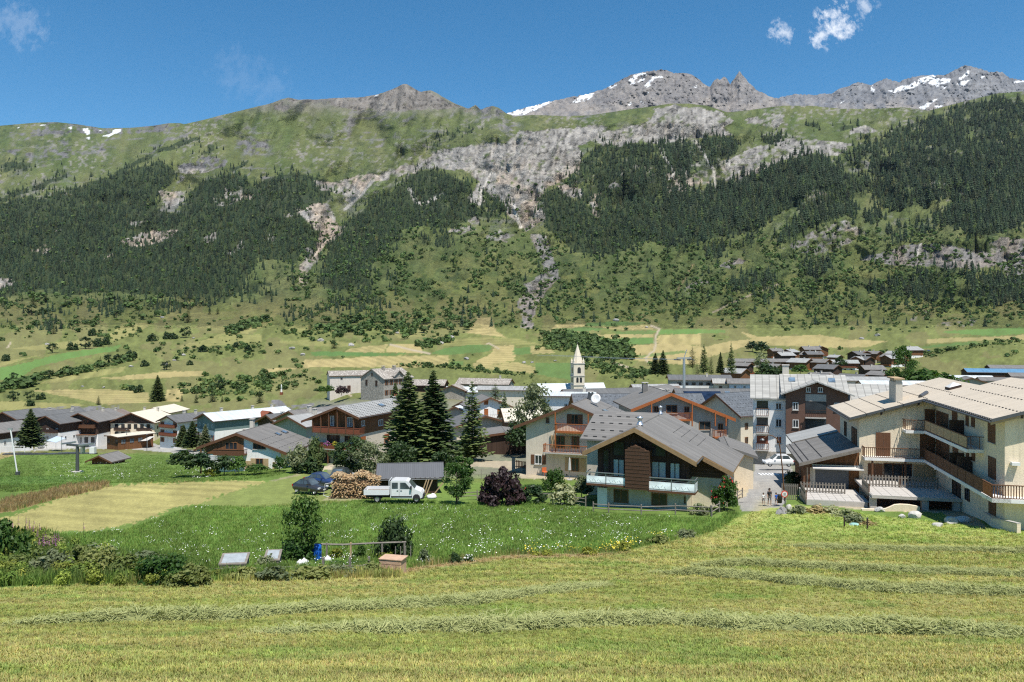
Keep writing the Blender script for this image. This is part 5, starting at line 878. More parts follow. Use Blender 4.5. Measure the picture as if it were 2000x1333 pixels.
# white chalet with timber gable (left of centre)
h = House('white_chalet', 'white chalet with dark grey roof and shaded timber balcony beside green meadow', (800, 860), 118, -6, 'R', 110, 1045, apex=(385, 505), pitch=.36, of=.45, osd=1.4, ob=1.0, wall='render_white', trim='wood_brown', z='B', roof='roof_grey', barge=.3)
h.win('F', 545, 600, 660, 655, 'frame_brown', 'pane', mull=2); h.win('F', 570, 742, 640, 838, 'frame_brown', 'pane', 'wood_pale', sill=False, shw=.8); h.shut('F', 470, 765, 520, 845, 'wood_pale'); h.win('F', 727, 775, 752, 850, 'wood_pale', 'wood_pale', sill=False, mull=0, name='door')
u1 = h.hit('F', 458, 600)[0]; zc = h.hit('F', 300, 700)[1]; h.block('timber_gable', -h.w/2-.03, u1, -h.d/2-.05, -h.d/2+.3, zc, h.roofz((-h.w/2+u1)/2)-1.25, 'timber')
b = MB(); b.prism([(-h.w/2-.04, zc), (u1, zc), (u1, h.roofz(u1)-.3), (h.rx, h.hr-.02) if u1 > h.rx else (u1-.01, h.roofz(u1)-.3), (-h.w/2-.04, h.hl-.02)], -h.d/2-.09, -h.d/2-.055); b.build('timber_wall', 'timber', h.root)
h.win('F', 285, 590, 400, 660, 'frame_brown', 'pane', off=.09, sill=False, mull=2); h.balcony('F', 175, 455, 660, 706, 1.3, 'planks', 'wood_brown', 'wood_brown', gap=.22); h.win('F', 280, 740, 370, 800, 'wood_dark', 'pane', sill=False); h.post(-h.w/2-.2, -h.d/2-1.3, -1, h.hl-.5)
h.guards('R', (.42, .6, .78, .94), None, None, .62, .26, False, .05); h.onroof('skylight', h.rx+3.0, h.rx+3.9, 1.5, 2.4, .12, 'steel_dark', 0, 'skylight'); h.onroof('skylight', h.rx+3.0, h.rx+3.9, 4.0, 5.2, .12, 'steel_dark', 0, 'skylight'); h.chimney(h.rx-.8, 1.5, .6, 1.2, 'chimney_render'); h.rafters(7); h.win('R', 905, 690, 925, 730, 'frame_brown', 'pane')
# tall chalet: timber top storey over plaster, long balcony
h = House('tall_timber_chalet', 'tall chalet with timber top storey, carved balcony and light grey roof left of spruces', (1535, 830), 128, -22, 'R', 1095, 1960, apex=(1320, 262), pitch=.37, of=1.7, osd=1.0, ob=.9, wall='beige', upper='timber', split=5.6, trim='wood_brown', z='B', roof='roof_light', barge=.25)
h.win('F', 1265, 345, 1300, 440, 'frame_white', 'pane_light', off=.05, sill=False); h.win('F', 1420, 360, 1470, 445, 'frame_white', 'pane_light', off=.05, sill=False)
h.balcony('F', 1092, 1530, 452, 505, 1.6, 'planks', 'wood_red', 'wood_brown', gap=.16)
for x in (1098, 1175, 1248, 1328, 1408, 1480): u = h.hit('F', x, 420, 1.55)[0]; h.post(u, -h.d/2-1.55, h.bal[2], h.roofz(u)-.25, 'wood_brown', .17)
h.win('F', 1262, 525, 1320, 620, 'frame_brown', 'pane', 'wood_dark', sill=False); h.win('F', 1430, 535, 1495, 590, 'frame_brown', 'pane', 'wood_dark', sill=False, side='L'); h.balcony('F', 1160, 1540, 608, 660, 1.2, 'planks', 'wood_red', 'concrete', gap=.16); h.win('F', 1180, 690, 1260, 800, 'wood_dark', 'pane', sill=False)
for x in (1160, 1240, 1345): u = h.hit('F', x, 700, 1.1)[0]; h.post(u, -h.d/2-1.1, -.5, h.bal[2]-.16, 'wood_brown', .16)
h.win('R', 1550, 390, 1580, 438, 'frame_white', 'pane', off=.05); h.win('R', 1708, 380, 1750, 435, 'frame_white', 'pane', off=.05); h.shut('R', 1765, 515, 1808, 598, 'wood_orange'); h.shut('R', 1540, 540, 1590, 590, 'wood_orange')
h.guards('R', (.12, .24, .36, .48, .6, .72, .84, .95), None, None, .75, .38, True, .07); h.onroof('skylight', h.rx+1.5, h.rx+2.4, 1.0, 2.4, .14, 'steel_dark', 0, 'skylight'); h.chimney(h.rx+2.6, 5.4, .7, 1.2, 'chimney_render', pots=2)
# chestnut brown and white apartment house
h = House('apartment_house', 'four-storey brown and white apartment house with light tiled roof beside the street', (395, 640), 122, -17, 'R', 178, d=11, hr=12.6, pitch=.40, of=.5, osd=.5, ob=.5, wall='render_white', trim='concrete', z='G', roof='roof_tile_light', barge=0, cat='apartment house')
COLR = h; w2 = abs(h.hit('F', 395, 300)[0]-h.hit('F', 820, 300)[0]); x0 = h.w/2
# turn the white wing roof: ridge along the facade
bpy.data.objects.remove(h.roof, do_unlink=True)
for c in list(h.root.children):
    if c.name.startswith('wall'): bpy.data.objects.remove(c, do_unlink=True)
zt = h.hit('F', 290, 205)[1]; h.block('white_wing', -h.w/2, h.w/2+.2, -h.d/2, h.d/2, -3, zt, 'render_white')
b = MB(); zr = h.hit('F', 290, 105)[1]+.4; b.prism([(-h.d/2-.6, zt-.05), (0, zr+.6), (h.d/2+.6, zt-.05), (h.d/2+.6, zt+.15), (0, zr+.8), (-h.d/2-.6, zt+.15)], -h.w/2-.5, h.w/2+.6, 0, 'yz'); h.roof = b.build('wing_roof', 'roof_tile_light', h.root)
zs = h.hit('F', 300, 560)[1]; h.block('stone_base', -h.w/2-.05, h.w/2+w2+.2, -h.d/2-.08, h.d/2-.1, -3, zs, 'stone_wall')
by0 = -h.d/2-1.6; zbr = h.hit('F', 470, 450, 1.6)[1]; zeav = h.hit('F', 440, 175, 1.6)[1]; zap = h.hit('F', 590, 88, 2.4)[1]; xl = h.hit('F', 397, 300, 1.6)[0]; xr = h.hit('F', 815, 300, 1.6)[0]; xc = (xl+xr)/2
b = MB(); b.prism([(xl, zbr), (xr, zbr), (xr, zeav+.2), (xc, zap-.3), (xl, zeav+.2)], by0, h.d/2); b.build('brown_wall', 'render_brown', h.root); h.block('white_storey', xl, xr-.1, by0+.05, h.d/2-.05, zs, zbr, 'render_white')
b = MB(); b.prism([(xl-.8, zeav-.1), (xc, zap-.15), (xr+.8, zeav-.1), (xr+.8, zeav+.1), (xc, zap+.05), (xl-.8, zeav+.1)], by0-1.0, 0); b.build('gable_roof', 'roof_tile_light', h.root)
b = MB(); z2 = h.hit('F', 590, 50, -5)[1]; b.prism([(-h.d/2-.4, zeav+.1), (0, z2), (h.d/2+.6, zeav+.1), (h.d/2+.6, zeav+.3), (0, z2+.2), (-h.d/2-.4, zeav+.3)], xl-.7, xr+.4, 0, 'yz'); b.build('main_roof', 'roof_tile_light', h.root)
b = MB(); b.prism([(-h.d/2-.4, zeav-1.7), (0, zeav+1.2), (h.d/2+.6, zeav-1.7), (h.d/2+.6, zeav-1.5), (0, zeav+1.4), (-h.d/2-.4, zeav-1.5)], xr+.4, xr+7.5, 0, 'yz'); b.build('right_roof', 'roof_tile_light', h.root); h.block('right_wing', xr, xr+7, -h.d/2, h.d/2, -3, zeav-1.6, 'beige')
for x0_, y0, x1_, y1 in ((327, 232, 368, 278), (327, 340, 368, 395)): h.win('F', x0_, y0, x1_, y1, 'frame_white', 'pane', mull=1)
h.win('F', 330, 456, 368, 508, 'frame_white', 'wood_red')
for x0_, y0, x1_, y1 in ((442, 228, 480, 280), (442, 345, 482, 398), (722, 232, 758, 282)): h.win('F', x0_, y0, x1_, y1, 'frame_white', 'pane', off=1.6)
h.win('F', 445, 460, 486, 505, 'wood_dark', 'pane', off=1.55); h.win('F', 532, 128, 562, 160, 'frame_white', 'pane', off=1.62); h.win('F', 612, 128, 644, 160, 'frame_white', 'pane', off=1.62)
u0, u1, v0, v1 = h.rect('F', 528, 175, 668, 222, 1.6); h.piece('recess_band', 'F', u0, u1, v0, v1, 1.55, 1.64, 'render_grey')
for y0, y1, t, f in ((225, 300, 280, 330), (335, 420, 390, 440)):
    u0, u1, v0, v1 = h.rect('F', 528, y0, 668, y1, 1.6); h.piece('loggia', 'F', u0, u1, v0, v1, 1.55, 1.66, 'pane')
h.balcony('F', 528, 668, 281, 332, 2.4, 'cross', 'wood_dark', 'concrete', gap=.14, sides='')
for y, yb in ((270, 322), (385, 436), (505, 550)):
    u0, u1, v0, v1 = h.rect('F', 200, y-52, 276, y, .03); h.piece('loggia', 'F', u0, u1, v0, v1, -.05, .02, 'pane' if y < 480 else 'wood_red'); h.balcony('F', 197, 280, y, yb, .9, 'cross', 'wood_brown', 'concrete', gap=.14, sides='LR')
h.chimney(0, 0, .01, .01) if False else None
b = MB(); xq = h.hit('F', 402, 60, -2)[0]; b.box(xq-.5, xq+.5, 0, 1, zeav, z2+1.6); b.build('chimney', 'chimney_render', h.root); b = MB(); b.box(xq-.6, xq+.6, -.1, 1.1, z2+1.6, z2+1.75); b.build('chimney_cap', 'concrete', h.root)
for q in (440, 712):
    xk = h.hit('F', q, 92, -2)[0]; b = MB(); zk = zeav+.3+(z2-zeav)*.62; s_ = (z2-zeav-.1)/(h.d/2+.4); b.prism([(-2.6, z2+.2-s_*2.6), (-1.4, z2+.2-s_*1.4), (-1.4, z2+.34-s_*1.4), (-2.6, z2+.34-s_*2.6)], xk-.5, xk+.5, 0, 'yz'); b.build('skylight', 'skylight', h.root)
# ------------------------------------------------------------------ big cream apartment building at the right edge
RZ = -14.0; root = empty('cream_residence', (45.87, 83.3, -16.4), R(RZ), 'large cream apartment building with beige roof and brown shutters at right edge', 'apartment building')
fa = Frame(root, RZ, 0.0, -7.6); fb = Frame(root, RZ, -19.9, 0.0); p = .30
def rz_(x): return 8.97+p*(x+1.3)
def blk(name, x0, x1, y0, y1, z0, z1, mat, par=root): b = MB(); b.box(x0, x1, y0, y1, z0, z1); return b.build(name, mat, par)
b = MB(); b.prism([(-7.6, -4), (4.1, -4), (4.1, rz_(4.1)-.25), (-7.6, rz_(-7.6)-.25)], 0.0, 12.3); b.build('wing_wall', 'cream_warm', root)
b = MB(); b.prism([(0, -5), (14, -5), (14, rz_(0)-.25), (7, rz_(7)-.25), (0, rz_(0)-.25)], -19.9, -.5); b.build('wall', 'cream_warm', root)
def slab(name, xa, xb, y0, y1, xr2=None):
    b = MB(); t = .18; b.prism([(xa, rz_(xa)), (xb, rz_(xb)), (xb, rz_(xb)+t), (xa, rz_(xa)+t)], y0, y1, [1, 2, 0, 2, 2, 2]); o = b.build(name, ['roof_beige', 'soffit', 'wood_dark'], root)
    if xr2:
        b = MB(); b.prism([(xb, rz_(xb)+.002), (xr2, rz_(xb)-p*(xr2-xb)), (xr2, rz_(xb)-p*(xr2-xb)+t), (xb, rz_(xb)+t)], y0, y1); b.build('far_roof', 'roof_beige', root)
    return o
ra = slab('wing_roof', -8.8, 4.1, -.85, 13.5, 7.5); rb = slab('roof', -1.3, 7.0, -20.8, -.853, 15.5)
for xa, xb, y in ((-8.8, -1.3, -.85), (-1.3, 7.0, -20.8)):
    b = MB(); b.prism([(xa, rz_(xa)-.26), (xb, rz_(xb)-.26), (xb, rz_(xb)-.005), (xa, rz_(xa)-.005)], y+.10, y+.16); b.build('bargeboard', 'wood_pale', root)
    b = MB(); b.prism([(xa, rz_(xa)-.03), (xb, rz_(xb)-.03), (xb, rz_(xb)+.24), (xa, rz_(xa)+.24)], y-.06, y-.003); b.build('roof_edge', 'steel_dark', root)
b = MB(); b.prism([(7.0, rz_(7)-.03), (15.5, rz_(7)-p*8.5-.03), (15.5, rz_(7)-p*8.5+.24), (7.0, rz_(7)+.24)], -20.86, -20.803); b.build('roof_edge', 'steel_dark', root)
for x, y0, y1 in ((-8.8, -.85, 13.5), (-1.3, -20.8, -.85)):
    b = MB(); b.tube([(x-.09, y0, rz_(x)+.02), (x-.09, y1, rz_(x)+.02)], .10, 7); b.build('gutter', 'steel_dark', root)
    b = MB(); y = y0+.2
    while y < y1: b.box(x-.02, x+.16, y, y+.28, rz_(x)+.1, rz_(x)+.26); y += .55
    tag(b.build('roof_rib_ends', 'steel_dark', root), kind='stuff')
b = MB()
for x in (-7.0, -5.2, -3.3):
    y = -1.0
    while y < 13.2: b.box(x-.045, x+.045, y, y+.2, rz_(x)+.1, rz_(x)+.235); y += .66
for x in (-1.0, 1.3):
    y = -1.0
    while y < 13.2: b.box(x-.045, x+.045, y, y+.2, rz_(x)+.1, rz_(x)+.235); y += .66
tag(b.build('snow_guards', 'snowguard', ra), kind='stuff')
b = MB()
for x in (.9, 2.9, 4.9):
    y = -20.8
    while y < -1.6: b.box(x-.045, x+.045, y, y+.22, rz_(x)+.1, rz_(x)+.24); y += .78
tag(b.build('snow_guards', 'snowguard', rb), kind='stuff')
# chimney, roof vent, dome light
b = MB(); b.box(-3.4, -2.7, 2.2, 5.4, rz_(-3)-.5, rz_(-3)+2.3); ch = b.build('chimney', 'chimney_render', root)
for y in (2.4, 3.15, 3.9, 4.65, 5.2): blk('chimney_block', -3.35, -2.75, y-.12, y+.12, rz_(-3)+2.3, rz_(-3)+2.62, 'chimney_render', ch)
blk('chimney_cap', -3.6, -2.5, 2.0, 5.6, rz_(-3)+2.62, rz_(-3)+2.76, 'wood_pale', ch)
b = MB(); b.tube([(-1.2, 1.0, rz_(-1.2)+.3), (-.2, 2.4, rz_(-.2)+.36)], .22, 8); b.build('roof_vent', 'steel_dark', root)
b = MB(); x0, x1, y0, y1 = 1.7, 2.9, 1.0, 2.6; b.prism([(x0, rz_(x0)+.1), (x1, rz_(x1)+.1), (x1, rz_(x1)+.45), (x0, rz_(x0)+.45)], y0, y1); vt = b.build('dome_light', 'wood_dark', root)
b = MB(); q = [(x0, y0, rz_(x0)+.46), (x1, y0, rz_(x1)+.46), (x1, y1, rz_(x1)+.46), (x0, y1, rz_(x0)+.46)]; c = ((x0+x1)/2, (y0+y1)/2, rz_((x0+x1)/2)+.85)
for i in range(4): b.poly([q[i], q[(i+1) % 4], c])
b.build('dome', 'frame_white', vt)
# side wall towards the terrace
for f, l in ((fb, 'L'),):
    for r4 in ((1412, 295, 1492, 410), (1518, 290, 1552, 420), (1610, 315, 1628, 385), (1648, 330, 1670, 392), (1760, 365, 1808, 498), (1410, 470, 1498, 600), (1522, 515, 1558, 640), (1613, 560, 1630, 615), (1650, 565, 1672, 622), (1762, 598, 1812, 740), (1765, 885, 1812, 985)): f.shut('L', *r4, 'wood_brown')
    f.win('L', 1520, 745, 1575, 870, 'wood_dark', 'wood_dark', sill=False, name='door'); f.win('L', 1605, 790, 1635, 890, 'wood_dark', 'pane', sill=False, name='door')
fb.balcony('L', 1.4, 15.0, 7.03, 5.85, 1.4, 'bars', 'wood_brown', 'render_white', px=False, gap=.45, th=.3, sides='R')
for k in range(6): a = 1.4+13.6*k/6; fb.piece('balcony_panel', 'L', a+.06, a+13.6/6-.06, 6.0, 6.93, 1.36, 1.385, 'wood_pale')
fb.balcony('L', 1.4, 21.3, 3.9, 2.72, 1.4, 'bars', 'wood_brown', 'render_white', px=False, gap=.45, th=.3, sides='')
for k in range(9): a = 1.4+19.9*k/9; fb.piece('balcony_panel', 'L', a+.06, a+19.9/9-.06, 2.86, 3.8, 1.36, 1.385, 'wood_brown' if k < 8 else 'wood_orange')
fb.balcony('F', -1.4, 14, 3.9, 2.72, 1.4, 'bars', 'wood_brown', 'render_white', px=False, gap=.2, th=.298, sides='', bw=.07)
fa.balcony('F', -7.3, -1.41, 3.87, 2.72, 1.4, 'bars', 'wood_brown', 'render_white', px=False, gap=.19, th=.298, sides='L', bw=.06)
fa.balcony('F', -3.2, -1.41, 6.97, 5.8, 1.4, 'bars', 'wood_brown', 'render_white', px=False, gap=.19, th=.298, sides='L', bw=.06)
for u, z0 in ((9.6, 5.9), (9.6, 2.75), (12.0, 2.75)): fb.piece('partition', 'L', u-.05, u+.05, z0, z0+2.0, .02, 1.3, 'wood_dark')
for u in (4.5, 9, 14, 18.5): fb.piece('bracket', 'L', u-.2, u+.2, 2.2, 2.42, 0, 1.2, 'render_white')
# wing front
fa.shut('F', 1002, 432, 1100, 590, 'wood_brown'); fa.shut('F', 1298, 445, 1400, 600, 'wood_brown'); fa.shut('F', 1330, 275, 1398, 410, 'wood_brown'); fa.shut('F', 948, 640, 1048, 735, 'wood_brown'); fa.win('F', 1052, 640, 1245, 755, 'wood_brown', 'pane', sill=False, mull=2, name='patio_door'); fa.shut('F', 1255, 650, 1400, 770, 'wood_pale')
fa.win('L', 792, 358, 806, 455, 'wood_dark', 'wood_brown', sill=False, name='shutter_window'); fa.win('L', 842, 400, 876, 512, 'wood_dark', 'wood_brown', sill=False, name='shutter_window')
for x in (-6.5, -3.2): blk('post', x-.09, x+.09, -1.3, -1.12, -1, 2.4, 'wood_brown')
for x in (-5.5, -1.8): blk('purlin', x-.1, x+.1, -.8, 0, rz_(x)-.35, rz_(x)-.05, 'wood_dark')
fb.piece('floodlight', 'F', *[v for v in (lambda a: (a[0]-.3, a[0]+.3, a[1]-.12, a[1]+.14))(fb.hit('F', 1945, 645, .4))], .05, .5, 'frame_white'); blk('purlin', .9, 1.1, -20.7, -19.9, rz_(1)-.35, rz_(1)-.05, 'wood_dark')
# ---- annex with lean-to roof, blind and timber front
ax = empty('lean_to_annex', root.location, R(RZ), 'timber annex with dark grey lean-to roof and grey blind left of cream building', 'annex')
fx = Frame(ax, RZ, 0.0, -13.0)
def lz(x): return 1.62+.29*(x+14.0)
b = MB(); b.prism([(-14, lz(-14)), (-7.62, lz(-7.62)), (-7.62, lz(-7.62)+.16), (-14, lz(-14)+.16)], -1.0, 13.3, [1, 2, 0, 2, 2, 2]); rf = b.build('roof', ['roof_grey', 'soffit', 'wood_grey'], ax)
b = MB(); b.prism([(-13.2, lz(-13.2)+.1), (-7.64, lz(-7.64)+.1), (-7.64, lz(-7.64)+.3), (-13.2, lz(-13.2)+.3)], 13.35, 21, [1, 2, 0, 2, 2, 2]); b.build('rear_roof', ['roof_light', 'soffit', 'wood_grey'], ax)
b = MB(); b.prism([(-14, lz(-14)-.2), (-7.62, lz(-7.62)-.2), (-7.62, lz(-7.62)+.1), (-14, lz(-14)+.1)], -1.08, -1.004); b.build('bargeboard', 'wood_grey', ax)
b = MB()
for x in (-13.6, -13.0, -11.6):
    y = -.7
    while y < 13: b.box(x-.04, x+.04, y, y+.18, lz(x)+.1, lz(x)+.24); y += .36
tag(b.build('snow_guards', 'snowguard', rf), kind='stuff')
b = MB(); b.prism([(-12.9, -3), (-7.62, -3), (-7.62, lz(-7.62)-.05), (-12.9, lz(-12.9)-.05)], .05, 13, 0); b.build('timber_wall', 'timber', ax)
z1 = fx.hit('F', 760, 680)[1]; x0 = fx.hit('F', 595, 700)[0]; x1 = fx.hit('F', 818, 700)[0]; blk('blind', x0, x1, -.06, .04, -2.4, z1, 'shade_grey', ax); blk('door_frame', x0-.9, x0-.02, -.05, .045, -2.4, z1+.1, 'cream', ax)
b = MB(); b.prism([(0, 0), (1.0, .22), (1.0, .30), (0, .12)], x0-.4, -7.3, 0, 'yz'); o = b.build('awning', 'awning', ax, loc=(0, -1.15, z1+.12)); blk('awning_case', x0-.4, -7.3, -.3, .04, z1+.32, z1+.5, 'steel', ax)
b = MB(); o = None
for x in (-13.4, -12.9): blk('post', x-.1, x+.1, -.6, -.4, -3, lz(x)-.02, 'wood_brown', ax)
# ---- terraces, fences
def fence(label, a, c, zb, h=1.05, step=.26, w=.12, mat='wood_grey', name='picket_fence', tops=True, ends=True):
    """posts, two rails and single pickets between two points of the residence frame"""
    a = Vector((*a, 0)); c = Vector((*c, 0)); M = Matrix.Translation(root.location) @ Matrix.Rotation(R(RZ), 4, 'Z'); W0 = M @ a; W1 = M @ c; d = c-a; L = d.length; ang = R(RZ)+math.atan2(d.y, d.x)
    o = empty(name, (W0.x, W0.y, root.location.z+zb), ang, label, 'fence'); n = int(L/step)
    for i in range(n+1): link('picket', ubox(mat), o, (L*i/n, 0, h/2+.04), scale=(w, .03, h))
    for z in (.2, h-.2): link('rail', ubox(mat), o, (L/2, .05, z), scale=(L, .05, .1))
    k = max(1, int(L/2.6))
    for i in range(k+1): link('post', ubox('wood_brown'), o, (L*i/k, .09, h/2-.05), scale=(.1, .1, h+.1))
    return o
tr = empty('paved_terrace', root.location, R(RZ), 'raised terrace of pale square slabs in front of cream building', 'terrace')
blk('deck', -8.1, -.05, -9.2, -.02, -.1, .16, 'concrete', tr)
for i in range(9):
    for j in range(5):
        if -8.05+i*.9 < -.9 or True: link('slab', ubox('terrace_slab') if 'terrace_slab' in MATS else ubox('concrete'), tr, (-7.6+i*.88, -8.75+j*.94, .175+.006*((i*7+j*3) % 3)), scale=(.85, .91, .05))
for x in (-7.9, -3.2, -.4): blk('pier', x-.3, x+.3, -8.9, -8.3, -3, -.1, 'concrete', tr)
blk('back_wall', -8.0, -.1, -6.2, -6.0, -3, -.1, 'render_brown', tr)
tl = empty('lower_terrace', root.location, R(RZ), 'lower ramp of pale slabs left of the raised terrace', 'terrace'); blk('deck', -14.0, -8.15, -7.4, -.9, -3, -.95, 'concrete', tl)
for i in range(8):
    for j in range(4): link('slab', ubox('concrete'), tl, (-13.6+i*.75, -6.9+j*.9, -.935+.005*((i+j) % 3)), scale=(.72, .86, .05))
fence('long brown picket fence along the raised terrace', (-8.0, -4.4), (-.9, -4.4), .2, 1.15, .30, .15)
fence('short picket fence at the back of the lower ramp', (-14.1, -3.6), (-9.7, -3.6), -.95, 1.1, .3, .15)
fence('dark picket fence of the entrance landing beside the road sign', (-16.0, -3.2), (-14.4, -3.2), -2.2, 2.0, .2, .11)
fence('picket fence running down the step between both terraces', (-8.15, -4.5), (-8.15, -7.6), -.3, 1.3, .3, .15)
fence('dark picket fence sloping beside the lower ramp', (-14.1, -3.7), (-14.1, -7.2), -1.3, 1.3, .3, .15)
def wall_between(name, label, pts, h, t, mat, cat='wall'):
    o = empty(name, pts[0], 0, label, cat); o.location = pts[0]
    for i, (a, c) in enumerate(zip(pts, pts[1:])):
        a, c = Vector(a), Vector(c); d = c-a; b = MB(); n = Vector((-d.y, d.x, 0)).normalized()*t/2; q = [a-n, c-n, c+n, a+n]; b.v = [tuple(v-Vector(pts[0])+Vector((0, 0, -1.5))) for v in q]+[tuple(v-Vector(pts[0])+Vector((0, 0, h))) for v in q]
        b.f = [(0, 3, 2, 1), (4, 5, 6, 7), (0, 1, 5, 4), (1, 2, 6, 5), (2, 3, 7, 6), (3, 0, 4, 7)]; b.m = [0]*6; b.build('wall_section', mat, o)
        b2 = MB(); b2.v = [tuple(v-Vector(pts[0])+Vector((0, 0, h+.003))) for v in (a-n*1.2, c-n*1.2, c+n*1.2, a+n*1.2)]+[tuple(v-Vector(pts[0])+Vector((0, 0, h+.08))) for v in (a-n*1.2, c-n*1.2, c+n*1.2, a+n*1.2)]; b2.f = b.f; b2.m = [0]*6; b2.build('coping', 'concrete', o)
    return o
wall_between('garden_wall', 'low cream garden wall running down beside the cream building', [gpt(1893, 992), gpt(1942, 1030), gpt(1990, 1042)], .75, .3, 'cream_warm')
wm = M_ = Matrix.Translation(root.location) @ Matrix.Rotation(R(RZ), 4, 'Z'); c0 = wm @ Vector((-9.3, -9.7, -.6)); b = MB()
b.prism([(0, -2.5), (5.2, -2.5), (5.2, .05), (4.8, .12), (4.2, .2), (3.5, .2), (3.0, .12), (2.6, -.1), (2.2, -.3), (1.6, -.4), (0, -.45)], 0, .35); o = b.build('curved_wall', 'cream_warm', None); o.location = c0+Vector((0, -.4, 0)); o.rotation_euler = (0, 0, R(RZ)); tag(o, 'pale rendered wall end with a curved top below the raised terrace', 'wall')
# ------------------------------------------------------------------ village on the left
def cot(name, label, z, x, y, D, rz, w, d, eave, wall='cream', roof='roof_grey', upper=None, split=None, pitch=.40, F=None, Rw=None, Lw=None, sh=None, chim=None, bal=None, of=1.0, osd=.8, trim='wood_brown', cat='house', group=None, barge=.26, frame='frame_white', guard=None, sink=6):
    rz = rz-math.degrees(math.atan((Z(z, x, y)[0]-CX)/1500.0))       # given relative to the line of sight
    h = House(name, label, None, D, rz, 'R', w=w, d=d, top=(x, y), eave=eave, pitch=pitch, wall=wall, roof=roof, upper=upper, split=split, of=of, osd=osd, trim=trim, z=z, cat=cat, group=group, barge=barge, sink=sink)
    if F: autowin(h, 'F', *F, sh=sh, frame=frame)
    if Rw: autowin(h, 'R', *Rw, sh=sh, frame=frame)
    if Lw: autowin(h, 'L', *Lw, sh=sh, frame=frame)
    for c in (chim or []): h.chimney(c[0], c[1], .7, 1.0)
    for b in (bal or []): h.balcony(b[0], b[1], b[2], b[3]+1.0, b[3], 1.1, 'solid', b[4] if len(b) > 4 else 'wood_brown', 'wood_brown', px=False, sides='LR')
    if guard: h.guards(*guard)
    return h
h = cot('dark_timber_hotel', 'dark timber hotel with wide gable balcony and white and stone ground floor', 'A', 725, 225, 272, -33, 13.5, 17, 8.0, 'render_white', 'roof_grey', 'timber_dark', 3.6, .42, chim=[(1.5, 3)])
autowin(h, 'F', 1, 7, .7, 1.3, None, 'frame_brown', 'pane', 4.3); autowin(h, 'F', 1, 3, 1.0, 1.2, 'wood_red', 'frame_brown', 'pane', 7.4, u0=-2.2, u1=2.2); h.balcony('F', -6.2, 6.2, 7.0, 5.9, 1.4, 'planks', 'wood_brown', 'wood_brown', px=False, gap=.3); autowin(h, 'F', 1, 5, 1.3, 2.0, None, 'wood_dark', 'pane', .4); h.block('porch_roof', -6.5, 6.5, -h.d/2-2.2, -h.d/2, 3.3, 3.5, 'wood_brown')
cot('annex_roof_house', 'small house with striped brown and grey roof behind dark timber hotel', 'A', 930, 215, 292, -38, 8, 11, 6, 'beige', 'roof_brown', chim=[(1, 1)])
h = cot('dark_chalet', 'dark chalet with slate grey roof and white ground floor left of timber hotel', 'A', 420, 250, 265, -46, 11, 15, 6.6, 'render_white', 'roof_dark', 'timber_dark', 3.4, .42, F=(2, 3), chim=[(-1, 4)], bal=[('F', -4.5, 4.5, 3.4, 'wood_dark')]); autowin(h, 'R', 1, 4, .8, 1.0)
cot('long_grey_house', 'long house with pale slate roof behind the lone village conifer', 'A', 330, 215, 292, -55, 11, 17, 6.0, 'timber_dark', 'roof_dark', chim=[(1, 5), (-1, -3)], Rw=(1, 4))
cot('left_edge_house', 'grey-roofed house with orange balcony at left edge of village', 'A', 20, 215, 270, -48, 11, 14, 6.2, 'timber_dark', 'roof_dark', F=(2, 3), Rw=(1, 3), bal=[('F', -4.5, 4.5, 3.0, 'wood_orange')])
cot('left_edge_cottage', 'low cottage with grey roof and white arched porch at left picture edge', 'A', -150, 335, 245, -50, 11, 12, 5.0, 'render_white', 'roof_grey', 'timber_dark', 2.8, F=(1, 3), Rw=(1, 4))
h = cot('cream_hotel', 'cream hotel with pale roof, dark gable and two tiers of balconies', 'A', 1218, 222, 278, -30, 16.5, 15, 8.6, 'cream_warm', 'roof_cream', 'timber_dark', 8.2, .40, chim=[(2.2, 6)])
for zf in (2.9, 5.7):
    for u0, u1 in ((-6.3, -.8), (2.2, 7.4)): h.balcony('F', u0, u1, zf+1.0, zf, 1.2, 'planks', 'wood_dark', 'wood_brown', px=False, gap=.3)
autowin(h, 'F', 3, 6, 1.3, 1.7, None, 'wood_dark', 'pane', .6, 2.8); autowin(h, 'F', 1, 2, 1.2, 1.3, None, 'wood_dark', 'pane', 9.0, u0=-2.5, u1=1.5); autowin(h, 'R', 2, 4, .8, 1.1, None, 'wood_dark', 'pane', 3.3)
cot('rear_hotel_block', 'block with flat pale roof rising behind the cream hotel', 'A', 1420, 175, 296, -30, 12, 14, 8, 'cream_warm', 'roof_cream', pitch=.30, chim=[(-5, -5)])
cot('hotel_side_chalet', 'narrow dark chalet with pale roof squeezed left of the cream hotel', 'A', 1075, 262, 284, -30, 9, 9, 7, 'cream_warm', 'roof_cream', 'timber_dark', 4.5, F=(2, 2), bal=[('F', -3.5, 3.5, 2.8, 'wood_dark')])
h = cot('red_shutter_house', 'white house with dark roof, red shutters and red gable balconies', 'A', 1545, 250, 250, -52, 8.5, 13.5, 7.6, 'render_white', 'roof_dark', chim=[(1, 3), (-1, 0)], trim='wood_dark')
autowin(h, 'F', 3, 2, .9, 1.5, 'wood_red', 'frame_brown', 'pane', .7, 2.6); autowin(h, 'R', 1, 3, .8, 1.0, 'wood_red', 'frame_brown', 'pane', 5.2)
for zf in (3.0, 5.7): h.balcony('F', -3.6, 3.6, zf+1, zf, 1.1, 'solid', 'wood_red', 'wood_brown', px=False)
h = cot('teal_house', 'long teal and white house with pale metal roof and small dormer', 'B', 78, 322, 232, -62, 10.5, 27, 9.6, 'render_white', 'roof_pale', 'render_teal', 6.6, .34, chim=[(-1, -8), (-1.5, 3), (-1.5, 10)], trim='wood_brown')
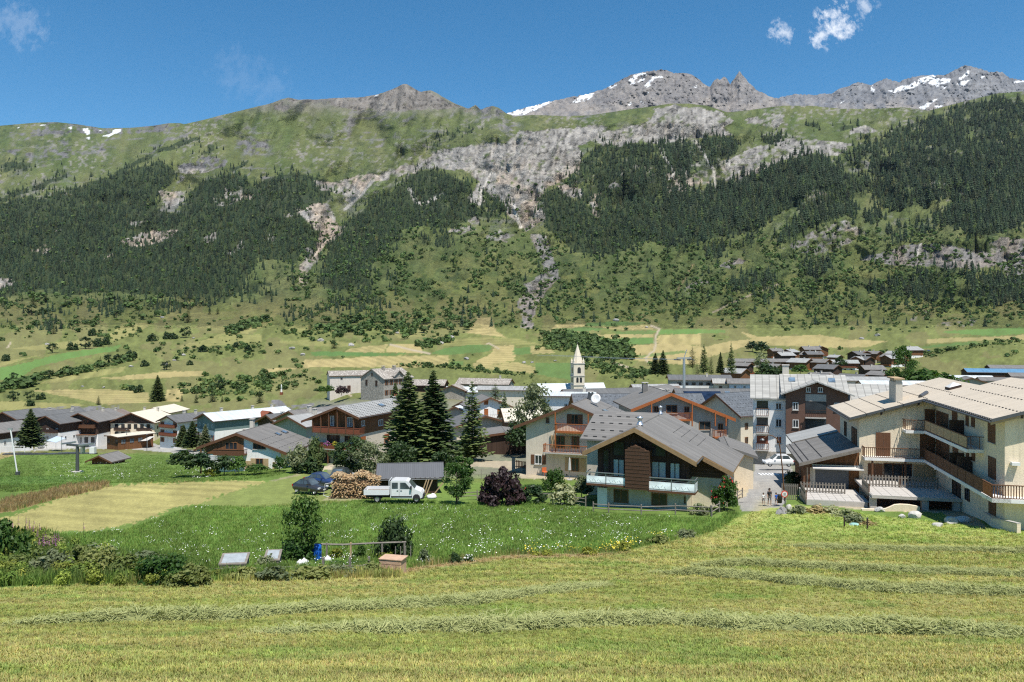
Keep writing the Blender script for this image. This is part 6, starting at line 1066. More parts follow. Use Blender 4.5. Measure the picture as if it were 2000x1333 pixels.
autowin(h, 'F', 1, 4, .8, 1.1, None, 'frame_white', 'pane', 7.3); autowin(h, 'F', 1, 3, .9, 1.6, 'wood_red', 'frame_white', 'pane', 3.6); h.balcony('F', -4, 4, 4.2, 3.2, 1.2, 'planks', 'wood_red', 'wood_brown', px=False, gap=.3); autowin(h, 'R', 1, 1, .9, .9, None, 'frame_brown', 'pane', 5.2, u0=-4, u1=-4); autowin(h, 'R', 1, 2, 1.6, 1.5, 'wood_pale', 'frame_brown', 'pane', .8, u0=-8, u1=-2)
h.block('dormer', 3.2, 6.2, 1.5, 6.5, 3.0, 9.4, 'render_teal'); b = MB(); b.prism([(1.1, 9.2), (4.0, 11.0), (6.9, 9.2), (6.9, 9.4), (4.0, 11.2), (1.1, 9.4)], 2.5, 7.0, 0, 'yz'); b.build('dormer_roof', 'wood_red', h.root); h.balcony('R', 2, 6.4, 6.9, 5.9, 2.2, 'planks', 'wood_red', 'wood_brown', px=False, gap=.3)
cot('solar_roof_house', 'dark roofed house with solar panels behind the white chalet', 'B', 660, 335, 190, -58, 10, 11, 6, 'timber_dark', 'roof_dark', chim=[(2, -3)], F=(1, 2), Rw=(1, 3)).onroof('solar_panel', 2.2, 4.6, -4, 1, .1, 'solar')
cot('grey_shed_house', 'low house with long dark grey roof left of the tall timber chalet', 'B', 870, 300, 172, -48, 10, 16, 5.0, 'render_grey', 'roof_grey', chim=[(1.4, -4)], Rw=(1, 3))
cot('pale_roof_cottage', 'small cottage with pale grey-green roof between white and tall chalets', 'B', 860, 350, 160, -42, 8.5, 9, 4.6, 'render_grey', 'roof_light', F=(1, 2), Rw=(1, 2), chim=[(1, 2)])
# kiosk on the square, awnings
h = cot('kiosk', 'long timber and stone kiosk with pale flat roof on village square', 'A', 1030, 434, 252, -62, 7, 12, 3.0, 'timber', 'roof_cream', pitch=.06, of=.6, osd=.6, cat='kiosk', barge=.2); autowin(h, 'R', 1, 4, 1.6, 1.5, None, 'wood_brown', 'pane_light', .7); autowin(h, 'F', 1, 2, 1.4, 1.5, None, 'wood_brown', 'pane', .7)
for lab, x0, y0, x1, y1, D, m in (('blue and white canopy beside the white ground floor of village square', 525, 440, 612, 458, 255, 'render_blue'), ('wide cream awning over the hotel terrace', 1250, 452, 1440, 440, 262, 'awning')):
    a, c = P(*Z('A', x0, y0), D), P(*Z('A', x1, y1), D-4); o = empty('canopy', a, 0, lab, 'canopy'); d = c-a; n = Vector((-d.y, d.x, 0)).normalized(); b = MB(); f = n*-3.0+Vector((0, 0, -1.1)); b.poly([(0, 0, 0), d, d+f, f]); b.poly([(0, 0, -.06), f+Vector((0, 0, -.06)), d+f+Vector((0, 0, -.06)), d+Vector((0, 0, -.06))]); b.build('cloth', m, o, fix=False)
    for q in (f, d+f): b = MB(); b.tube([q, q+Vector((0, 0, -2.6))], .05, 6); b.build('pole', 'steel', o)
# ------------------------------------------------------------------ priory and village centre
h = cot('priory_church', 'long low priory chapel with stone slab roof and pale wall on knoll', 'C', 190, 118, 286, -84, 9, 21.5, 6.0, 'render_pink', 'lauze', pitch=.34, of=.3, osd=.4, cat='chapel', barge=0)
for u in (-6.5, 2.5): h.win('R', u-.4, 4.6, u+.4, 5.4, 'stone_dark', 'pane', px=False, sill=False, mull=0)
h.win('R', -4.4, .2, -3.2, 2.4, 'wood_red', 'wood_dark', px=False, sill=False, mull=1, name='door'); h.block('buttress', 4.4, 4.75, 4.8, 5.4, -2, 5.8, 'render_pink')
h = House('priory_house', 'tall rubble-stone priory house with slab roof and small cross gable', None, 262, -38, 'R', w=11.5, d=13.5, top=(596, 100), eave=8.2, pitch=.52, wall='stone_wall', roof='lauze', of=.35, osd=.5, ob=.4, trim='stone_dark', z='C', barge=0, sink=6)
autowin(h, 'F', 1, 2, 1.0, 1.9, None, 'wood_dark', 'wood_dark', 5.6, u0=-2.8, u1=2.2); h.win('F', -.4, 9.0, .5, 10.0, 'wood_dark', 'pane', px=False, sill=False, mull=0); h.win('F', 2.2, -.8, 3.6, .4, 'wood_dark', 'pane', px=False, sill=False, mull=0)
autowin(h, 'R', 2, 6, .8, 1.7, 'wood_brown', 'frame_brown', 'pane', 2.6, 3.4, u0=-5.4, u1=5.4)
b = MB(); b.prism([(-2.0, 8.0), (2.0, 8.0), (2.0, 9.0), (0, 10.6), (-2.0, 9.0)], 0, 5.95, 0, 'yz'); o = b.build('cross_gable', 'stone_wall', h.root); b = MB(); b.prism([(-2.5, 8.7), (0, 10.7), (2.5, 8.7), (2.5, 8.95), (0, 10.95), (-2.5, 8.95)], 0, 6.5, 0, 'yz'); b.build('gable_roof', 'lauze', h.root); h.chimney(1.0, -2.5, .9, 1.0, 'stone_wall'); h.chimney(1.0, 2.5, .9, 1.0, 'stone_wall')
pr = h.o+h.ax*7.5-h.ay*1; b = MB()
o = empty('stone_steps', pr-Vector((0, 0, 1.5)), h.rz, 'pale stone stairway beside the priory house', 'stairs')
for i in range(9): link('step', ubox('concrete'), o, (0, -5+i*1.0, .15+i*.28), scale=(2.2, 1.0, .32))
cot('stone_barn', 'long open barn with brown slab roof behind the big spruces', 'C', 1300, 200, 330, 78, 9, 23, 4.4, 'timber_dark', 'lauze', pitch=.42, of=.4, barge=.2, cat='barn')
cot('gable_cottage', 'small stone cottage with gable front right of the spruce tops', 'C', 1345, 250, 292, -12, 9.5, 9, 5.4, 'stone_wall', 'lauze', F=(2, 2), of=.8, barge=.2)
cot('slab_roof_house', 'stone house with brown slab roof and dormer behind the white roof', 'C', 1905, 192, 345, 74, 9, 24, 5.0, 'stone_wall', 'lauze', pitch=.45, F=(2, 2), chim=[(0, -7)], of=.5, barge=.2)
cot('white_metal_roof_house', 'house with white and rust-streaked metal roof in village centre', 'C', 1830, 270, 296, 80, 9, 21, 4.5, 'render_white', 'roof_pale', pitch=.32, chim=[(1.5, 2)])
cot('plain_cream_house', 'plain cream house wall with one tiny window left of the grey willow', 'C', 2060, 262, 280, 84, 9, 17, 6.5, 'cream', 'roof_light', pitch=.2, Lw=(2, 1))
h = cot('orange_shutter_house', 'pale house with three orange shuttered openings in its gable', 'C', 1705, 365, 205, 12, 11, 10, 5.5, 'render_white', 'roof_grey', pitch=.42, of=.9)
for u, z, ww, hh in ((-1.0, 6.0, 1.1, 1.2), (-1.0, 2.7, 1.1, 2.2), (2.6, 3.4, 1.1, 1.4), (-3.9, 3.4, 1.1, 1.3)): h.win('F', u-ww/2, z, u+ww/2, z+hh, 'wood_orange', 'wood_orange', px=False, sill=False)
h.win('F', 2.4, 6.2, 3.2, 6.9, 'frame_brown', 'pane', px=False, sill=False, mull=0); h.balcony('F', -4.5, 4.0, 3.4, 2.5, 1.2, 'bars', 'wood_grey', 'concrete', px=False, gap=.5)
cot('small_pale_gable', 'small dark gable house with pale roof beside the tall spruces', 'C', 1375, 450, 215, -20, 7, 8, 4, 'render_grey', 'roof_pale', F=(1, 1))
cot('small_slab_roof', 'tiny house with light stone slab roof between the two spruce groups', 'C', 1400, 545, 195, -40, 6.5, 8, 4, 'stone_wall', 'lauze', barge=.1)
cot('grey_roof_annex', 'grey roofed annex tucked behind the larch', 'C', 1440, 400, 225, -50, 8, 9, 5, 'beige', 'roof_grey', barge=.2, chim=[(1, 0)])
h = cot('terrace_house', 'shaded house with sloping dark roof and cluttered wooden balcony', 'C', 1660, 535, 172, 20, 13, 9, 3.8, 'beige', 'roof_dark', pitch=.30, F=(1, 3)); h.balcony('F', -4, 6, 1.6, .6, 1.6, 'planks', 'wood_grey', 'wood_brown', px=False, gap=.4)
cot('cream_roof_house', 'house with cream metal roof facing the viewer right of the larch', 'C', 1800, 470, 165, -80, 7.5, 7.5, 5, 'timber', 'roof_cream', pitch=.5, guard=('R', (.3, .5, .7), None, None, .5, .25))
h = cot('brown_barn', 'broad dark brown timber barn with low roof behind the garden', 'C', 1850, 690, 142, 6, 13, 8, 5.6, 'timber_dark', 'roof_grey', pitch=.12, of=.5, cat='barn'); h.balcony('F', -5.5, 6.0, 1.3, .3, .9, 'planks', 'wood_red', 'wood_brown', px=False, gap=.25)
# church: bell tower with spire
D = 325; a = P(1128, 800, D); z0 = a.z; zt = lambda py: -(py-HY)/F*D-z0
ch = empty('church', a, R(12), 'village church with pale stone bell tower and pointed spire', 'church'); w = 2.35
b = MB(); b.box(-w, w, -w, w, -4, zt(710)); tw = b.build('bell_tower', 'cream', ch)
for zz in (zt(710), zt(734), zt(752)): b = MB(); b.box(-w-.22, w+.22, -w-.22, w+.22, zz-.16, zz+.16); b.build('cornice', 'concrete', ch)
b = MB(); zs = zt(710)+.16; ze = zt(672)
k = len(b.v); n = 8
for i in range(n): t = math.pi/8+i*math.pi/4; b.v.append((w*1.02*math.cos(t), w*1.02*math.sin(t), zs))
b.v.append((0, 0, ze)); b.f += [(i, (i+1) % n, n) for i in range(n)]; b.m += [0]*n; b.build('spire', 'cream', ch, fix=True)
for sx in (-1, 1):
    for sy in (-1, 1): b = MB(); b.box(sx*(w-.35)-.33, sx*(w-.35)+.33, sy*(w-.35)-.33, sy*(w-.35)+.33, zs, zs+.9); b.v += [(sx*(w-.35), sy*(w-.35), zs+2.2)]; kk = len(b.v)-1; b.f += [(4, 5, kk), (5, 6, kk), (6, 7, kk), (7, 4, kk)]; b.m += [0]*4; b.build('pinnacle', 'cream', ch)
for zc, hh, xs in ((zt(723), 2.6, (-.0,)), (zt(742), 2.2, (-.75, .75))):
    for x in xs:
        for face in range(2):
            ww = .75 if len(xs) == 1 else .5; pr = [(x-ww, zc-hh/2), (x+ww, zc-hh/2), (x+ww, zc+hh/2-ww)]+[(x+ww*math.cos(q), zc+hh/2-ww+ww*math.sin(q)) for q in (R(45), R(90), R(135))]+[(x-ww, zc+hh/2-ww)]
            b = MB(); b.prism(pr, -w-.03, -w+.02, M=Matrix.Rotation(R(-90*face), 4, 'Z')); b.build('belfry_opening', 'pane', ch)
b = MB(); b.tube([(0, 0, ze-.3), (0, 0, ze+1.0)], .05, 5); b.tube([(-.3, 0, ze+.6), (.3, 0, ze+.6)], .04, 5); b.build('spire_cross', 'steel_dark', ch)
b = MB(); b.prism([(-11, zt(770)), (-11, zt(756)), (-6, zt(748)), (0, zt(756)), (0, zt(775))], 3, 9); b = MB(); b.prism([(2.6, zt(768)), (7, zt(752)), (12, zt(768)), (12, zt(769)+.4), (7, zt(752)+.3), (2.6, zt(768)+.3)], -16, 14, 0, 'yz'); b.build('nave_roof', 'roof_pale', ch); b = MB(); b.box(-15, 13, 3, 11.5, -4, zt(768)); b.build('nave', 'render_white', ch)
# houses between church and chalets
cot('white_flat_house', 'white house with flat parapet right of the grey willow', 'E', 740, 108, 195, 86, 10, 12.5, 6.6, 'render_white', 'roof_pale', pitch=.1, Lw=(2, 3), chim=[(2, -4)])
cot('dark_gable_house', 'dark grey roof with small timber gable in front of church', 'E', 470, 85, 235, -68, 10, 25, 5, 'timber_dark', 'roof_dark', pitch=.45)
h = cot('long_slate_house', 'long grey tiled roof with many snow guards right of the satellite dish', 'E', 545, 120, 168, -83, 12, 27, 6, 'beige', 'roof_slate', pitch=.5, chim=[(-1, 7)], guard=('R', (.15, .35, .55, .75, .92), None, None, 1.0, .3)); h.chimney(0, 4, 3.2, .6, 'roof_grey')
h = cot('dark_tile_house', 'house with steep dark tiled roof and pale walls beside the street', 'E', 1667, 118, 150, -42, 11, 11.5, 6.4, 'cream', 'roof_slate', pitch=.62, of=.9, guard=('R', (.2, .35, .5, .65, .8, .93), None, None, .8, .22)); autowin(h, 'R', 2, 3, .9, 1.2, None, 'frame_brown', 'pane', .8); h.balcony('R', -1, 3.4, 3.6, 2.6, 1.3, 'planks', 'wood_pale', 'wood_brown', px=False, gap=.25); h.chimney(3.2, 5, .9, 1.0)
h = cot('solar_big_house', 'broad dark roof with black solar field and skylights behind orange chalet', 'E', 1345, 78, 190, -80, 13, 28, 5, 'render_grey', 'roof_dark', pitch=.42); h.onroof('solar_panel', 1.5, 6.0, -13, -4, .1, 'solar')
for y in (-3, 2, 6.5): h.onroof('skylight', 1.6, 2.7, y, y+1.3, .12, 'steel', 0, 'skylight')
cot('far_rust_roof', 'house with patchy rust and grey tin roof left of the ski pylon', 'E', 1010, 45, 280, -75, 9, 16, 4.5, 'render_grey', 'roof_light', pitch=.4); cot('far_brown_roof', 'small brown roofed house below the grey pylon', 'E', 1130, 62, 262, -70, 8, 10, 4.5, 'beige', 'roof_brown', pitch=.4); cot('orange_edge_house', 'grey roof with thin orange edge behind the orange trimmed chalet', 'E', 1180, 62, 225, -25, 9, 10, 5, 'beige', 'roof_grey', trim='wood_orange')
h = cot('balcony_block', 'grey three-storey block with dark flat roof and white balconies', 'K', 165, 243, 330, -84, 11, 25, 9, 'render_grey', 'roof_dark', pitch=.28, chim=[(2, 3)])
for zf in (2.8, 5.6): h.balcony('R', -11, 11, zf+1, zf, 1.2, 'solid', 'render_white', 'concrete', px=False, sides='LR')
autowin(h, 'R', 3, 7, 1.6, 1.6, None, 'wood_dark', 'pane', .6, 2.8)
h = cot('beige_grey_block', 'two-tone beige and grey house beside the balcony block', 'K', 395, 262, 318, -86, 9, 15.5, 5.6, 'beige', 'roof_tile_light', pitch=.32); autowin(h, 'R', 2, 4, 1.2, 1.3, None, 'wood_brown', 'pane', .6, 2.6); cot('blue_grey_house', 'blue-grey walled house with grey roof right of the two-tone house', 'K', 470, 262, 312, -86, 9, 15, 5.6, 'render_blue', 'roof_grey', pitch=.32, Rw=(2, 4))
cot('dish_house', 'plain grey roof with a big round dish left of the apartment house', 'K', 626, 256, 190, -82, 9, 12, 5, 'beige', 'roof_grey', pitch=.42).dish(2.5, 4.5, .9, -30)
# ------------------------------------------------------------------ the hamlet on the far terrace
ORD = ['first', 'second', 'third', 'fourth', 'fifth', 'sixth', 'seventh', 'eighth', 'ninth', 'tenth', 'eleventh', 'twelfth', 'thirteenth']
ROWS = {
 'top row': [(690, 108, 62, 640, 'render_white', 'timber', 'roof_grey'), (775, 112, 72, 650, 'cream', 'timber', 'roof_light'), (855, 97, 80, 680, 'beige', 'timber', 'roof_grey'), (965, 97, 74, 680, 'cream', 'timber', 'roof_dark'), (1370, 98, 92, 670, 'render_white', 'timber', 'roof_light')],
 'upper middle row': [(730, 128, 78, 610, 'render_white', 'timber_dark', 'roof_light'), (800, 124, 60, 625, 'beige', 'timber', 'roof_grey'), (872, 122, 76, 630, 'render_white', 'timber', 'roof_dark'), (950, 124, 82, 635, 'cream', 'timber', 'roof_grey'), (1115, 122, 84, 650, 'beige', 'timber_dark', 'roof_dark'), (1195, 122, 62, 655, 'beige', 'timber', 'roof_brown'), (1262, 122, 64, 650, 'cream', 'timber', 'roof_grey'), (1392, 122, 84, 630, 'cream', 'timber', 'roof_light')],
 'lower middle row': [(600, 182, 76, 545, 'render_white', 'timber_dark', 'roof_grey'), (752, 188, 84, 545, 'beige', 'timber', 'roof_grey'), (905, 160, 100, 560, 'render_white', 'timber', 'roof_light'), (1000, 163, 84, 575, 'cream', 'timber', 'roof_grey'), (1060, 142, 56, 600, 'beige', 'timber', 'roof_light'), (1135, 150, 80, 590, 'cream', 'timber', 'roof_light'), (1215, 150, 88, 590, 'render_white', 'timber_dark', 'roof_dark'), (1285, 142, 84, 600, 'render_white', 'timber', 'roof_light'), (1355, 136, 74, 600, 'cream', 'timber', 'roof_grey')],
 'front row': [(575, 212, 112, 470, 'render_pink', 'timber', 'roof_light'), (1048, 192, 104, 520, 'render_white', 'timber_dark', 'roof_dark'), (1160, 194, 100, 520, 'render_grey', 'timber_dark', 'roof_grey'), (1190, 242, 130, 420, 'beige', None, 'roof_dark'), (1310, 226, 96, 440, 'timber_dark', None, 'roof_grey'), (900, 232, 120, 400, 'beige', None, 'roof_grey'), (1000, 238, 100, 395, 'beige', None, 'roof_dark'), (825, 240, 110, 390, 'render_pink', None, 'roof_light')]}
CN = {'render_white': 'white', 'cream': 'cream', 'beige': 'beige', 'render_pink': 'pinkish', 'render_grey': 'grey', 'timber_dark': 'dark timber'}; RN = {'roof_grey': 'grey', 'roof_light': 'light grey', 'roof_dark': 'dark', 'roof_brown': 'brown'}
r_ = random.Random(3)
for row, lst in ROWS.items():
    for i, (x, y, wk, D, wall, up, roof) in enumerate(sorted(lst)):
        q = Z('K', x, y); D = gD(q[0], q[1]+(23 if D > 450 else 20)) if D > 430 else D; w = wk/2.632/F*D*.98; kind = r_.choice((-68, -58, 62, -48, -30, 26, 55)); h = cot('hamlet_chalet', '%s %s with %s roof, %s from left in %s of far hamlet' % (CN[wall], 'chalet' if up else 'house', RN[roof], ORD[i], row), 'K', x, y, D, kind, w*.92, w*1.0, 7.9 if D > 430 else 4.8, wall, roof, up, 3.6 if up else None, .40, of=1.0, osd=.8, group='houses of the far hamlet', sink=9)
        autowin(h, 'F', 2, 3, 1.0, 1.2, None, 'frame_brown', 'pane', .7, 2.5); autowin(h, 'R' if kind < 0 else 'L', 2, 2, 1.0, 1.2, None, 'frame_brown', 'pane', .7, 2.5)
        if up: h.balcony('F', -w*.4, w*.4, 3.6, 2.6, 1.2, 'solid', r_.choice(('wood_brown', 'wood_red', 'wood_orange')), 'wood_brown', px=False)
        h.chimney(r_.uniform(.3, 1.5), r_.uniform(-2, 2), .8, .9)
h = cot('long_hamlet_house', 'long grey-roofed row house at left of the far hamlet', 'K', 480, 160, 560, -80, 11, 46, 4.6, 'beige', 'roof_grey', 'timber', 2.6, .32, Rw=(2, 8), group='houses of the far hamlet'); h = cot('wide_hamlet_house', 'wide red timber building with long balconies in middle of far hamlet', 'K', 870, 165, 548, -82, 12, 34, 6, 'render_white', 'roof_light', 'timber_red', 2.8, .32, group='houses of the far hamlet'); h.balcony('R', -15, 15, 4.0, 3.0, 1.3, 'solid', 'wood_red', 'wood_brown', px=False); autowin(h, 'R', 2, 7, 1.4, 1.3, None, 'frame_brown', 'pane', .8, 2.7)
for lab, x, y, D, w, d, roof, wall in (('long shed with blue metal roof at foot of right bank', 1690, 210, 430, 13, 34, 'roof_blue', 'timber_dark'), ('grey-roofed timber shed behind the blue shed', 1810, 192, 450, 12, 36, 'roof_grey', 'timber_dark'), ('low shed with pale roof below the blue shed', 1600, 245, 400, 10, 20, 'roof_pale', 'render_grey'), ('shed with grey roof right of the blue shed', 1760, 255, 380, 10, 26, 'roof_grey', 'render_grey'), ('grey hall at right edge above the cream roof', 1915, 232, 400, 12, 34, 'roof_grey', 'timber_dark'), ('rust-streaked tin shed behind the brick chimney', 1150, 272, 250, 8, 19, 'roof_pale', 'beige'), ('long low shed with weathered roof right of apartment house', 1010, 252, 300, 9, 24, 'roof_light', 'beige')):
    cot('shed', lab, 'K', x, y, D, -76, w, d, 4.4, wall, roof, pitch=.26, of=.4, osd=.4, cat='shed', barge=.15)
cot('right_gable_shed', 'grey house with open dark gable near the right edge', 'K', 1735, 258, 330, 12, 12, 12, 4, 'render_grey', 'roof_grey', F=(1, 3), pitch=.35)
# ------------------------------------------------------------------ near trees and garden plants
tree('spruce_tree', 797, 912, 14.2, 8.8, 'spruce', 'tall dark spruce, left one of the pair behind white truck', seed=1, D=112)
tree('spruce_tree', 846, 908, 14.6, 8.6, 'spruce', 'tall dark spruce, right one of the pair behind the shed', seed=2, D=116)
tree('spruce_tree', 772, 850, 11.5, 6.0, 'spruce', 'small spruce tip left of the tall spruce pair', seed=3, D=165)
tree('larch_tree', 922, 898, 13.6, 6.6, 'larch', 'slender light green larch right of the spruce pair', seed=1, D=130)
tree('willow_tree', 1044, 892, 13.4, 8.4, 'weeping', 'tall grey-green willow left of the cream balcony chalet', seed=2, D=142)
tree('larch_tree', 985, 840, 9.5, 4.4, 'larch', 'small larch between the larch and the willow', seed=2, D=185)
tree('garden_tree', 690, 930, 5.6, 6.6, 'leafy', 'spreading garden tree in front of the tall timber chalet', seed=1, D=104, mat='leaf_dark'); tree('garden_tree', 722, 930, 4.6, 4.8, 'leafy', 'thin grey-green garden tree left of the shed roof', seed=2, D=101, mat='leaf_silver')
tree('shrub', 604, 922, 2.6, 4.4, 'bush', 'round green bush right of the white chalet', cat='shrub', D=112); tree('shrub', 546, 912, 1.7, 2.2, 'bush', 'small green bush by the corner of the white chalet', cat='shrub', D=114, mat='leaf')
for x, y, H, W, m, lab in ((392, 912, 2.3, 4.0, 'leaf_dark', 'leftmost bush of the hedge below the white chalet'), (438, 917, 2.2, 3.0, 'leaf_dark', 'bush in front of the hanging laundry'), (465, 914, 1.9, 2.6, 'leaf', 'bright bush right of the hanging laundry'), (362, 902, 2.0, 4.2, 'leaf_dark', 'dark bushes left of the white chalet garden'), (415, 924, 1.2, 2.2, 'leaf_yellow', 'yellow-green low bush below the laundry'), (580, 905, 3.0, 3.0, 'leaf_silver', 'pale bush between white and tall timber chalets'), (500, 918, 1.0, 3.0, 'leaf', 'low bedding plants under the wooden shutters'), (615, 905, 4.0, 2.6, 'needle', 'dark shrub left of the lower balcony')): tree('shrub', x, y, H, W, 'bush', lab, cat='shrub', mat=m, D=112)
tree('garden_tree', 892, 980, 4.3, 3.4, 'leafy', 'young broadleaf tree right of the white truck', seed=1, D=80); tree('shrub', 905, 946, 3.6, 2.6, 'column', 'bright green upright shrub behind the young tree', cat='shrub', D=92); tree('purple_shrub', 981, 976, 3.8, 4.4, 'bush', 'dark purple-leaved bush by the wooden fence', cat='shrub', mat='leaf_purple', seed=1, D=80)
tree('variegated_shrub', 1103, 980, 2.1, 2.8, 'bush', 'cream-white variegated bush behind the fence', cat='shrub', mat='leaf_cream', seed=2, D=80); tree('shrub', 1085, 955, 2.6, 2.4, 'bush', 'tall green plant left of the closed parasol', cat='shrub', mat='leaf', D=88); tree('shrub', 1136, 958, 1.8, 2.4, 'bush', 'bush with blue flowers left of the timber chalet', cat='shrub', mat='leaf_silver', D=84); tree('shrub', 1036, 972, 1.6, 3.4, 'bush', 'low dark bush right of the purple bush', cat='shrub', D=82, mat='leaf_dark')
tree('rose_bush', 1414, 982, 3.0, 2.6, 'bush', 'rose bush with red blooms at the chalet corner', cat='shrub', mat='leaf', seed=1, D=76, flowers=('flower_red', .06)); tree('shrub', 1365, 1000, 1.0, 1.8, 'bush', 'small grey bush below the rose bush', cat='shrub', mat='leaf_silver', D=73); tree('box_shrub', 1547, 942, 1.5, 2.2, 'bush', 'clipped dark box shrub beside the lean-to annex', cat='shrub', mat='leaf_dark', D=94)
for x, y, lab, f in ((1020, 960, 'low planting with red flowers left of the terrace', 'flower_red'), (1045, 956, 'low planting right of the red flowers', None), (1020, 985, 'low green plants behind the fence', None)): tree('bedding_plant', x, y, .8, 2.4, 'bush', lab, cat='plant', mat='leaf', flowers=(f, .1) if f else None)
plain('cloudy_pane', (.30, .33, .34), .6, .2, 4, 0)
# garden plot in the meadow
tree('young_tree', 594, 1096, 4.15, 2.7, 'leafy', 'young tree with bare stem standing in the garden plot', seed=2); tree('shrub', 575, 1098, 1.6, 2.2, 'bush', 'leafy bush at the foot of the young garden tree', cat='shrub', mat='leaf'); tree('round_shrub', 772, 1090, 2.65, 2.35, 'bush', 'round dark green bush at the right end of garden plot', cat='shrub', seed=2, mat='leaf_dark')
for x, y, H, W, m, lab in ((659, 1092, .85, 1.0, 'leaf_yellow', 'left vegetable plant inside garden plot'), (702, 1090, 1.05, 1.0, 'leaf', 'right climbing plant inside garden plot'), (755, 1098, .7, 1.1, 'leaf_yellow', 'yellow-green plant beside the round bush'), (520, 1108, .8, 1.4, 'leaf_silver', 'grey-green herbs between the two cold frames'), (655, 1104, .35, 1.6, 'leaf', 'row of low leafy vegetables, left half'), (700, 1103, .35, 1.6, 'leaf', 'row of low leafy vegetables, right half'), (828, 1100, 1.0, .8, 'leaf_silver', 'tall grey weed right of the wooden crate')): tree('garden_plant', x, y, H, W, 'bush', lab, cat='plant', mat=m)
def place(name, px, py, rz, label, cat, group=None, D=None):
    D = D or gD(px, py); return empty(name, P(px, py, D), R(rz), label, cat, group)
def bx(par, name, mat, x0, x1, y0, y1, z0, z1): b = MB(); b.box(x0, x1, y0, y1, z0, z1); return b.build(name, mat, par)
for k, (px, py, w, lab) in enumerate(((458, 1114, 1.35, 'left wooden cold frame with glazed slanting lid'), (533, 1106, .8, 'right wooden cold frame half hidden by herbs'))):
    o = place('cold_frame', px, py, 8, lab, 'cold frame'); b = MB(); b.prism([(-.45, -.2), (.45, -.2), (.45, .72), (-.45, .42)], -w/2, w/2, 0, 'yz'); b.build('box', 'wood_grey', o)
    b = MB(); b.prism([(-.5, .425), (.5, .745), (.5, .81), (-.5, .49)], -w/2-.05, w/2+.05, 0, 'yz'); l_ = b.build('lid', 'wood_grey', o); b = MB(); b.prism([(-.4, .525), (.4, .782), (.4, .79), (-.4, .533)], -w/2+.08, w/2-.08, 0, 'yz'); b.build('pane', 'cloudy_pane', l_)
    for i in range(6): bx(o, 'board', 'wood_grey', -w/2+w*i/6+.01, -w/2+w*(i+1)/6-.01, -.475, -.452, -.1, .4)
o = place('water_barrel', 618, 1096, 0, 'bright blue plastic water barrel at the foot of young tree', 'barrel'); b = MB(); b.lathe([(0, 0), (.26, 0), (.3, .1), (.31, .3), (.295, .33), (.31, .36), (.31, .62), (.295, .65), (.31, .68), (.29, .92), (.22, .97), (0, .97)], 16)
plain('barrel_blue', (.012, .10, .42), .45, .15, 2, 0); b.build('drum', 'barrel_blue', o, smooth=True); b = MB(); b.lathe([(0, .97), (.1, .97), (.1, 1.0), (0, 1.0)], 10); b.build('lid', 'barrel_blue', o)
o = place('garden_fence', 690, 1094, 2, 'weathered pole fence round the vegetable garden', 'fence')
for x in (-1.6, -.15, 1.75, 3.1): bx(o, 'post', 'wood_grey' if x != -.15 else 'wood_pale', x-.05, x+.05, -.05, .05, -.3, 1.05)
b = MB(); b.tube([(-2.3, 0, .98), (-.6, 0, .93), (1.2, .0, 1.0), (3.2, 0, 1.05)], .06, 6); b.build('top_pole', 'wood_grey', o)
for x in (2.6, 2.9, 3.2, 3.5): bx(o, 'stake', 'wood_grey', x-.025, x+.025, -.45+.12*x-.3, -.4+.12*x-.3, -.3, .9)
o = place('board_edging', 560, 1118, 3, 'long grey board edging in front of the garden plot', 'edging')
for i in range(8): q = bx(o, 'board', 'wood_grey', -4.4+i*1.2, -4.4+(i+1)*1.2-.03, -.04, .04, -.15, .26+.03*(i % 2)+.05*(i > 5)); 
for x in (1.9, 3.3, 4.3, 5.0): bx(o, 'post', 'wood_grey', x-.06, x+.06, -.05, .07, -.3, .75)
o = place('wooden_crate', 768, 1118, -14, 'pinkish wooden crate with two plank bands at end of garden', 'crate'); plain('crate_wood', (.50, .33, .22), .8, .2, 3, .02)
bx(o, 'box', 'crate_wood', -.58, .58, -.4, .4, -.1, .76)
for z in (.0, .26, .52): bx(o, 'plank', 'crate_wood', -.62, .62, -.43, -.402, z+.01, z+.235)
bx(o, 'lid', 'crate_wood', -.64, .66, -.46, .45, .762, .80)
for x, y in ((586, 1106), (594, 1103), (640, 1098)):
    o = place('plastic_bag', x, y, 20, {586: 'left white plastic bag in the garden plot', 594: 'right white plastic bag in the garden plot', 640: 'grey sack beside the blue barrel'}[x], 'bag'); b = MB(); b.lathe([(0, 0), (.16, .02), (.2, .12), (.15, .26), (.05, .34), (0.02, .4)], 7); b.v = [(p[0]*(1+.25*math.sin(7*p[2]+3*p[0])), p[1], p[2]) for p in b.v]; b.build('sack', 'frame_white', o, smooth=True)
# ------------------------------------------------------------------ shed, firewood, vehicles
h = House('garden_shed', 'open timber shed with dark ribbed roof behind the white truck', None, 90, -83, 'R', w=5.4, d=6.6, top=(650, 985), eave=2.7, pitch=.36, of=.35, osd=.5, wall='timber_dark', roof='roof_ribbed', trim='wood_dark', z='C', cat='shed', barge=.2, sink=2)
for i in range(7): h.block('slat', -2.4+i*.7, -2.2+i*.7, h.d/2+.04, h.d/2+.07, -.6, 3.0-.1*abs(i-3), 'wood_grey')
b = MB(); z_ = h.roofz(3.2)
for i in range(13): y = -h.d/2-.2+i*.55; b.tube([(3.22, y, z_-.02), (3.24, y+.4, z_-.02)], .09, 6)
tag(b.build('rib_ends', 'steel_dark', h.roof), kind='stuff')
plain('log_bark', (.20, .125, .07), .9, .35, 6, .02); plain('log_end', (.43, .285, .145), .85, .3, 8, .01); plain('log_pale', (.50, .37, .215), .85, .25, 8, .01)
o = place('firewood_pile', 695, 970, 4, 'big heap of split firewood left of the white truck', 'firewood', D=85); r_ = random.Random(5); b = MB()
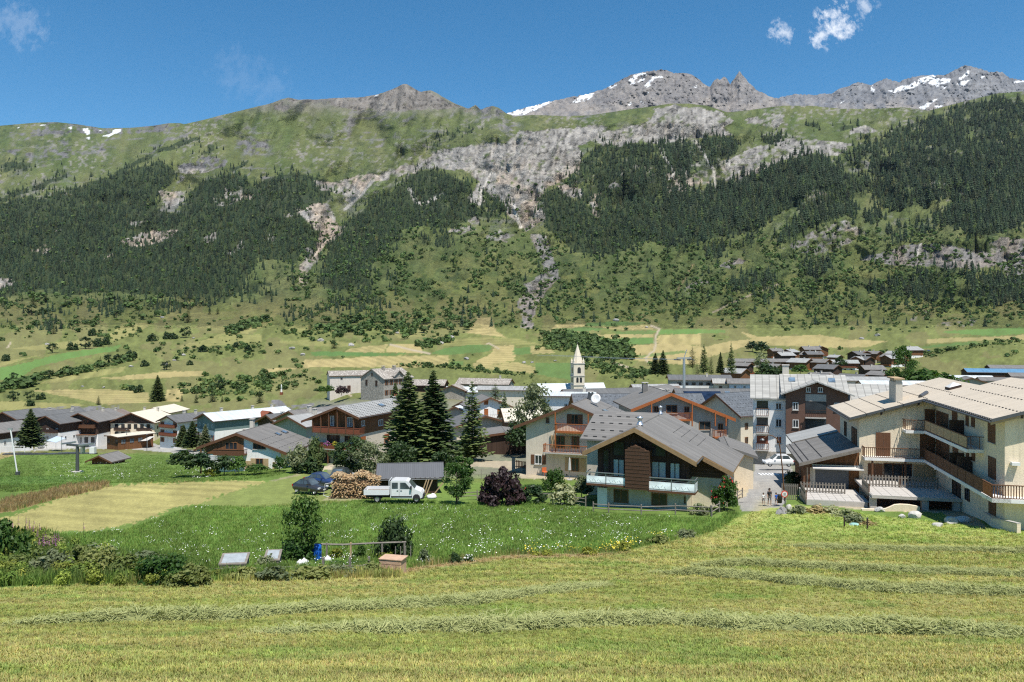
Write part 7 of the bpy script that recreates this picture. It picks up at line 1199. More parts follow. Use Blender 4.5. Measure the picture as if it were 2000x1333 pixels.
for i in range(1500):
    x = r_.uniform(-2.5, 2.5); top = 2.35-.15*abs(x)**1.5*.35+.25*math.sin(x*2.1); z = r_.uniform(0, max(.3, top)); y = -.9+.28*z+r_.uniform(-.12, .5)
    if r_.random() < .35: z = top+r_.uniform(-.25, .1); y = r_.uniform(-.7, 1.6)
    a = r_.gauss(0, .5); c = r_.gauss(0, .25); L = r_.uniform(.4, .8); d = Vector((math.sin(a), math.cos(a), c)).normalized()*L/2 if r_.random() < .6 else Vector((math.cos(a), math.sin(a)*.4, c)).normalized()*L/2
    p = Vector((x, y, z)); mi = r_.choice((0, 1, 1, 2, 2)); b.tube([p-d, p+d], r_.uniform(.03, .06), 5, mi)
tag(b.build('logs', ['log_bark', 'log_end', 'log_pale'], o, fix=False), kind='stuff'); b = MB(); b.prism([(-2.5, 0), (2.5, 0), (2.3, 1.7), (0, 2.1), (-2.3, 1.8)], -.5, 1.4); b.build('log_core', 'log_bark', o)
for i in range(26): q = MB(); q.tube([(0, -.35, 0), (0, .35, 0)], .055, 7); break
lm = q.mesh('log', 'log_end')
for i in range(40): link('log', lm, o, (-2.3+4.6*r_.random(), -1.05+.1*r_.random(), .1+1.6*r_.random()), rot=(R(r_.uniform(-10, 10)), R(r_.uniform(0, 90)), R(r_.uniform(-25, 25))))
plain('tyre', (.018, .018, .019), .85, .1, 6, 0); plain('rim', (.45, .46, .47), .35, .1, 6, 0, .6); plain('lamp_glass', (.75, .76, .78), .1, .04, 5, 0); plain('tail_red', (.40, .02, .02), .3, .1, 5, 0); plain('plate', (.72, .72, .70), .5, .05, 9, 0); plain('plastic_black', (.03, .03, .032), .6, .1, 5, 0); glassmat('car_glass', (.07, .09, .10), .04, .7)
def carpaint(name, c):
    m, n, l, b = nodemat(name); b.inputs['Base Color'].default_value = (*c, 1); b.inputs['Roughness'].default_value = .3; b.inputs['Coat Weight'].default_value = .6; b.inputs['Coat Roughness'].default_value = .05
    l.new(mixc(n, l, ramp(n, l, noise(n, l, objco(n), 3, 4), .4, .7, 0, .25), c, tuple(x*.8+.02 for x in c)), b.inputs['Base Color'])
for n_, c_ in (('paint_black', (.03, .03, .033)), ('paint_navy', (.02, .04, .12)), ('paint_white', (.72, .72, .71)), ('paint_blue', (.01, .03, .14)), ('paint_silver', (.40, .41, .42)), ('paint_dark', (.05, .052, .055)), ('paint_red', (.30, .02, .02))): carpaint(n_, c_)
def wheel(par, x, y, r_=.31, w=.2):
    o = empty('wheel', (x, y, r_)); o.parent = par
    b = MB(); b.lathe([(r_*.62, -w/2), (r_*.95, -w/2), (r_, -w*.3), (r_, w*.3), (r_*.95, w/2), (r_*.62, w/2)], 20); b.v = [(p[0], p[2], p[1]) for p in b.v]; b.build('tyre', 'tyre', o, smooth=True)
    b = MB(); b.lathe([(0, w*.42), (r_*.15, w*.44), (r_*.2, w*.3), (r_*.58, w*.36), (r_*.64, w*.5), (r_*.64, -w*.5), (r_*.58, -w*.36), (0, -w*.36)], 16); b.v = [(p[0], p[2], p[1]) for p in b.v]; b.build('rim', 'rim', o)
def car(px, py, rz, paint, label, L=4.0, W=1.72, H=1.48, kind='hatch', name='parked_car', D=None, group=None):
    """body lofted from side profile stations; cabin with its own glazing"""
    o = place(name, px, py, rz, label, 'car', group, D); o.location.z += .06; o.scale = (1, 1, 1.06); x0 = -L/2
    gz = {'hatch': (.40, .62, .72, .97), 'suv': (.36, .58, .78, .97), 'sedan': (.36, .54, .72, .86)}[kind]; h0, hb = .24, H*.62
    st = [(0, .45, .62, .80), (.03, .32, .70, .92), (.12, .26, .76, .97), (.28, .24, hb-.02, 1.0), (gz[0]-.02, .24, hb+.04, 1.0), (gz[2], .24, hb+.06, 1.0), (.93, .26, hb+.05, .97), (.985, .34, hb-.05, .92), (1.0, .48, hb-.16, .84)]
    b = MB(); n = 10
    for t, lo, hi, ws in st:
        w = W/2*ws; x = x0+L*(1-t) if False else -x0-L*t
        b.v += [(x, y*w, lo+(hi-lo)*z) for y, z in ((-.86, 0), (-.98, .2), (-1, .5), (-.97, .8), (-.86, 1), (.86, 1), (.97, .8), (1, .5), (.98, .2), (.86, 0))]
    for i in range(len(st)-1):
        for j in range(n): a = i*n+j; c = i*n+(j+1) % n; b.f.append((a, c, c+n, a+n)); b.m.append(0)
    b.f += [tuple(range(n)), tuple(range((len(st)-1)*n, len(st)*n))]; b.m += [0, 0]; b.build('body', paint, o, smooth=True)
    X = lambda t: L/2-L*t
    cab = [(gz[0]-.09, hb+.0, .90), (gz[0]+.09, H-.03, .74), (gz[1], H, .74), (gz[2]+.02, H-.03, .73), (gz[3], hb+.02, .86)]
    b = MB()
    for t, z, ws in cab: b.v += [(X(t), -W/2*ws, z), (X(t), W/2*ws, z)]
    k = len(b.v)
    for t, z, ws in cab: b.v += [(X(t), -W/2*(.90), hb-.02), (X(t), W/2*.90, hb-.02)]
    for i in range(4): b.f += [(2*i, 2*i+1, 2*i+3, 2*i+2), (2*i, 2*i+2, k+2*i+2, k+2*i), (2*i+1, k+2*i+1, k+2*i+3, 2*i+3)]; b.m += [0, 0, 0]
    b.build('cabin', paint, o)
    def quad(name, pts, mat, off=.012):
        b = MB(); v = [Vector(p) for p in pts]; nn = (v[1]-v[0]).cross(v[2]-v[0]).normalized()*off; b.poly([p+nn for p in v]); b.poly([p-nn for p in v]); b.build(name, mat, o, fix=False)
    def L2(a, c, f): return tuple(a[i]+(c[i]-a[i])*f for i in range(3))
    A = [((X(t), -W/2*ws, z), (X(t), W/2*ws, z)) for t, z, ws in cab]
    quad('windscreen', [L2(A[0][0], A[0][1], .06), L2(A[0][0], A[0][1], .94), L2(A[1][0], A[1][1], .94), L2(A[1][0], A[1][1], .06)], 'car_glass'); quad('rear_window', [L2(A[4][0], A[4][1], .08), L2(A[4][0], A[4][1], .92), L2(A[3][0], A[3][1], .94), L2(A[3][0], A[3][1], .06)], 'car_glass')
    for s_ in (-1, 1):
        def side(t, z): ws = .90+(.735-.90)*(z-hb)/(H-hb); return (X(t), s_*W/2*(ws+.008), z)
        tm = (gz[0]+gz[2])/2+.03
        quad('side_window', [side(gz[0]+.02, hb+.07), side(tm-.008, hb+.07), side(tm-.008, H-.1), side(gz[0]+.1, H-.1)], 'car_glass'); quad('side_window', [side(tm+.012, hb+.07), side(gz[3]-.09, hb+.08), side(gz[2]+.03, H-.1), side(tm+.012, H-.1)], 'car_glass')
        bx(o, 'headlight', 'lamp_glass', L/2-.26, L/2-.06, s_*W*.40-.16, s_*W*.40+.16 if s_ > 0 else s_*W*.40+.16, .60, .74); bx(o, 'tail_light', 'tail_red', -L/2+.0, -L/2+.12, s_*W*.40-.12, s_*W*.40+.12, .66, .88); bx(o, 'door_mirror', paint, X(gz[0])-.12, X(gz[0])+.05, s_*(W/2+.09)-.08, s_*(W/2+.09)+.08, hb+.04, hb+.18)
        for t in (.19, .82): wheel(o, X(t), s_*(W/2-.13), .32 if kind != 'suv' else .35)
    bx(o, 'bumper', 'plastic_black', L/2-.12, L/2+.02, -W*.4, W*.4, .28, .44); bx(o, 'number_plate', 'plate', L/2+.021, L/2+.03, -.25, .25, .42, .52)
    return o
car(606, 963, -24, 'paint_black', 'black hatchback parked on the meadow, nearest of the dark cars', 3.95, D=88); car(629, 949, -22, 'paint_navy', 'dark blue saloon parked behind the black hatchback', 4.3, kind='sedan', D=93, H=1.42); car(668, 942, 80, 'paint_dark', 'dark van-like car half hidden under the garden tree', 4.2, 1.8, 1.75, 'suv', D=98)
car(1519, 911, 176, 'paint_white', 'white compact SUV parked on the street by the stone wall', 4.3, 1.8, 1.62, 'suv', D=114); car(353, 893, 196, 'paint_blue', 'blue hatchback parked by the village road at upper meadow edge', 4.1); car(88, 876, 8, 'paint_silver', 'silver estate car on the road below the lone conifer', 4.5, kind='sedan')
for i, (x, y, m, lab) in enumerate(((1457, 128, 'paint_silver', 'first silver car of the far hamlet car park'), (1472, 130, 'paint_white', 'white car second in the far hamlet car park'), (1490, 127, 'paint_dark', 'dark car third in the far hamlet car park'), (1510, 125, 'paint_navy', 'navy car at right end of far hamlet car park'))): q = Z('K', x, y); car(q[0], q[1], 30, m, lab, 4.2, group='cars parked beside the hamlet')
def truck():
    o = place('tipper_truck', 772, 978, 0, 'white crew-cab tipper truck with open bed parked beside firewood', 'truck', D=81)
    cp = [(.55, .45), (2.95, .42), (3.02, .75), (2.85, 1.05), (2.2, 1.32), (1.55, 2.18), (1.3, 2.28), (-.1, 2.30), (-.35, 2.22), (-.38, .55)]
    cp = [(-.38, .5), (.55, .45), (2.75, .42), (2.98, .55), (3.0, .85), (2.82, 1.12), (2.15, 1.40), (1.5, 2.16), (1.25, 2.27), (-.1, 2.30), (-.36, 2.2)]
    b = MB(); b.prism(cp, -.98, .98); b.build('cab', 'paint_white', o)
    for s_ in (-1, 1):
        y = s_*.985
        def pan(name, pts, mat, t=.012): b = MB(); b.prism(pts, min(y, y+s_*t), max(y, y+s_*t)); return b.build(name, mat, o)
        pan('side_window', [(-.2, 1.45), (.42, 1.45), (.42, 2.08), (-.2, 2.08)], 'car_glass'); pan('side_window', [(.66, 1.42), (1.72, 1.42), (1.62, 1.58), (1.2, 2.08), (.66, 2.08)], 'car_glass')
        for x in (-.3, .54, 1.85): pan('door_seam', [(x, .6), (x+.025, .6), (x+.025, 2.1), (x, 2.1)], 'plastic_black', .006)
        pan('door_handle', [(.3, 1.2), (.46, 1.2), (.46, 1.26), (.3, 1.26)], 'plastic_black', .03); pan('door_handle', [(.68, 1.2), (.84, 1.2), (.84, 1.26), (.68, 1.26)], 'plastic_black', .03); pan('side_trim', [(-.3, .55), (1.9, .55), (1.9, .68), (-.3, .68)], 'plastic_black', .02)
        b = MB(); b.prism([(1.95, .42), (2.02, .7), (2.2, .86), (2.5, .86), (2.68, .7), (2.75, .42)], y-.01 if s_ > 0 else y-.02, y+.02 if s_ > 0 else y+.01); b.build('wheel_arch', 'plastic_black', o)
        bx(o, 'door_mirror', 'plastic_black', 1.7, 1.86, s_*1.12-.1, s_*1.12+.1, 1.4, 1.72); bx(o, 'headlight', 'lamp_glass', 2.72, 2.96, s_*.72-.16, s_*.72+.16, .84, 1.02); wheel(o, 2.35, s_*.84, .36, .22); wheel(o, -1.75, s_*.84, .37, .24)
    b = MB(); q = [(2.12, -.86, 1.44), (2.12, .86, 1.44), (1.54, .80, 2.12), (1.54, -.80, 2.12)]; b.poly([Vector(p)+Vector((.03, 0, .03)) for p in q]); b.poly([Vector(p)+Vector((-.01, 0, -.01)) for p in q]); b.build('windscreen', 'car_glass', o, fix=False)
    bx(o, 'bumper', 'plastic_black', 2.75, 3.08, -.97, .97, .36, .62); bx(o, 'grille', 'plastic_black', 2.9, 3.01, -.5, .5, .66, .82); bx(o, 'chassis', 'plastic_black', -2.9, 1.5, -.45, .45, .42, .72); bx(o, 'bed', 'paint_white', -3.1, -.5, -1.05, 1.05, .86, .96)
    for s_ in (-1, 1): bx(o, 'bed_side', 'paint_white', -3.1, -.5, s_*1.06-.025, s_*1.06+.025, .8, 1.32); bx(o, 'mudguard', 'plastic_black', -2.25, -1.25, s_*.86-.16, s_*.86+.16, .74, .79)
    bx(o, 'tailgate', 'paint_white', -3.14, -3.1, -1.04, 1.04, .8, 1.32); bx(o, 'headboard', 'paint_white', -.5, -.45, -1.04, 1.04, .86, 1.42)
    for s_ in (-1, 1): bx(o, 'ladder_post', 'paint_white', -.53, -.46, s_*.98-.035, s_*.98+.035, .9, 2.3)
    bx(o, 'ladder_rail', 'paint_white', -.53, -.46, -.98, .98, 2.23, 2.3); bx(o, 'bed_floor', 'wood_grey', -3.05, -.52, -1.02, 1.02, .962, .98)
    return o
truck()
# small white goal frame, leaning boards, white bundle
o = place('football_goal', 641, 968, 20, 'small white metal goal frame beside the black hatchback', 'goal frame', D=86); b = MB(); b.tube([(-.5, 0, 0), (-.35, 0, 1.3), (.45, .3, 1.35), (.55, .3, .1)], .03, 6); b.build('front_frame', 'frame_white', o); b = MB(); b.tube([(-.5, 0, 0.03), (-.2, -.9, .05), (.7, -.7, .05)], .03, 6); b.build('ground_bar', 'frame_white', o)
o = place('rubble_bag', 843, 974, 0, 'white rubble bag lying right of the truck bonnet', 'bag', D=81); b = MB(); b.lathe([(0, 0), (.5, .02), (.58, .2), (.4, .42), (.1, .5), (0, .5)], 9); b.v = [(p[0]*(1+.2*math.sin(5*p[1]*9)), p[1], p[2]*(1+.2*math.sin(p[0]*7))) for p in b.v]; b.build('sack', 'frame_white', o, smooth=True)
o = place('leaning_boards', 836, 968, 0, 'loose boards leaning at the right side of the shed', 'boards', D=84)
for i, (x, t) in enumerate(((-.5, .35), (-.2, .3), (.1, .4), (1.2, .7))): link('board', ubox('wood_pale'), o, (x, .3, .8), scale=(.12, .04, 1.8), rot=(0, t, .3))
# ------------------------------------------------------------------ post and rail fences
def rail_fence(label, pts, h=.95, rails=(.45, .85), D=None, mat='wood_grey', r0=.05):
    W = [gpt(*p) if D is None else P(p[0], p[1], D[i]) for i, p in enumerate(pts)]; o = empty('rail_fence', W[0], 0, label, 'fence'); L = [w-W[0] for w in W]
    for p in L: b = MB(); b.tube([p+Vector((0, 0, -.3)), p+Vector((0, 0, h+.08))], r0*1.4, 6); b.build('post', mat, o)
    for a, c in zip(L, L[1:]):
        for z in rails: b = MB(); b.tube([a+Vector((0, 0, h*z)), c+Vector((0, 0, h*z*(1+.03*math.sin(a.x))))], r0, 6); b.build('rail', mat, o)
    return o
rail_fence('log rail fence in front of purple and cream bushes', [(895, 978), (932, 976), (1005, 974)]+ZL('E', [(115, 940), (285, 952), (460, 972), (655, 1000)])); rail_fence('log rail fence along the front of the timber chalet', ZL('E', [(715, 1045), (835, 1055), (1090, 1068), (1357, 1060), (1635, 1075)])); rail_fence('log rail fence climbing beside the road to the rose bush', ZL('E', [(1640, 1078), (1700, 1040), (1760, 1000), (1840, 948), (1880, 925)]))
rail_fence('thin wire fence posts behind the young tree', [(872, 940), (905, 938), (940, 936), (975, 935)], 1.3, (.5, .95), r0=.025)
# wooden gate and steps by the cream chalet
o = place('garden_gate', 1012, 915, -10, 'reddish brown garden gate with stone pillar left of cream chalet', 'gate', D=112)
for i in range(11): link('slat', ubox('wood_red'), o, (-.2+i*.22, 0, .6-.1*math.sin(i*.3)), scale=(.14, .04, 1.2-.2*math.sin(i*.3)))
for z in (.25, .95): link('rail', ubox('wood_red'), o, (.9, .05, z), scale=(2.6, .05, .1))
bx(o, 'pillar', 'stone_wall', -.9, -.45, -.22, .22, -.3, 1.5)
# ------------------------------------------------------------------ terrace furniture, laundry
o = place('parasol', *Z('E', 530, 790), 0, 'closed cream parasol beside the chalet terrace', 'parasol', D=94); b = MB(); b.tube([(0, 0, 0), (0, 0, 2.7)], .03, 6); b.build('pole', 'steel', o); b = MB(); b.lathe([(.02, 2.75), (.1, 2.5), (.16, 1.8), (.2, 1.2), (.12, 1.15)], 9); b.build('cloth', 'awning', o); bx(o, 'base', 'concrete', -.3, .3, -.3, .3, -.02, .08)
o = place('garden_chair', *Z('E', 340, 755), 30, 'orange garden chair beside the cream chalet wall', 'chair', D=102); plain('chair_orange', (.55, .14, .05), .5, .1, 3, 0)
bx(o, 'seat', 'chair_orange', -.35, .35, -.3, .3, .4, .46); bx(o, 'backrest', 'chair_orange', -.35, .35, .27, .33, .46, 1.0)
for x in (-.3, .3):
    for y in (-.25, .25): bx(o, 'leg', 'chair_orange', x-.025, x+.025, y-.025, y+.025, 0, .4)
o = place('laundry_line', *Z('B', 260, 850), -24, 'white sheets drying on a line in front of white chalet', 'laundry', D=115)
for x in (-3.0, 2.6): bx(o, 'post', 'steel', x-.04, x+.04, -.04, .04, -.2, 2.0)
b = MB(); b.tube([(-3, 0, 1.95), (2.6, 0, 1.95)], .012, 4); b.build('line', 'steel', o)
for i, (x, w, hh) in enumerate(((-2.7, 1.3, 1.2), (-1.3, 1.2, 1.5), (.4, .9, 1.0), (1.4, 1.0, 1.1))):
    b = MB(); n = 8
    for k in range(n):
        a0, a1 = x+w*k/n, x+w*(k+1)/n; y0, y1 = .05*math.sin(k*1.3+i), .05*math.sin((k+1)*1.3+i); b.poly([(a0, y0, 1.94-hh), (a1, y1, 1.94-hh), (a1, 0, 1.94), (a0, 0, 1.94)])
    b.build('sheet', 'frame_white', o)
for lab, x, z_, mat in (('purple', 0, 0, 0),): pass
for x, y, f, lab in ((1230, 612, 'flower_pink', 'purple balcony flowers of the tall timber chalet'), (1305, 618, 'flower_yellow', 'yellow and red balcony flowers of the tall timber chalet'), (1400, 622, 'flower_pink', 'right purple flowers on the lower balcony')): q = Z('B', x, y+10); tree('flower_box', q[0], q[1], .8, .9, 'bush', lab, cat='flowers', mat='leaf', flowers=(f, .5), D=120.5, sink=0)
# ------------------------------------------------------------------ people on the lane
def person(px, py, H, rz, label, top, bottom, hair, skin=(.42, .25, .17), D=None, stride=.12, arms=.1, hold=0):
    o = place('person', px, py, rz, label, 'person', D=D); u = H/1.75; me = bpy.data.meshes.new('body')
    J = {'pelvis': (0, 0, .96), 'waist': (0, 0, 1.1), 'chest': (0, 0, 1.34), 'neck': (0, 0, 1.48), 'head0': (0, -.01, 1.57), 'head1': (0, -.01, 1.70)}
    for s_, n in ((-1, 'l'), (1, 'r')):
        st = stride*s_; J.update({'hip'+n: (s_*.09, 0, .92), 'knee'+n: (s_*.10, -st*.6-.02, .52), 'ankle'+n: (s_*.10, st*.9*-1+.03, .09), 'toe'+n: (s_*.115, -st*.9-.12, .03), 'sho'+n: (s_*.17, 0, 1.41), 'elb'+n: (s_*.25, .02+st*.4, 1.13), 'wri'+n: (s_*(.25+hold*s_*.04), -.04+st*.8, .89), 'hand'+n: (s_*(.25+hold*s_*.06), -.06+st*.9, .80)})
    ks = list(J); ed = [('pelvis', 'waist'), ('waist', 'chest'), ('chest', 'neck'), ('neck', 'head0'), ('head0', 'head1')]
    for n in 'lr': ed += [('pelvis', 'hip'+n), ('hip'+n, 'knee'+n), ('knee'+n, 'ankle'+n), ('ankle'+n, 'toe'+n), ('chest', 'sho'+n), ('sho'+n, 'elb'+n), ('elb'+n, 'wri'+n), ('wri'+n, 'hand'+n)]
    me.from_pydata([tuple(c*u for c in J[k]) for k in ks], [(ks.index(a), ks.index(c)) for a, c in ed], []); t = bpy.data.objects.new('body', me); COL.objects.link(t)
    t.modifiers.new('skin', 'SKIN'); t.modifiers.new('sub', 'SUBSURF').levels = 2; RAD = {'pelvis': .135, 'waist': .12, 'chest': .15, 'neck': .055, 'head0': .085, 'head1': .085, 'hip': .09, 'knee': .06, 'ankle': .042, 'toe': .035, 'sho': .065, 'elb': .043, 'wri': .032, 'hand': .038}
    for i, k in enumerate(ks): q = RAD.get(k, RAD.get(k[:-1], .05))*u; me.skin_vertices[0].data[i].radius = (q, q*(.75 if k in ('chest', 'waist', 'pelvis') else 1.0)); me.skin_vertices[0].data[i].use_root = (k == 'pelvis')
    dg = bpy.context.evaluated_depsgraph_get(); bm_ = bpy.data.meshes.new_from_object(t.evaluated_get(dg)); bpy.data.objects.remove(t); bm_.materials.clear()
    tagn = '%d_%d' % (px, py); plain('skin_'+tagn, skin, .6, .05, 5, 0); plain('top_'+tagn, top, .85, .15, 6, .005); plain('bottom_'+tagn, bottom, .85, .15, 6, .005); plain('hair_'+tagn, hair, .7, .2, 9, 0); plain('shoe_'+tagn, (.12, .12, .13), .7, .2, 9, 0)
    for m in ('skin_', 'top_', 'bottom_', 'shoe_'): bm_.materials.append(MATS[m+tagn])
    for f in bm_.polygons:
        c = f.center/u; f.use_smooth = True; f.material_index = 3 if c.z < .075 else 2 if .55 < c.z < .99 and abs(c.x) < .2 else 1 if (.98 < c.z < 1.46 and abs(c.x) < .19) or (c.z > 1.2 and abs(c.x) >= .19 and c.z < 1.46) else 0
    link('body', bm_, o); b = MB(); b.lathe([(0, .2), (.06, .19), (.105, .12), (.112, .04), (.105, -.02), (.09, -.08), (.0, -.08)], 12); b.v = [(p[0]*u, (p[1]+(.03 if p[2] < .06 else .01))*u, (p[2]+1.60)*u) for p in b.v]; b.build('hair', 'hair_'+tagn, o, smooth=True)
    for s_ in (-1, 1):
        for k in range(4): b = MB(); b.tube([(s_*.255*u+.012*(k-1.5)*u*.3, (-.075+.016*k)*u, .785*u), (s_*.25*u, (-.08+.018*k)*u, (.71+.008*abs(k-1.5))*u)], [.009*u, .007*u], 5); b.build('finger', 'skin_'+tagn, o)
        b = MB(); b.tube([(s_*.235*u, -.085*u, .83*u), (s_*.222*u, -.115*u, .775*u)], [.011*u, .008*u], 5); b.build('thumb', 'skin_'+tagn, o)
    b = MB(); b.tube([(0, -.095*u, 1.66*u), (0, -.118*u, 1.625*u), (0, -.098*u, 1.615*u)], .012*u, 5); b.build('nose', 'skin_'+tagn, o)
    for s_ in (-1, 1): b = MB(); b.lathe([(0, .012), (.012, 0), (0, -.012)], 6); b.v = [(p[0]*u+s_*.035*u, p[1]*u-.086*u, p[2]*u+1.665*u) for p in b.v]; b.build('eye', 'hair_'+tagn, o)
    return o
person(1503, 988, 1.76, 8, 'adult in dark shirt and shorts walking up the lane between two children', (.03, .03, .035), (.12, .12, .12), (.03, .02, .015), D=78.5); person(1491, 986, 1.2, 2, 'child in white shirt walking left of the adult', (.72, .72, .72), (.10, .10, .11), (.05, .03, .02), D=78.8, hold=1); person(1516, 987, 1.26, 12, 'child in bright blue shirt walking right of the adult', (.02, .10, .45), (.06, .06, .07), (.05, .03, .02), D=78.6)
b = None
q = place('backpack', 1503, 988, 8, 'small dark backpack on the walking adult', 'backpack', D=78.72); bx(q, 'pack', 'plastic_black', -.13, .13, .10, .22, 1.05, 1.42)
# ------------------------------------------------------------------ road sign, street lamps, pylons
o = place('road_sign', *Z('G', 391, 975), 4, 'round white road sign with red rim on a grey post', 'sign', D=76); b = MB(); b.tube([(0, 0, -.3), (0, 0, 2.6)], .06, 8); b.build('post', 'steel_dark', o)
zc = -(Z('G', 385, 845)[1]-HY)/F*76-o.location.z; b = MB(); b.lathe([(0, -.02), (.34, -.02), (.34, .02), (0, .02)], 24); b.v = [(p[0]-.09, -.07+p[2], p[1]+zc) for p in b.v]; plain('sign_red', (.60, .06, .03), .5, .05, 3, 0); b.build('rim', 'sign_red', o); b = MB(); b.lathe([(0, -.006), (.25, -.006), (.25, .006), (0, .006)], 24); b.v = [(p[0]-.09, -.098+p[2], p[1]+zc) for p in b.v]; b.build('face', 'frame_white', o)
for i, zz in enumerate((.10, 0, -.10)): bx(o, 'text_line', 'wood_dark', -.22, .04, -.112, -.106, zc+zz-.022, zc+zz+.022)
def lamp(px, py, H, label, D=None, arm=1.3, mat='steel', dx=-1, r0=.07, head=True):
    o = place('street_lamp', px, py, 0, label, 'street lamp', D=D); b = MB(); n = 7; pts = [(0, 0, -.2), (dx*.25, 0, H*.5), (dx*.5, 0, H*.82)]+[(dx*(.5+arm*(1-math.cos(t))), 0, H*.82+H*.18*math.sin(t)) for t in (.4, .8, 1.2, 1.57)] if arm else [(0, 0, -.2), (0, 0, H)]
    if arm: pts.append((dx*(.5+arm*1.5), 0, H*.93))
    b.tube(pts, [r0*(1-.5*i/len(pts)) for i in range(len(pts))], 7); b.build('pole', mat, o); e = Vector(pts[-1])
    if head: b = MB(); b.lathe([(0, .12), (.12, .1), (.26, -.05), (.24, -.1), (0, -.1)], 10); b.v = [tuple(Vector(p)+e) for p in b.v]; b.build('lamp_head', 'steel_dark', o)
    return o
lamp(*Z('G', 388, 880), 6.6, 'tall rust-brown street lamp with curved arm beside the road sign', D=79, arm=1.2, mat='wood_brown')
for i, (x, y, H, lab) in enumerate(((574, 590, 5, 'leftmost lamp post on the village square'), (890, 560, 4.4, 'lamp post in front of the kiosk'), (1178, 560, 6.5, 'lamp post in front of the cream hotel'), (1366, 572, 5, 'rightmost lamp post by the village road'))): lamp(*Z('A', x, y), H, lab, arm=0, r0=.09, mat='steel_dark')
o = place('lift_pylon', 1336, 762, 20, 'tall grey ski lift pylon with cross arm behind village roofs', 'pylon', D=300); b = MB(); b.tube([(0, 0, -8), (0, 0, 12.5)], [.65, .5], 10); b.build('mast', 'steel', o); zt_ = 12.5
b = MB(); b.box(-3.2, 3.2, -.3, .3, zt_-.3, zt_+.2); b.build('cross_arm', 'steel', o)
for x in (-3, 3): b = MB(); b.box(x-.25, x+.25, -2.2, 2.2, zt_-.9, zt_-.5); b.build('sheave_bar', 'steel_dark', o)
b = MB(); b.tube([(0, 0, zt_), (1.2, 0, zt_+3.2)], .14, 6); b.build('jib', 'steel', o)
for y_ in (-3, 3): b = MB(); b.tube([(y_, 0, zt_-.6), (-22+y_, 10, zt_-.2), (-50+y_, 22, zt_+1)], .05, 5); b.build('cable', 'steel', o)
o = place('lift_pylon', *Z('A', 720, 775), -25, 'short blue-grey drag lift pylon with T-shaped head on meadow', 'pylon'); b = MB(); b.tube([(0, 0, -.5), (0, 0, 4.6)], [.32, .26], 10); b.build('mast', 'steel_dark', o); bx(o, 'cross_arm', 'steel_dark', -2.6, 2.6, -.25, .25, 4.5, 4.85)
for x in (-2.3, 2.3): bx(o, 'sheave_bar', 'steel', x-.2, x+.2, -1.3, 1.3, 4.85, 5.1)
bx(o, 'rope_guide', 'steel', 1.2, 1.6, -.3, .3, 3.4, 4.5); bx(o, 'footing', 'concrete', -.7, .7, -.7, .7, -.3, .2)
o = place('lift_post', *Z('A', 165, 803), 0, 'thin white leaning post at the left meadow edge', 'post'); b = MB(); b.tube([(0, 0, -.2), (-1.2, 0, 7.6)], .11, 8); b.build('shaft', 'frame_white', o); bx(o, 'foot', 'steel_dark', -.25, .25, -.25, .25, -.2, .6); bx(o, 'head', 'steel', -1.6, -.9, -.1, .1, 7.4, 7.7)
h = cot('lift_hut', 'small timber lift hut with grey roof on the green meadow', 'A', 915, 620, gD(198, 908)+2, -38, 4.4, 4.8, 1.7, 'timber_red', 'roof_grey', pitch=.42, of=.8, osd=1.0, cat='hut', barge=.2, sink=3); h.win('F', -.7, .3, .7, 1.3, 'frame_brown', 'pane', px=False)
o = place('goal_post', *Z('A', 118, 610), 0, 'white football goal at the left edge of the meadow', 'goal'); 
for x in (-3.6, 3.6): b = MB(); b.tube([(x, 0, 0), (x, 0, 2.44)], .1, 7); b.build('post', 'frame_white', o)
b = MB(); b.tube([(-3.6, 0, 2.44), (3.6, 0, 2.44)], .1, 7); b.build('crossbar', 'frame_white', o)
o = place('pipe_stack', *Z('A', 460, 612), 3, 'long dark lift track with snow guides lying on the meadow', 'lift track'); r_ = random.Random(2)
for i in range(14): bx(o, 'segment', 'steel_dark', -13+i*1.9, -13+(i+1)*1.9-.1, -.8, .8, 0, .5+.15*math.sin(i*.8))
bx(o, 'control_box', 'frame_white', 11.8, 13.2, -.7, .7, .3, 2.2)
o = place('wayside_column', *Z('B', 808, 152), 0, 'pale stone wayside column on the priory knoll', 'monument'); s_ = 1.0; bx(o, 'plinth', 'wood_red', -.6, .6, -.6, .6, -.5, 1.3); b = MB(); b.lathe([(.42, 1.3), (.36, 2.6), (.3, 3.0), (.34, 3.05), (.22, 3.9), (.26, 4.3), (.16, 4.7), (0, 4.8)], 10); b.build('figure', 'frame_white', o, smooth=True)
for x, y, H, W, m, lab in ((1168, 110, 1.8, 4.6, 'leaf_dark', 'round green bush in the flower bed before priory chapel'), (1368, 130, 2.6, 4.8, 'leaf_purple', 'dark purple bush in the flower bed before priory chapel')): tree('shrub', *Z('B', x, y), H, W, 'bush', lab, cat='shrub', mat=m, D=272)
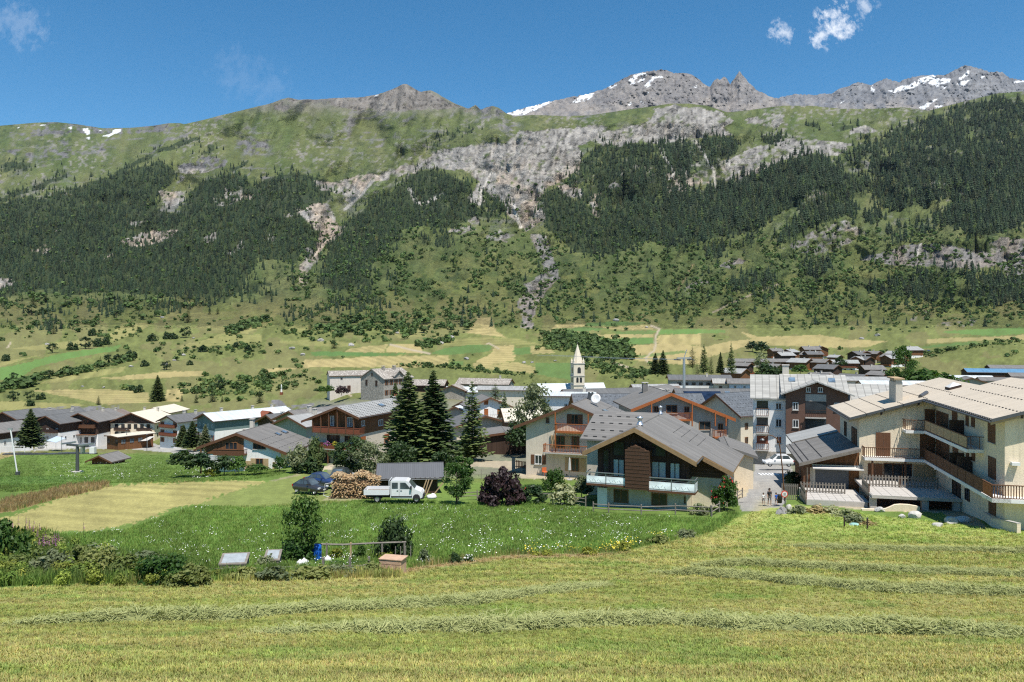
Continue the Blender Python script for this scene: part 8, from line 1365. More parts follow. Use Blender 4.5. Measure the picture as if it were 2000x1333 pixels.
# boulders
plain('boulder', (.52, .50, .46), .9, .15, 3, .05, dirt=(.3, .28, .24)); plain('boulder_far', (.36, .34, .31), .9, .3, .6, .2); plain('boulder_grey', (.26, .25, .24), .9, .2, 3, .05)
def boulder(px, py, s_, label, seed, mat='boulder', D=None, flat=.75):
    r_ = random.Random(seed); bm_ = bmesh.new(); bmesh.ops.create_icosphere(bm_, subdivisions=3, radius=1); ax_ = [Vector((r_.gauss(0, 1), r_.gauss(0, 1), r_.gauss(0, 1))).normalized() for _ in range(9)]; cut = [r_.uniform(.55, .95) for _ in range(9)]
    for v in bm_.verts:
        for a, c in zip(ax_, cut):
            d = v.co.dot(a)
            if d > c: v.co -= a*(d-c)
        v.co += v.co.normalized()*.05*math.sin(v.co.x*9+seed)*math.cos(v.co.y*7); v.co.z *= flat
    me = bpy.data.meshes.new('boulder'); bm_.to_mesh(me); bm_.free(); me.materials.append(MATS[mat]); p = gpt(px, py) if D is None else P(px, py, D); o = link('boulder', me, None, (p.x, p.y, p.z+s_*.25), r_.random()*6, (s_*1.2, s_, s_)); return tag(o, label, 'boulder')
for i, (x, y, s_, lab) in enumerate(((1268, 1003, .6, 'big pale boulder nearest the raised terrace'), (1506, 1040, .55, 'round pale boulder right of the biggest one'), (1595, 1028, .5, 'flat pale boulder furthest right on the lawn'), (1555, 1022, .35, 'small flat stone left of the furthest right boulder'), (1032, 963, .45, 'small white stone below the curved wall'), (1420, 1064, .4, 'flat white stone lying low on the lawn'), (1175, 1002, .3, 'tiny pale stone left of the big boulder'))): boulder(*Z('G', x, y), s_, lab, i+3)
boulder(*Z('G', 372, 980), .5, 'large grey boulder leaning at the foot of road sign', 31, 'boulder_grey', flat=1.1); boulder(*Z('G', 350, 985), .4, 'small dark rock left of the sign post', 32, 'boulder_grey', flat=1.0); boulder(*Z('G', 420, 950), .35, 'pale block stone right of the sign post', 33, 'boulder', flat=1.2)
FB = [('Z4', 920, 440, 9, 'large pale boulder on the terraces above left village'), ('Z4', 1025, 385, 6, 'pointed rock right of the large terrace boulder'), ('Z4', 975, 415, 6, 'low rock between the two terrace boulders'), ('Z4', 1080, 290, 4, 'bright white rock among field trees'), ('Z4', 1630, 350, 8, 'broad grey rock above the striped field'), ('Z4', 1690, 385, 7, 'grey rock stack left of dark green strip'), ('Z4', 1790, 305, 8, 'grey boulder group in upper left fields'), ('Z4', 1960, 330, 8, 'grey boulder at edge of the priory fields'), ('Z4', 265, 325, 6, 'grey rock beside the hedge trees'), ('Z4', 460, 560, 4, 'white stone on the brown bank'), ('Z4', 580, 565, 4, 'right white stone on the brown bank'), ('Z4', 730, 450, 7, 'brownish rock outcrop left of large boulder'), ('Z4', 905, 175, 5, 'rock pile below the forest edge'), ('Z5', 690, 300, 11, 'biggest grey boulder in the middle of fields'), ('Z5', 750, 270, 8, 'flat rock above the biggest boulder'), ('Z5', 830, 380, 7, 'grey boulder below the green strip'), ('Z5', 470, 245, 6, 'grey boulder in the upper mown field'), ('Z5', 230, 310, 8, 'boulder left of the striped field'), ('Z5', 1610, 180, 8, 'dark rock above right green strips'), ('Z5', 1770, 215, 5, 'rock beside the field track'), ('Z5', 1130, 400, 6, 'rubble mound right of the mown strips'), ('Z5', 1170, 398, 5, 'second rubble mound right of the mown strips'), ('Z5', 70, 285, 8, 'grey outcrop above left dark strip'), ('K', 1245, 45, 8, 'rock outcrop above the far hamlet'), ('K', 1165, 60, 6, 'small rock left of hamlet outcrop'), ('Z5', 1290, 390, 5, 'dark rock by the gorge edge')]
for i, (z_, x, y, s_, lab) in enumerate(FB): boulder(*Z(z_, x, y), s_*.30*gD(*Z(z_, x, y))/640, lab, 50+i, 'boulder_far' if i % 3 else 'boulder_grey')
for x, y, lab in ((790, 1075, 'left dark stake on the lawn'), (945, 1085, 'right dark stake on the lawn')): o = place('stake', *Z('G', x, y), 0, lab, 'stake'); b = MB(); b.tube([(0, 0, -.2), (0, 0, .95)], .07, 7); b.build('shaft', 'wood_dark', o); b = MB(); b.lathe([(.085, .9), (.085, .97), (0, 1.0)], 8); b.build('cap', 'steel_dark', o)
o = place('tank_lid', *Z('G', 860, 1056), 0, 'pale green round tank lid set in the lawn', 'lid'); b = MB(); b.lathe([(0, .18), (.3, .16), (.38, .1), (.4, 0)], 18); plain('lid_green', (.28, .48, .42), .6, .1, 3, 0); b.build('dome', 'lid_green', o, smooth=True); b = MB(); b.lathe([(.4, -.1), (.46, -.1), (.46, .05), (.4, .05)], 18); b.build('ring', 'concrete', o)
o = place('litter_bin', *Z('G', 352, 905), 0, 'dark bin beside the children at the lane edge', 'bin', D=79); b = MB(); b.lathe([(0, 0), (.26, 0), (.3, .8), (.3, .84), (0, .9)], 12); b.build('drum', 'plastic_black', o, smooth=True); b = MB(); b.tube([(-.3, 0, .84), (.3, 0, .84)], .03, 6); b.build('handle', 'steel_dark', o)
for i in range(1): pass
for i in range(6):
    p = gpt(1484+i*6.5, 929); p.z += float(bumpy(0, 0, np.array([p.x]), np.array([p.y]))[0]); o = empty('road_marking', p, 0, 'white crossing stripe on the street, %s from left' % ORD[i], 'road marking', 'crossing stripes'); bx(o, 'stripe', 'frame_white', 0, .28, -1.1, 1.1, -.25, .05)
# ------------------------------------------------------------------ trees of the terraces and the far village
def many(lst, kind, cat, group, Hs, lab, mat=None):
    lst = sorted(lst)
    for i, (z_, x, y, s_) in enumerate(lst):
        q = Z(z_, x, y); tree(kind[0], q[0], q[1], Hs[0]*s_, Hs[1]*s_, kind[1], lab[i] if isinstance(lab, list) else lab, cat, group, mat=mat, seed=i % 3)
CONF = [(880, 640, 15, 'largest lone conifer on the terraces behind the cream hotel'), (550, 660, 5.5, 'small conifer above the timber hotel roof'), (1015, 640, 4, 'little brown-green conifer right of largest lone conifer'), (1095, 650, 6, 'small conifer above the red shutter house'), (1187, 645, 9, 'dark conifer above the teal house'), (1450, 650, 8, 'dark conifer left of the wayside column'), (1240, 645, 4, 'tiny conifer right of the dark conifer'), (1050, 200, 9, 'conifer group tip on the upper terraces'), (300, 265, 7, 'conifer on the left upper terraces'), (185, 105, 7, 'conifer alone below the left forest'), (255, 90, 6, 'small conifer near the left forest foot'), (1730, 250, 6, 'conifer on the upper fields left of gorge path'), (1865, 345, 7, 'conifer beside dark green strip'), (560, 435, 5, 'slim conifer in the left hedgerow'), (1215, 155, 5, 'conifer at the forest foot centre-left'), (1170, 155, 4, 'small conifer left of the forest foot gap')]
for x, y, H, lab in CONF: q = Z('Z4', x, y); tree('conifer_tree', q[0], q[1], H*gD(*q)/430 if H > 5 else H*gD(*q)/430, H*.62*gD(*q)/430, 'spruce', lab, seed=int(x) % 3)
ROUND = [(293, 372, 6.5, 'round tree at the right end of the green strip'), (405, 355, 5.5, 'first bush of the three-tree hedge'), (478, 348, 8, 'largest tree of the three-tree hedge'), (548, 335, 5.5, 'third tree of the hedge above green strip'), (594, 325, 5, 'small round tree right of the hedge'), (850, 305, 5.5, 'round tree on the middle terraces'), (933, 293, 5, 'left tree of the pair on middle terraces'), (970, 293, 4.5, 'right tree of the pair on middle terraces'), (1038, 285, 7, 'pointed tree beside the white rock'), (515, 275, 4.5, 'small round tree below the terrace trees'), (735, 400, 5.5, 'tree at end of the left hedgerow'), (655, 415, 5, 'second tree of the left hedgerow'), (605, 430, 6, 'pale tree in the left hedgerow'), (275, 515, 6, 'tree in the long hedge above left village'), (70, 530, 6, 'leftmost tree of the long hedge'), (808, 445, 4.5, 'dark bush left of large boulder'), (930, 465, 6, 'bush in front of the large boulder'), (1060, 438, 3.5, 'small bush right of the boulders'), (775, 590, 5.5, 'bush left of largest lone conifer'), (1232, 575, 6.5, 'big dark bush above the teal house'), (168, 632, 6, 'low wide bush above the timber hotel'), (75, 640, 7, 'wide bush above left village edge'), (228, 630, 4.5, 'small bush right of the wide bush'), (170, 668, 4.5, 'round bush just above the village roofs'), (35, 415, 4.5, 'tree at left edge of the green strip'), (1135, 365, 5, 'dark bush on the flower terrace'), (175, 160, 7, 'dark round tree on left upper slope'), (235, 155, 5, 'second round tree on left upper slope'), (650, 185, 6, 'bush below the forest centre-left'), (1320, 340, 4, 'bush on the rocky terrace'), (1390, 365, 5, 'broad bush on rocky terrace'), (930, 700, .1, '')]
for x, y, s_, lab in ROUND:
    if lab: q = Z('Z4', x, y); k = gD(*q)/480; tree('field_tree', q[0], q[1], s_*k, s_*1.15*k, 'bush' if s_ < 6 else 'leafy', lab, mat='leaf_dark', seed=int(x) % 3)
VT = [('A', 285, 535, 11.8, 8.6, 'spruce', 234, 'broad lone conifer among the houses of left village', 'needle'), ('A', 1705, 535, 7.0, 6.0, 'spruce', 238, 'left fir of the bluish group before red shutter house', 'needle'), ('A', 1790, 540, 8.2, 6.4, 'spruce', 232, 'right fir of the bluish group before red shutter house', 'needle'), ('A', 1910, 560, 7.5, 4.4, 'spruce', 222, 'blue spruce beside the teal house', 'leaf_silver'), ('K', 105, 240, 12, 7, 'spruce', 420, 'left dark conifer of the group beside the pylon', 'needle'), ('K', 145, 242, 13.5, 8, 'spruce', 415, 'right dark conifer of the group beside the pylon', 'needle'), ('K', 295, 205, 12, 8, 'spruce', 430, 'conifer right of the ski pylon', 'needle'), ('K', 355, 235, 16, 7, 'larch', 410, 'tallest larch left of the far hamlet', None), ('K', 392, 240, 11, 5, 'larch', 415, 'thin larch right of the tallest larch', None), ('K', 440, 235, 12, 5, 'spruce', 420, 'dark conifer below the row house', 'needle'), ('K', 495, 240, 18, 6, 'larch', 415, 'larch in front of the long row house', None), ('K', 320, 275, 8, 6, 'larch', 350, 'light green larch behind the two-tone house', None),
      ('K', 645, 225, 11, 10, 'leafy', 440, 'grey-green round tree at hamlet centre', 'leaf_silver'), ('K', 605, 110, 7, 10, 'bush', 660, 'left round tree behind the hamlet roofs', 'leaf_dark'), ('K', 650, 118, 8, 12, 'bush', 650, 'right round tree behind the hamlet roofs', 'leaf_dark'), ('K', 690, 252, 7, 15, 'bush', 400, 'spreading tree below the hamlet', 'leaf_dark'), ('K', 1390, 305, 15, 9, 'leafy', 270, 'light green poplar right of the apartment house', 'leaf'), ('K', 1475, 312, 7, 10, 'bush', 260, 'left bush of the hedge behind the cream roof', 'leaf'), ('K', 1540, 308, 6.5, 11, 'bush', 262, 'middle bush of the hedge behind the cream roof', 'leaf'), ('K', 1600, 305, 5.5, 11, 'bush', 265, 'right bush of the hedge behind the cream roof', 'leaf'), ('K', 450, 85, 5, 15, 'bush', 780, 'dark thicket in the mown terraces right of centre', 'leaf_dark'), ('K', 1060, 190, 6, 8, 'bush', 520, 'small tree between hamlet rows', 'leaf_dark'), ('K', 1330, 245, 5, 9, 'bush', 430, 'bush at the lower right end of hamlet', 'leaf'), ('K', 850, 225, 5, 9, 'bush', 470, 'bush below the wide hamlet building', 'leaf'), ('C', 870, 960, 3, 4, 'bush', 104, 'dark undergrowth below the spruce pair', 'leaf_dark'), ('C', 1270, 1000, 2.6, 3.4, 'bush', 100, 'dark undergrowth right of the shed roof', 'leaf_dark'), ('C', 1480, 880, 3, 4, 'bush', 132, 'bush at the foot of the larch', 'leaf'), ('C', 1750, 420, 6, 6, 'larch', 225, 'small conifer before the plain cream house', None), ('E', 150, 500, 4, 6, 'bush', 138, 'dark bush below the willow', 'leaf_dark'), ('C', 180, 300, 2, 5, 'bush', 268, 'low hedge at the priory garden', 'leaf')]
for z_, x, y, H, W, kind, D_, lab, m in VT: q = Z(z_, x, y); tree('village_tree' if kind in ('leafy', 'bush') else 'village_conifer', q[0], q[1], H, W, kind, lab, D=D_, mat=m, seed=int(x) % 3)
def hedge(label, pts, n, H, seed):
    """uncountable low growth along a bank"""
    r_ = np.random.RandomState(seed); t = r_.rand(n)*(len(pts)-1); i = np.minimum(t.astype(int), len(pts)-2); f = t-i; P0 = np.array(pts)[i]; P1 = np.array(pts)[i+1]; q = P0+(P1-P0)*f[:, None]+r_.randn(n, 2)*np.array((30, 11) if seed in (6, 7, 14, 15, 16) else (14, 6) if seed in (8, 9, 12) else (7, 2.6)); p, D = terr_pts(q[:, 0], q[:, 1]); s_ = (.25+1.1*r_.rand(n)**2.2)*H*D/480
    scatter('hedgerow', p, np.stack([s_*1.3, s_*1.3, s_], -1), np.stack([0*s_, 0*s_, r_.rand(n)*6.28], -1), .8+.7*r_.rand(n, 1)+np.zeros((1, 3)), BUSH, label, seed)
hedge('long hedgerow running up from the left village', ZL('Z4', [(190, 520), (380, 490), (480, 465), (600, 435), (740, 400)]), 150, 3.2, 3); hedge('bushy hedge at left edge above the village', ZL('Z4', [(-60, 590), (60, 560), (190, 545)]), 110, 4.5, 4); hedge('thicket band between field and priory path', ZL('Z4', [(1265, 265), (1380, 225), (1500, 185)]), 90, 3.4, 5); hedge('scrub on the slope left of the priory', ZL('Z4', [(1080, 590), (1300, 570), (1480, 535), (1650, 520)]), 260, 3.2, 6); hedge('scrub around the rocks of the upper fields', ZL('Z4', [(900, 360), (1100, 350), (1320, 345), (1420, 360)]), 110, 2.4, 7); hedge('scrub along the gorge rim', ZL('Z5', [(1260, 260), (1400, 285), (1560, 315), (1640, 350)]), 330, 4.0, 8); hedge('growth on the gorge wall below the rim', ZL('Z5', [(1250, 300), (1400, 320), (1560, 345), (1640, 380)]), 260, 3.0, 9); hedge('scrub below the field bank', ZL('Z5', [(480, 410), (760, 425), (960, 445), (1180, 470)]), 200, 2.0, 10); hedge('bushes around the biggest field boulder', ZL('Z5', [(600, 320), (650, 295), (720, 290)]), 60, 4, 11); hedge('bushes below the gorge meeting the village', ZL('Z5', [(1440, 380), (1550, 430), (1700, 470), (1780, 440)]), 200, 2.6, 12); hedge('growth along the right bank foot', ZL('K', [(1440, 150), (1600, 120), (1800, 90), (2000, 75)]), 140, 2.2, 13); hedge('scattered scrub on upper left terraces', ZL('Z4', [(0, 90), (300, 60), (620, 110), (880, 150), (1200, 120)]), 110, 3.6, 14); hedge('shrubs around the upper terraces', ZL('Z4', [(100, 230), (350, 210), (600, 250), (700, 260)]), 140, 3, 15); hedge('shrubs above the priory fields', ZL('Z5', [(0, 250), (250, 230), (480, 215), (820, 220)]), 260, 4, 16); hedge('gardens among the village roofs', ZL('C', [(600, 900), (900, 860), (1500, 800), (2100, 760)]), 120, 2.2, 17)
# ------------------------------------------------------------------ grass
def tuft(seed, n=9, h=1.0, w=.10, lean=.6):
    r_ = random.Random(seed); b = MB()
    for i in range(n):
        a = r_.random()*6.28; x, y = r_.gauss(0, .35), r_.gauss(0, .35); q = h*r_.uniform(.5, 1.15); l_ = lean*q*r_.uniform(.2, 1); d = Vector((math.cos(a), math.sin(a), 0)); s_ = Vector((-d.y, d.x, 0))*w*r_.uniform(.6, 1.2); p = Vector((x, y, 0)); m_ = p+d*l_*.35+Vector((0, 0, q*.6)); b.poly([p-s_, p+s_, m_+s_*.7, m_-s_*.7]); b.poly([m_-s_*.7, m_+s_*.7, p+d*l_+Vector((0, 0, q))])
    return b.mesh('tuft', ['grass_blade'], fix=False)
TUFT = [tuft(i) for i in range(5)]; TALL = [tuft(30+i, 9, 1.0, .05, .35) for i in range(4)]
def grass(name, label, N, pxr, pyr, inside, hmin, hmax, wmul, colmul, seed, src=TUFT, jitter=.35, cap=1.3):
    r_ = np.random.RandomState(seed); px = r_.uniform(*pxr, N); py = r_.uniform(*pyr, N); k = inside(px, py); px, py = px[k], py[k]; p, D = terr_pts(px, py); X = p[:, 0]; c = landcover(px, py, D, X, D)
    p[:, 2] += bumpy(px, py, X, D)-.01; h = r_.uniform(hmin, hmax, len(px))*np.clip(D/30, .75, cap); w = h*wmul
    t = c*colmul*(1+jitter*(r_.rand(len(px), 1)-.5)*2)*(1+.25*(r_.rand(len(px), 3)-.5)); scatter(name, p, np.stack([w, w, h], -1), np.stack([r_.randn(len(px))*.12, r_.randn(len(px))*.12, r_.rand(len(px))*6.28], -1), np.clip(t, .005, .95), src, label, seed)
EDX, EDY = [-400, 0, 380, 700, 790, 880, 1000, 1200, 1390, 1440, 1500, 1560, 2000, 2400], [1180, 1150, 1135, 1118, 1112, 1098, 1086, 1080, 1040, 1010, 990, 985, 1040, 1040]
fg_in = lambda px, py: py > np.interp(px, EDX, EDY)+1
grass('mown_grass', 'short mown grass covering the hillside in the foreground', 150000, (-120, 2120), (1000, 1352), fg_in, .035, .10, 1.5, 1.22, 3, cap=1.8)
MEADOW = [(110, 1045), (250, 1036), (380, 987), (470, 992), (650, 980), (840, 977), (895, 982), (1005, 978), (1140, 992), (1170, 1006), (1400, 1012), (1425, 1000), (1445, 1005), (1400, 1038), (1200, 1078), (1000, 1084), (880, 1096), (780, 1110), (400, 1130), (0, 1145), (-200, 1145), (-200, 1060)]
md_in = lambda px, py: inpoly(px, py, MEADOW)
grass('meadow_grass', 'lush green uncut meadow behind the low bank', 70000, (-200, 1450), (976, 1146), md_in, .09, .22, 1.4, 1.55, 5, TALL)
grass('upper_grass', 'green grass of the upper left meadow', 30000, (-200, 600), (886, 960), lambda px, py: inpoly(px, py, [(-200, 890), (0, 890), (200, 884), (400, 893), (560, 925), (480, 938), (215, 946), (0, 962), (-200, 990)]), .08, .18, 1.8, 1.25, 6, TALL)
grass('dry_grass', 'tall brownish grass strip beside the hay field', 9000, (-200, 240), (940, 1012), lambda px, py: inpoly(px, py, ZL('N', [(-400, 200), (0, 95), (130, 50), (300, 20), (480, 8), (485, 22), (330, 60), (200, 95), (60, 135), (0, 140)])), .2, .45, .8, 1.25, 7, TALL)
# flowers in the meadow
def flower(seed, mat, n=4, spread=.7):
    r_ = random.Random(seed); b = MB()
    for i in range(n):
        p = Vector((r_.gauss(0, spread), r_.gauss(0, spread), r_.uniform(.7, 1.0))); s_ = r_.uniform(.07, .14); b.poly([p+Vector((s_*math.cos(k*1.257), s_*math.sin(k*1.257), .05*math.sin(k*2))) for k in range(5)], 0); b.poly([(p.x-.012, p.y, 0), (p.x+.012, p.y, 0), p], 1)
    return b.mesh('flower', [mat, 'grass_stem'], fix=False)
plain('grass_stem', (.10, .18, .03), .8, .2, 3, 0)
def flowers(name, label, mat, N, pxr, pyr, inside, h, seed):
    r_ = np.random.RandomState(seed); px = r_.uniform(*pxr, N); py = r_.uniform(*pyr, N); k = inside(px, py) & (r_.rand(N) < np.clip((fbm(px/45, py/18, 3, seed)-.35)*4, 0, 1)); px, py = px[k], py[k]; p, D = terr_pts(px, py); s_ = h*r_.uniform(.7, 1.3, len(px)); scatter(name, p, np.stack([s_, s_, s_], -1), np.stack([0*s_, 0*s_, r_.rand(len(s_))*6.28], -1), np.ones((len(s_), 3)), [flower(seed+i, mat) for i in range(3)], label, seed)
flowers('meadow_flowers', 'white umbel flowers scattered through the green meadow', 'flower_white', 420, (120, 860), (985, 1112), md_in, .33, 21); flowers('meadow_flowers', 'few white flowers in the right part of the meadow', 'flower_white', 250, (860, 1300), (985, 1090), md_in, .35, 22); flowers('meadow_flowers', 'white flowers in the upper left meadow', 'flower_white', 170, (100, 420), (905, 938), lambda a, b_: a > 0, .45, 23)
flowers('bank_flowers', 'yellow flowers along the meadow edge', 'flower_yellow', 420, (1030, 1300), (1040, 1085), lambda px, py: np.abs(py-np.interp(px, EDX, EDY)+6) < 7, .4, 24)
grass('bank_growth', 'taller weeds along the edge between meadow and mown hill', 5200, (780, 1440), (1000, 1112), lambda px, py: np.abs(py-np.interp(px, EDX, EDY)+4) < 5, .15, .42, .8, 1.3, 25, TALL)
for x, y, H, W, m, f, lab in ((1150, 1083, .7, 1.2, 'leaf_yellow', None, 'yellow-green clump at the meadow edge, left'), (1215, 1075, .8, 1.6, 'leaf_yellow', None, 'yellow-green clump at the meadow edge, middle'), (1285, 1062, .9, 1.8, 'weed_leaf', None, 'taller weed clump at meadow edge, right'), (1340, 1050, .8, 1.6, 'leaf_silver', None, 'grey-green clump near the upper end of bank'), (912, 1096, .6, 1.0, 'leaf', 'flower_white', 'white and purple lupins at the meadow edge'), (888, 1098, .7, .9, 'leaf_dark', None, 'dark green clump left of the lupins'), (1060, 1085, .5, 1.4, 'leaf_yellow', None, 'yellow flowering clump at the start of bank')): tree('wild_plant', x, y, H, W, 'bush', lab, cat='plant', mat=m, flowers=(f, .2) if f else None)
# ------------------------------------------------------------------ overgrown bank at left
grass('weed_cover', 'tall mixed weeds on the overgrown bank at left', 15000, (-200, 400), (1040, 1156), lambda px, py: inpoly(px, py, [(-200, 1060), (0, 1050), (60, 1030), (130, 1060), (200, 1085), (330, 1090), (420, 1120), (430, 1134), (360, 1140), (0, 1146), (-200, 1150)]), .22, .55, .8, 1.15, 31, TALL, .5)
grass('edging_weeds', 'dry weeds along the garden board edging', 4200, (400, 780), (1108, 1140), lambda px, py: (py > 1116-.01*px) & (py < 1136-.02*(px-400)), .12, .36, .8, 1.3, 32, TALL, .5)
BANK = [(8, 1100, 2.9, 3.0, 'leaf', None, 'dark tall bush at the left picture edge'), (55, 1118, 1.4, 2.2, 'weed_leaf', None, 'leafy weeds right of the dark tall bush'), (100, 1125, 1.6, 2.2, 'leaf_silver', None, 'grey seeding weeds on the bank, left'), (150, 1120, 1.7, 2.0, 'weed_leaf', None, 'green bush in the middle of bank'), (200, 1128, 1.6, 2.2, 'weed_leaf', None, 'weed clump below the pink flowers'), (255, 1132, 1.5, 2.2, 'weed_leaf', None, 'green bramble on the bank, centre'), (320, 1138, 1.5, 2.4, 'leaf', None, 'big bramble bush at right end of the bank'), (368, 1142, 1.2, 2.0, 'weed_leaf', None, 'low bramble at the very right of the bank'), (80, 1078, 1.2, 2.6, 'weed_leaf', None, 'upper weeds behind the dark bush'), (180, 1098, 1.0, 3.0, 'leaf_silver', None, 'upper grey weeds on the bank'), (280, 1110, 1.1, 2.6, 'leaf_silver', None, 'upper pale weeds above the bramble'), (470, 1130, .8, 1.8, 'weed_leaf', None, 'weed clump below the left cold frame'), (540, 1132, .9, 2.0, 'leaf_silver', None, 'dry clump below the right cold frame'), (610, 1130, .8, 2.2, 'weed_leaf', None, 'weed clump below the blue barrel'), (665, 1126, .7, 1.8, 'leaf_silver', None, 'dry weeds below the vegetables'), (725, 1122, .8, 1.4, 'weed_leaf', None, 'dark weeds left of wooden crate')]
for x, y, H, W, m, f, lab in BANK: tree('bank_bush', x, y, H, W, 'bush', lab, cat='bush', mat=m)
r_ = np.random.RandomState(77); n_ = 420; q = np.stack([r_.uniform(-150, 430, n_), r_.uniform(1045, 1150, n_)], -1); q = q[inpoly(q[:, 0], q[:, 1], [(-200, 1050), (0, 1040), (70, 1045), (130, 1068), (220, 1092), (330, 1100), (420, 1122), (425, 1132), (360, 1144), (0, 1150), (-200, 1155)])]; p, D = terr_pts(q[:, 0], q[:, 1]); s_ = r_.uniform(.3, .9, len(q))*np.where(q[:, 0] > 210, .6, 1)
scatter('weed_thicket', p, np.stack([s_*1.2, s_*1.2, s_*1.1], -1), np.stack([0*s_, 0*s_, r_.rand(len(s_))*6.28], -1), np.array((2.4, 1.95, 1.15))*(.6+.8*r_.rand(len(s_), 1))*(1+.5*(r_.rand(len(s_), 1)-.5)*np.array((1, .2, .3))), [bush_far(60+i, 'leaf_far', 420, .9, .3) for i in range(4)], 'tangled olive weeds filling the overgrown bank', 78)
def fireweed(px, py, n, H, label, seed):
    o = place('fireweed', px, py, 0, label, 'flowering plant'); r_ = random.Random(seed); b = MB(); c = MB()
    for i in range(n):
        x, y = r_.gauss(0, .35), r_.gauss(0, .3); h_ = H*r_.uniform(.75, 1.1); b.tube([(x, y, 0), (x+.03, y, h_)], .012, 4, 0, False)
        for k in range(22): a = r_.random()*6.28; z_ = r_.uniform(.15, .62)*h_; q = Vector((x, y, z_)); d = Vector((math.cos(a), math.sin(a), .2))*.16; s_ = Vector((-math.sin(a), math.cos(a), 0))*.025; b.poly([q, q+d*.5+s_, q+d, q+d*.5-s_])
        for k in range(34): a = r_.random()*6.28; t = r_.random(); q = Vector((x+.03, y, h_*(.62+.38*t))); d = Vector((math.cos(a), math.sin(a), .1))*.075*(1.1-t); s_ = Vector((-math.sin(a), math.cos(a), .3))*.03; c.poly([q+d*.3, q+d+s_, q+d*1.2, q+d-s_])
    b.build('stems', 'weed_leaf', o, fix=False); c.build('blossoms', 'flower_pink', o, fix=False)
fireweed(15, 1062, 9, 1.9, 'pink fireweed at the far left of the bank', 1); fireweed(45, 1060, 7, 1.7, 'pink fireweed right of the far left one', 2); fireweed(92, 1092, 14, 1.5, 'densest pink fireweed patch in middle of bank', 3); fireweed(68, 1072, 4, 1.3, 'thin pink fireweed between the two patches', 4); fireweed(178, 1052, 1, 1.3, 'single fireweed stalk before the hay field', 5)
ORN = [(1556, 1004, 1.1, 2.2, 'leaf_silver', 'grey ornamental bush right of the sign, left'), (1590, 1002, .9, 2.4, 'dry_stem', 'straw-coloured grasses below lower ramp'), (1622, 1002, .8, 2.2, 'leaf_cream', 'pale grasses right of the straw ones'), (1655, 1010, .9, 2.2, 'leaf_cream', 'pale green mound at the curved wall'), (1672, 1022, 1.0, 1.8, 'leaf_silver', 'grey-green mound below the pale one'), (1692, 1026, .5, 1.8, 'dry_stem', 'dry patch below the grey-green mound')]
for x, y, H, W, m, lab in ORN: tree('ornamental_grass', x, y, H, W, 'bush', lab, cat='plant', mat=m)
# ------------------------------------------------------------------ hay windrows
def windrow(label, pts, seed, hw=.54, hh=.24):
    r_ = np.random.RandomState(seed); W = np.array([gpt(*p) for p in pts]); seg = np.linalg.norm(np.diff(W[:, :2], axis=0), axis=1); s_ = np.concatenate([[0], np.cumsum(seg)]); L = s_[-1]; n = int(L/.16); t = np.linspace(0, L, n); C = np.stack([np.interp(t, s_, W[:, k]) for k in range(3)], -1); d = np.gradient(C, axis=0); d /= np.linalg.norm(d[:, :2], axis=1)[:, None]; nr = np.stack([-d[:, 1], d[:, 0]], -1)
    m = 11; u = np.linspace(-1, 1, m); endf = np.clip(np.minimum(t, L-t)/2.5, .12, 1); wid = hw*(.75+.6*fbm(t/1.7, t*0, 3, seed))*endf; co = []
    for i in range(n):
        for q in u:
            x, y = C[i, 0]+nr[i, 0]*q*wid[i], C[i, 1]+nr[i, 1]*q*wid[i]; co.append((x, y, q, i))
    co = np.array(co); X, Y = co[:, 0], co[:, 1]; ii = co[:, 3].astype(int); pyg = np.full(len(X), 1100.0); px = CX+F*X/Y; lo = np.full(len(X), 960.0); hi = np.full(len(X), 1345.0)
    for _ in range(22): md = (lo+hi)/2; dd = np.exp(logD(px, md)); far = dd > Y; lo = np.where(far, md, lo); hi = np.where(far, hi, md)
    zg = -((lo+hi)/2-HY)/F*Y; prof = np.sqrt(np.clip(1-co[:, 2]**2, 0, 1)); z = zg-.05+prof*hh*endf[ii]*(.45+1.0*fbm(X/.55, Y/.55, 4, seed+3)); xyz = np.stack([X+.10*(fbm(X*3, Y*3, 2, 4)-.5), Y, z], -1)
    idx = np.arange(n*m).reshape(n, m); fc = np.stack([idx[:-1, :-1], idx[1:, :-1], idx[1:, 1:], idx[:-1, 1:]], -1).reshape(-1, 4); o = empty('hay_windrow', tuple(W[0]), 0, label, 'hay', 'rows of cut hay on the hillside')
    me = bpy.data.meshes.new('mound'); me.from_pydata([tuple(v) for v in (xyz-W[0])], [], [tuple(f) for f in fc]); me.materials.append(MATS['hay']); link('mound', me, o)
    K = int(L*75); j = r_.randint(0, len(xyz), K); q = xyz[j]-W[0]+r_.randn(K, 3)*np.array((.1, .08, .01)); sc_ = r_.uniform(.7, 1.2, K)
    st = scatter('strands', q, np.stack([sc_]*3, -1), np.stack([r_.randn(K)*.12, r_.randn(K)*.12, r_.rand(K)*6.28], -1), np.ones((K, 3)), HAYS, 'loose hay strands', seed); st.parent = o; del st['label']
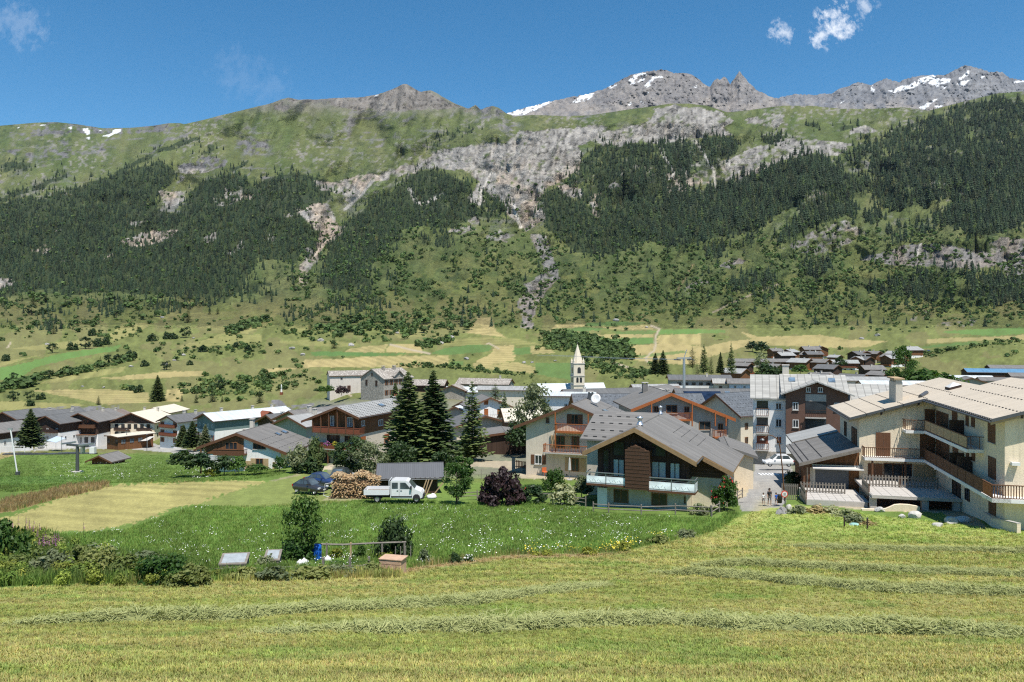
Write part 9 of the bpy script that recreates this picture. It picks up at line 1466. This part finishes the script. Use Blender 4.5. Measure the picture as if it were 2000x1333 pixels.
def haytuft(seed):
    rr = random.Random(seed); b = MB()
    for k in range(14):
        p = Vector((rr.gauss(0, .13), rr.gauss(0, .13), rr.uniform(-.03, .05))); a = rr.random()*6.28; c = rr.gauss(.04, .2); l_ = rr.uniform(.14, .36); e = Vector((math.cos(a)*math.cos(c), math.sin(a)*math.cos(c), math.sin(c)))*l_; s2 = Vector((-math.sin(a), math.cos(a), rr.uniform(-.5, .8)))*rr.uniform(.006, .012); m_ = p+e*.5+Vector((0, 0, rr.uniform(0, .05))); b.poly([p-s2, p+s2, m_+s2, m_-s2]); b.poly([m_-s2, m_+s2, p+e])
    return b.mesh('haytuft', ['hay_strand'], fix=False)
HAYS = [haytuft(i) for i in range(5)]
windrow('thick hay row at left, second from the viewer', ZL('N', [(60, 622), (200, 612), (420, 602), (700, 592), (1000, 592), (1300, 570), (1600, 555), (2000, 535)])+ZL('M', [(400, 372), (540, 352), (640, 338)]), 3)
windrow('longest hay row, nearest the viewer, crossing to right edge', ZL('N', [(1120, 672), (1400, 660), (1800, 645), (2000, 640)])+ZL('M', [(300, 475), (560, 460), (800, 458), (1000, 465), (1300, 478), (1600, 482), (1800, 492), (2000, 500), (2200, 510)]), 5, .7)
windrow('middle hay row on the right half of hillside', ZL('M', [(790, 300), (950, 305), (1200, 330), (1500, 358), (1700, 364), (2000, 372), (2200, 380)]), 7, .65, .34)
windrow('fourth hay row from the viewer, dark and narrow', ZL('M', [(930, 275), (1100, 270), (1400, 288), (1700, 302), (2000, 313), (2200, 320)]), 9, .6, .32)
windrow('farthest thin hay row below the cream building', ZL('M', [(1210, 212), (1500, 224), (1800, 229), (2000, 233), (2200, 238)]), 11, .6, .28)
# ------------------------------------------------------------------ thin summer haze over the whole valley
m = bpy.data.materials.new('valley_air'); m.use_nodes = True; n = m.node_tree.nodes; n.remove(n['Principled BSDF']); pv = n.new('ShaderNodeVolumePrincipled'); pv.inputs['Density'].default_value = 1.3e-5; pv.inputs['Color'].default_value = (.62, .76, .95, 1); pv.inputs['Anisotropy'].default_value = .2
m.node_tree.links.new(pv.outputs[0], n['Material Output'].inputs['Volume']); MATS['valley_air'] = m
b = MB(); b.box(-16000, 16000, -300, 9800, -60, 2700); tag(b.build('haze', 'valley_air'), 'thin bluish summer haze filling the valley air', kind='stuff')
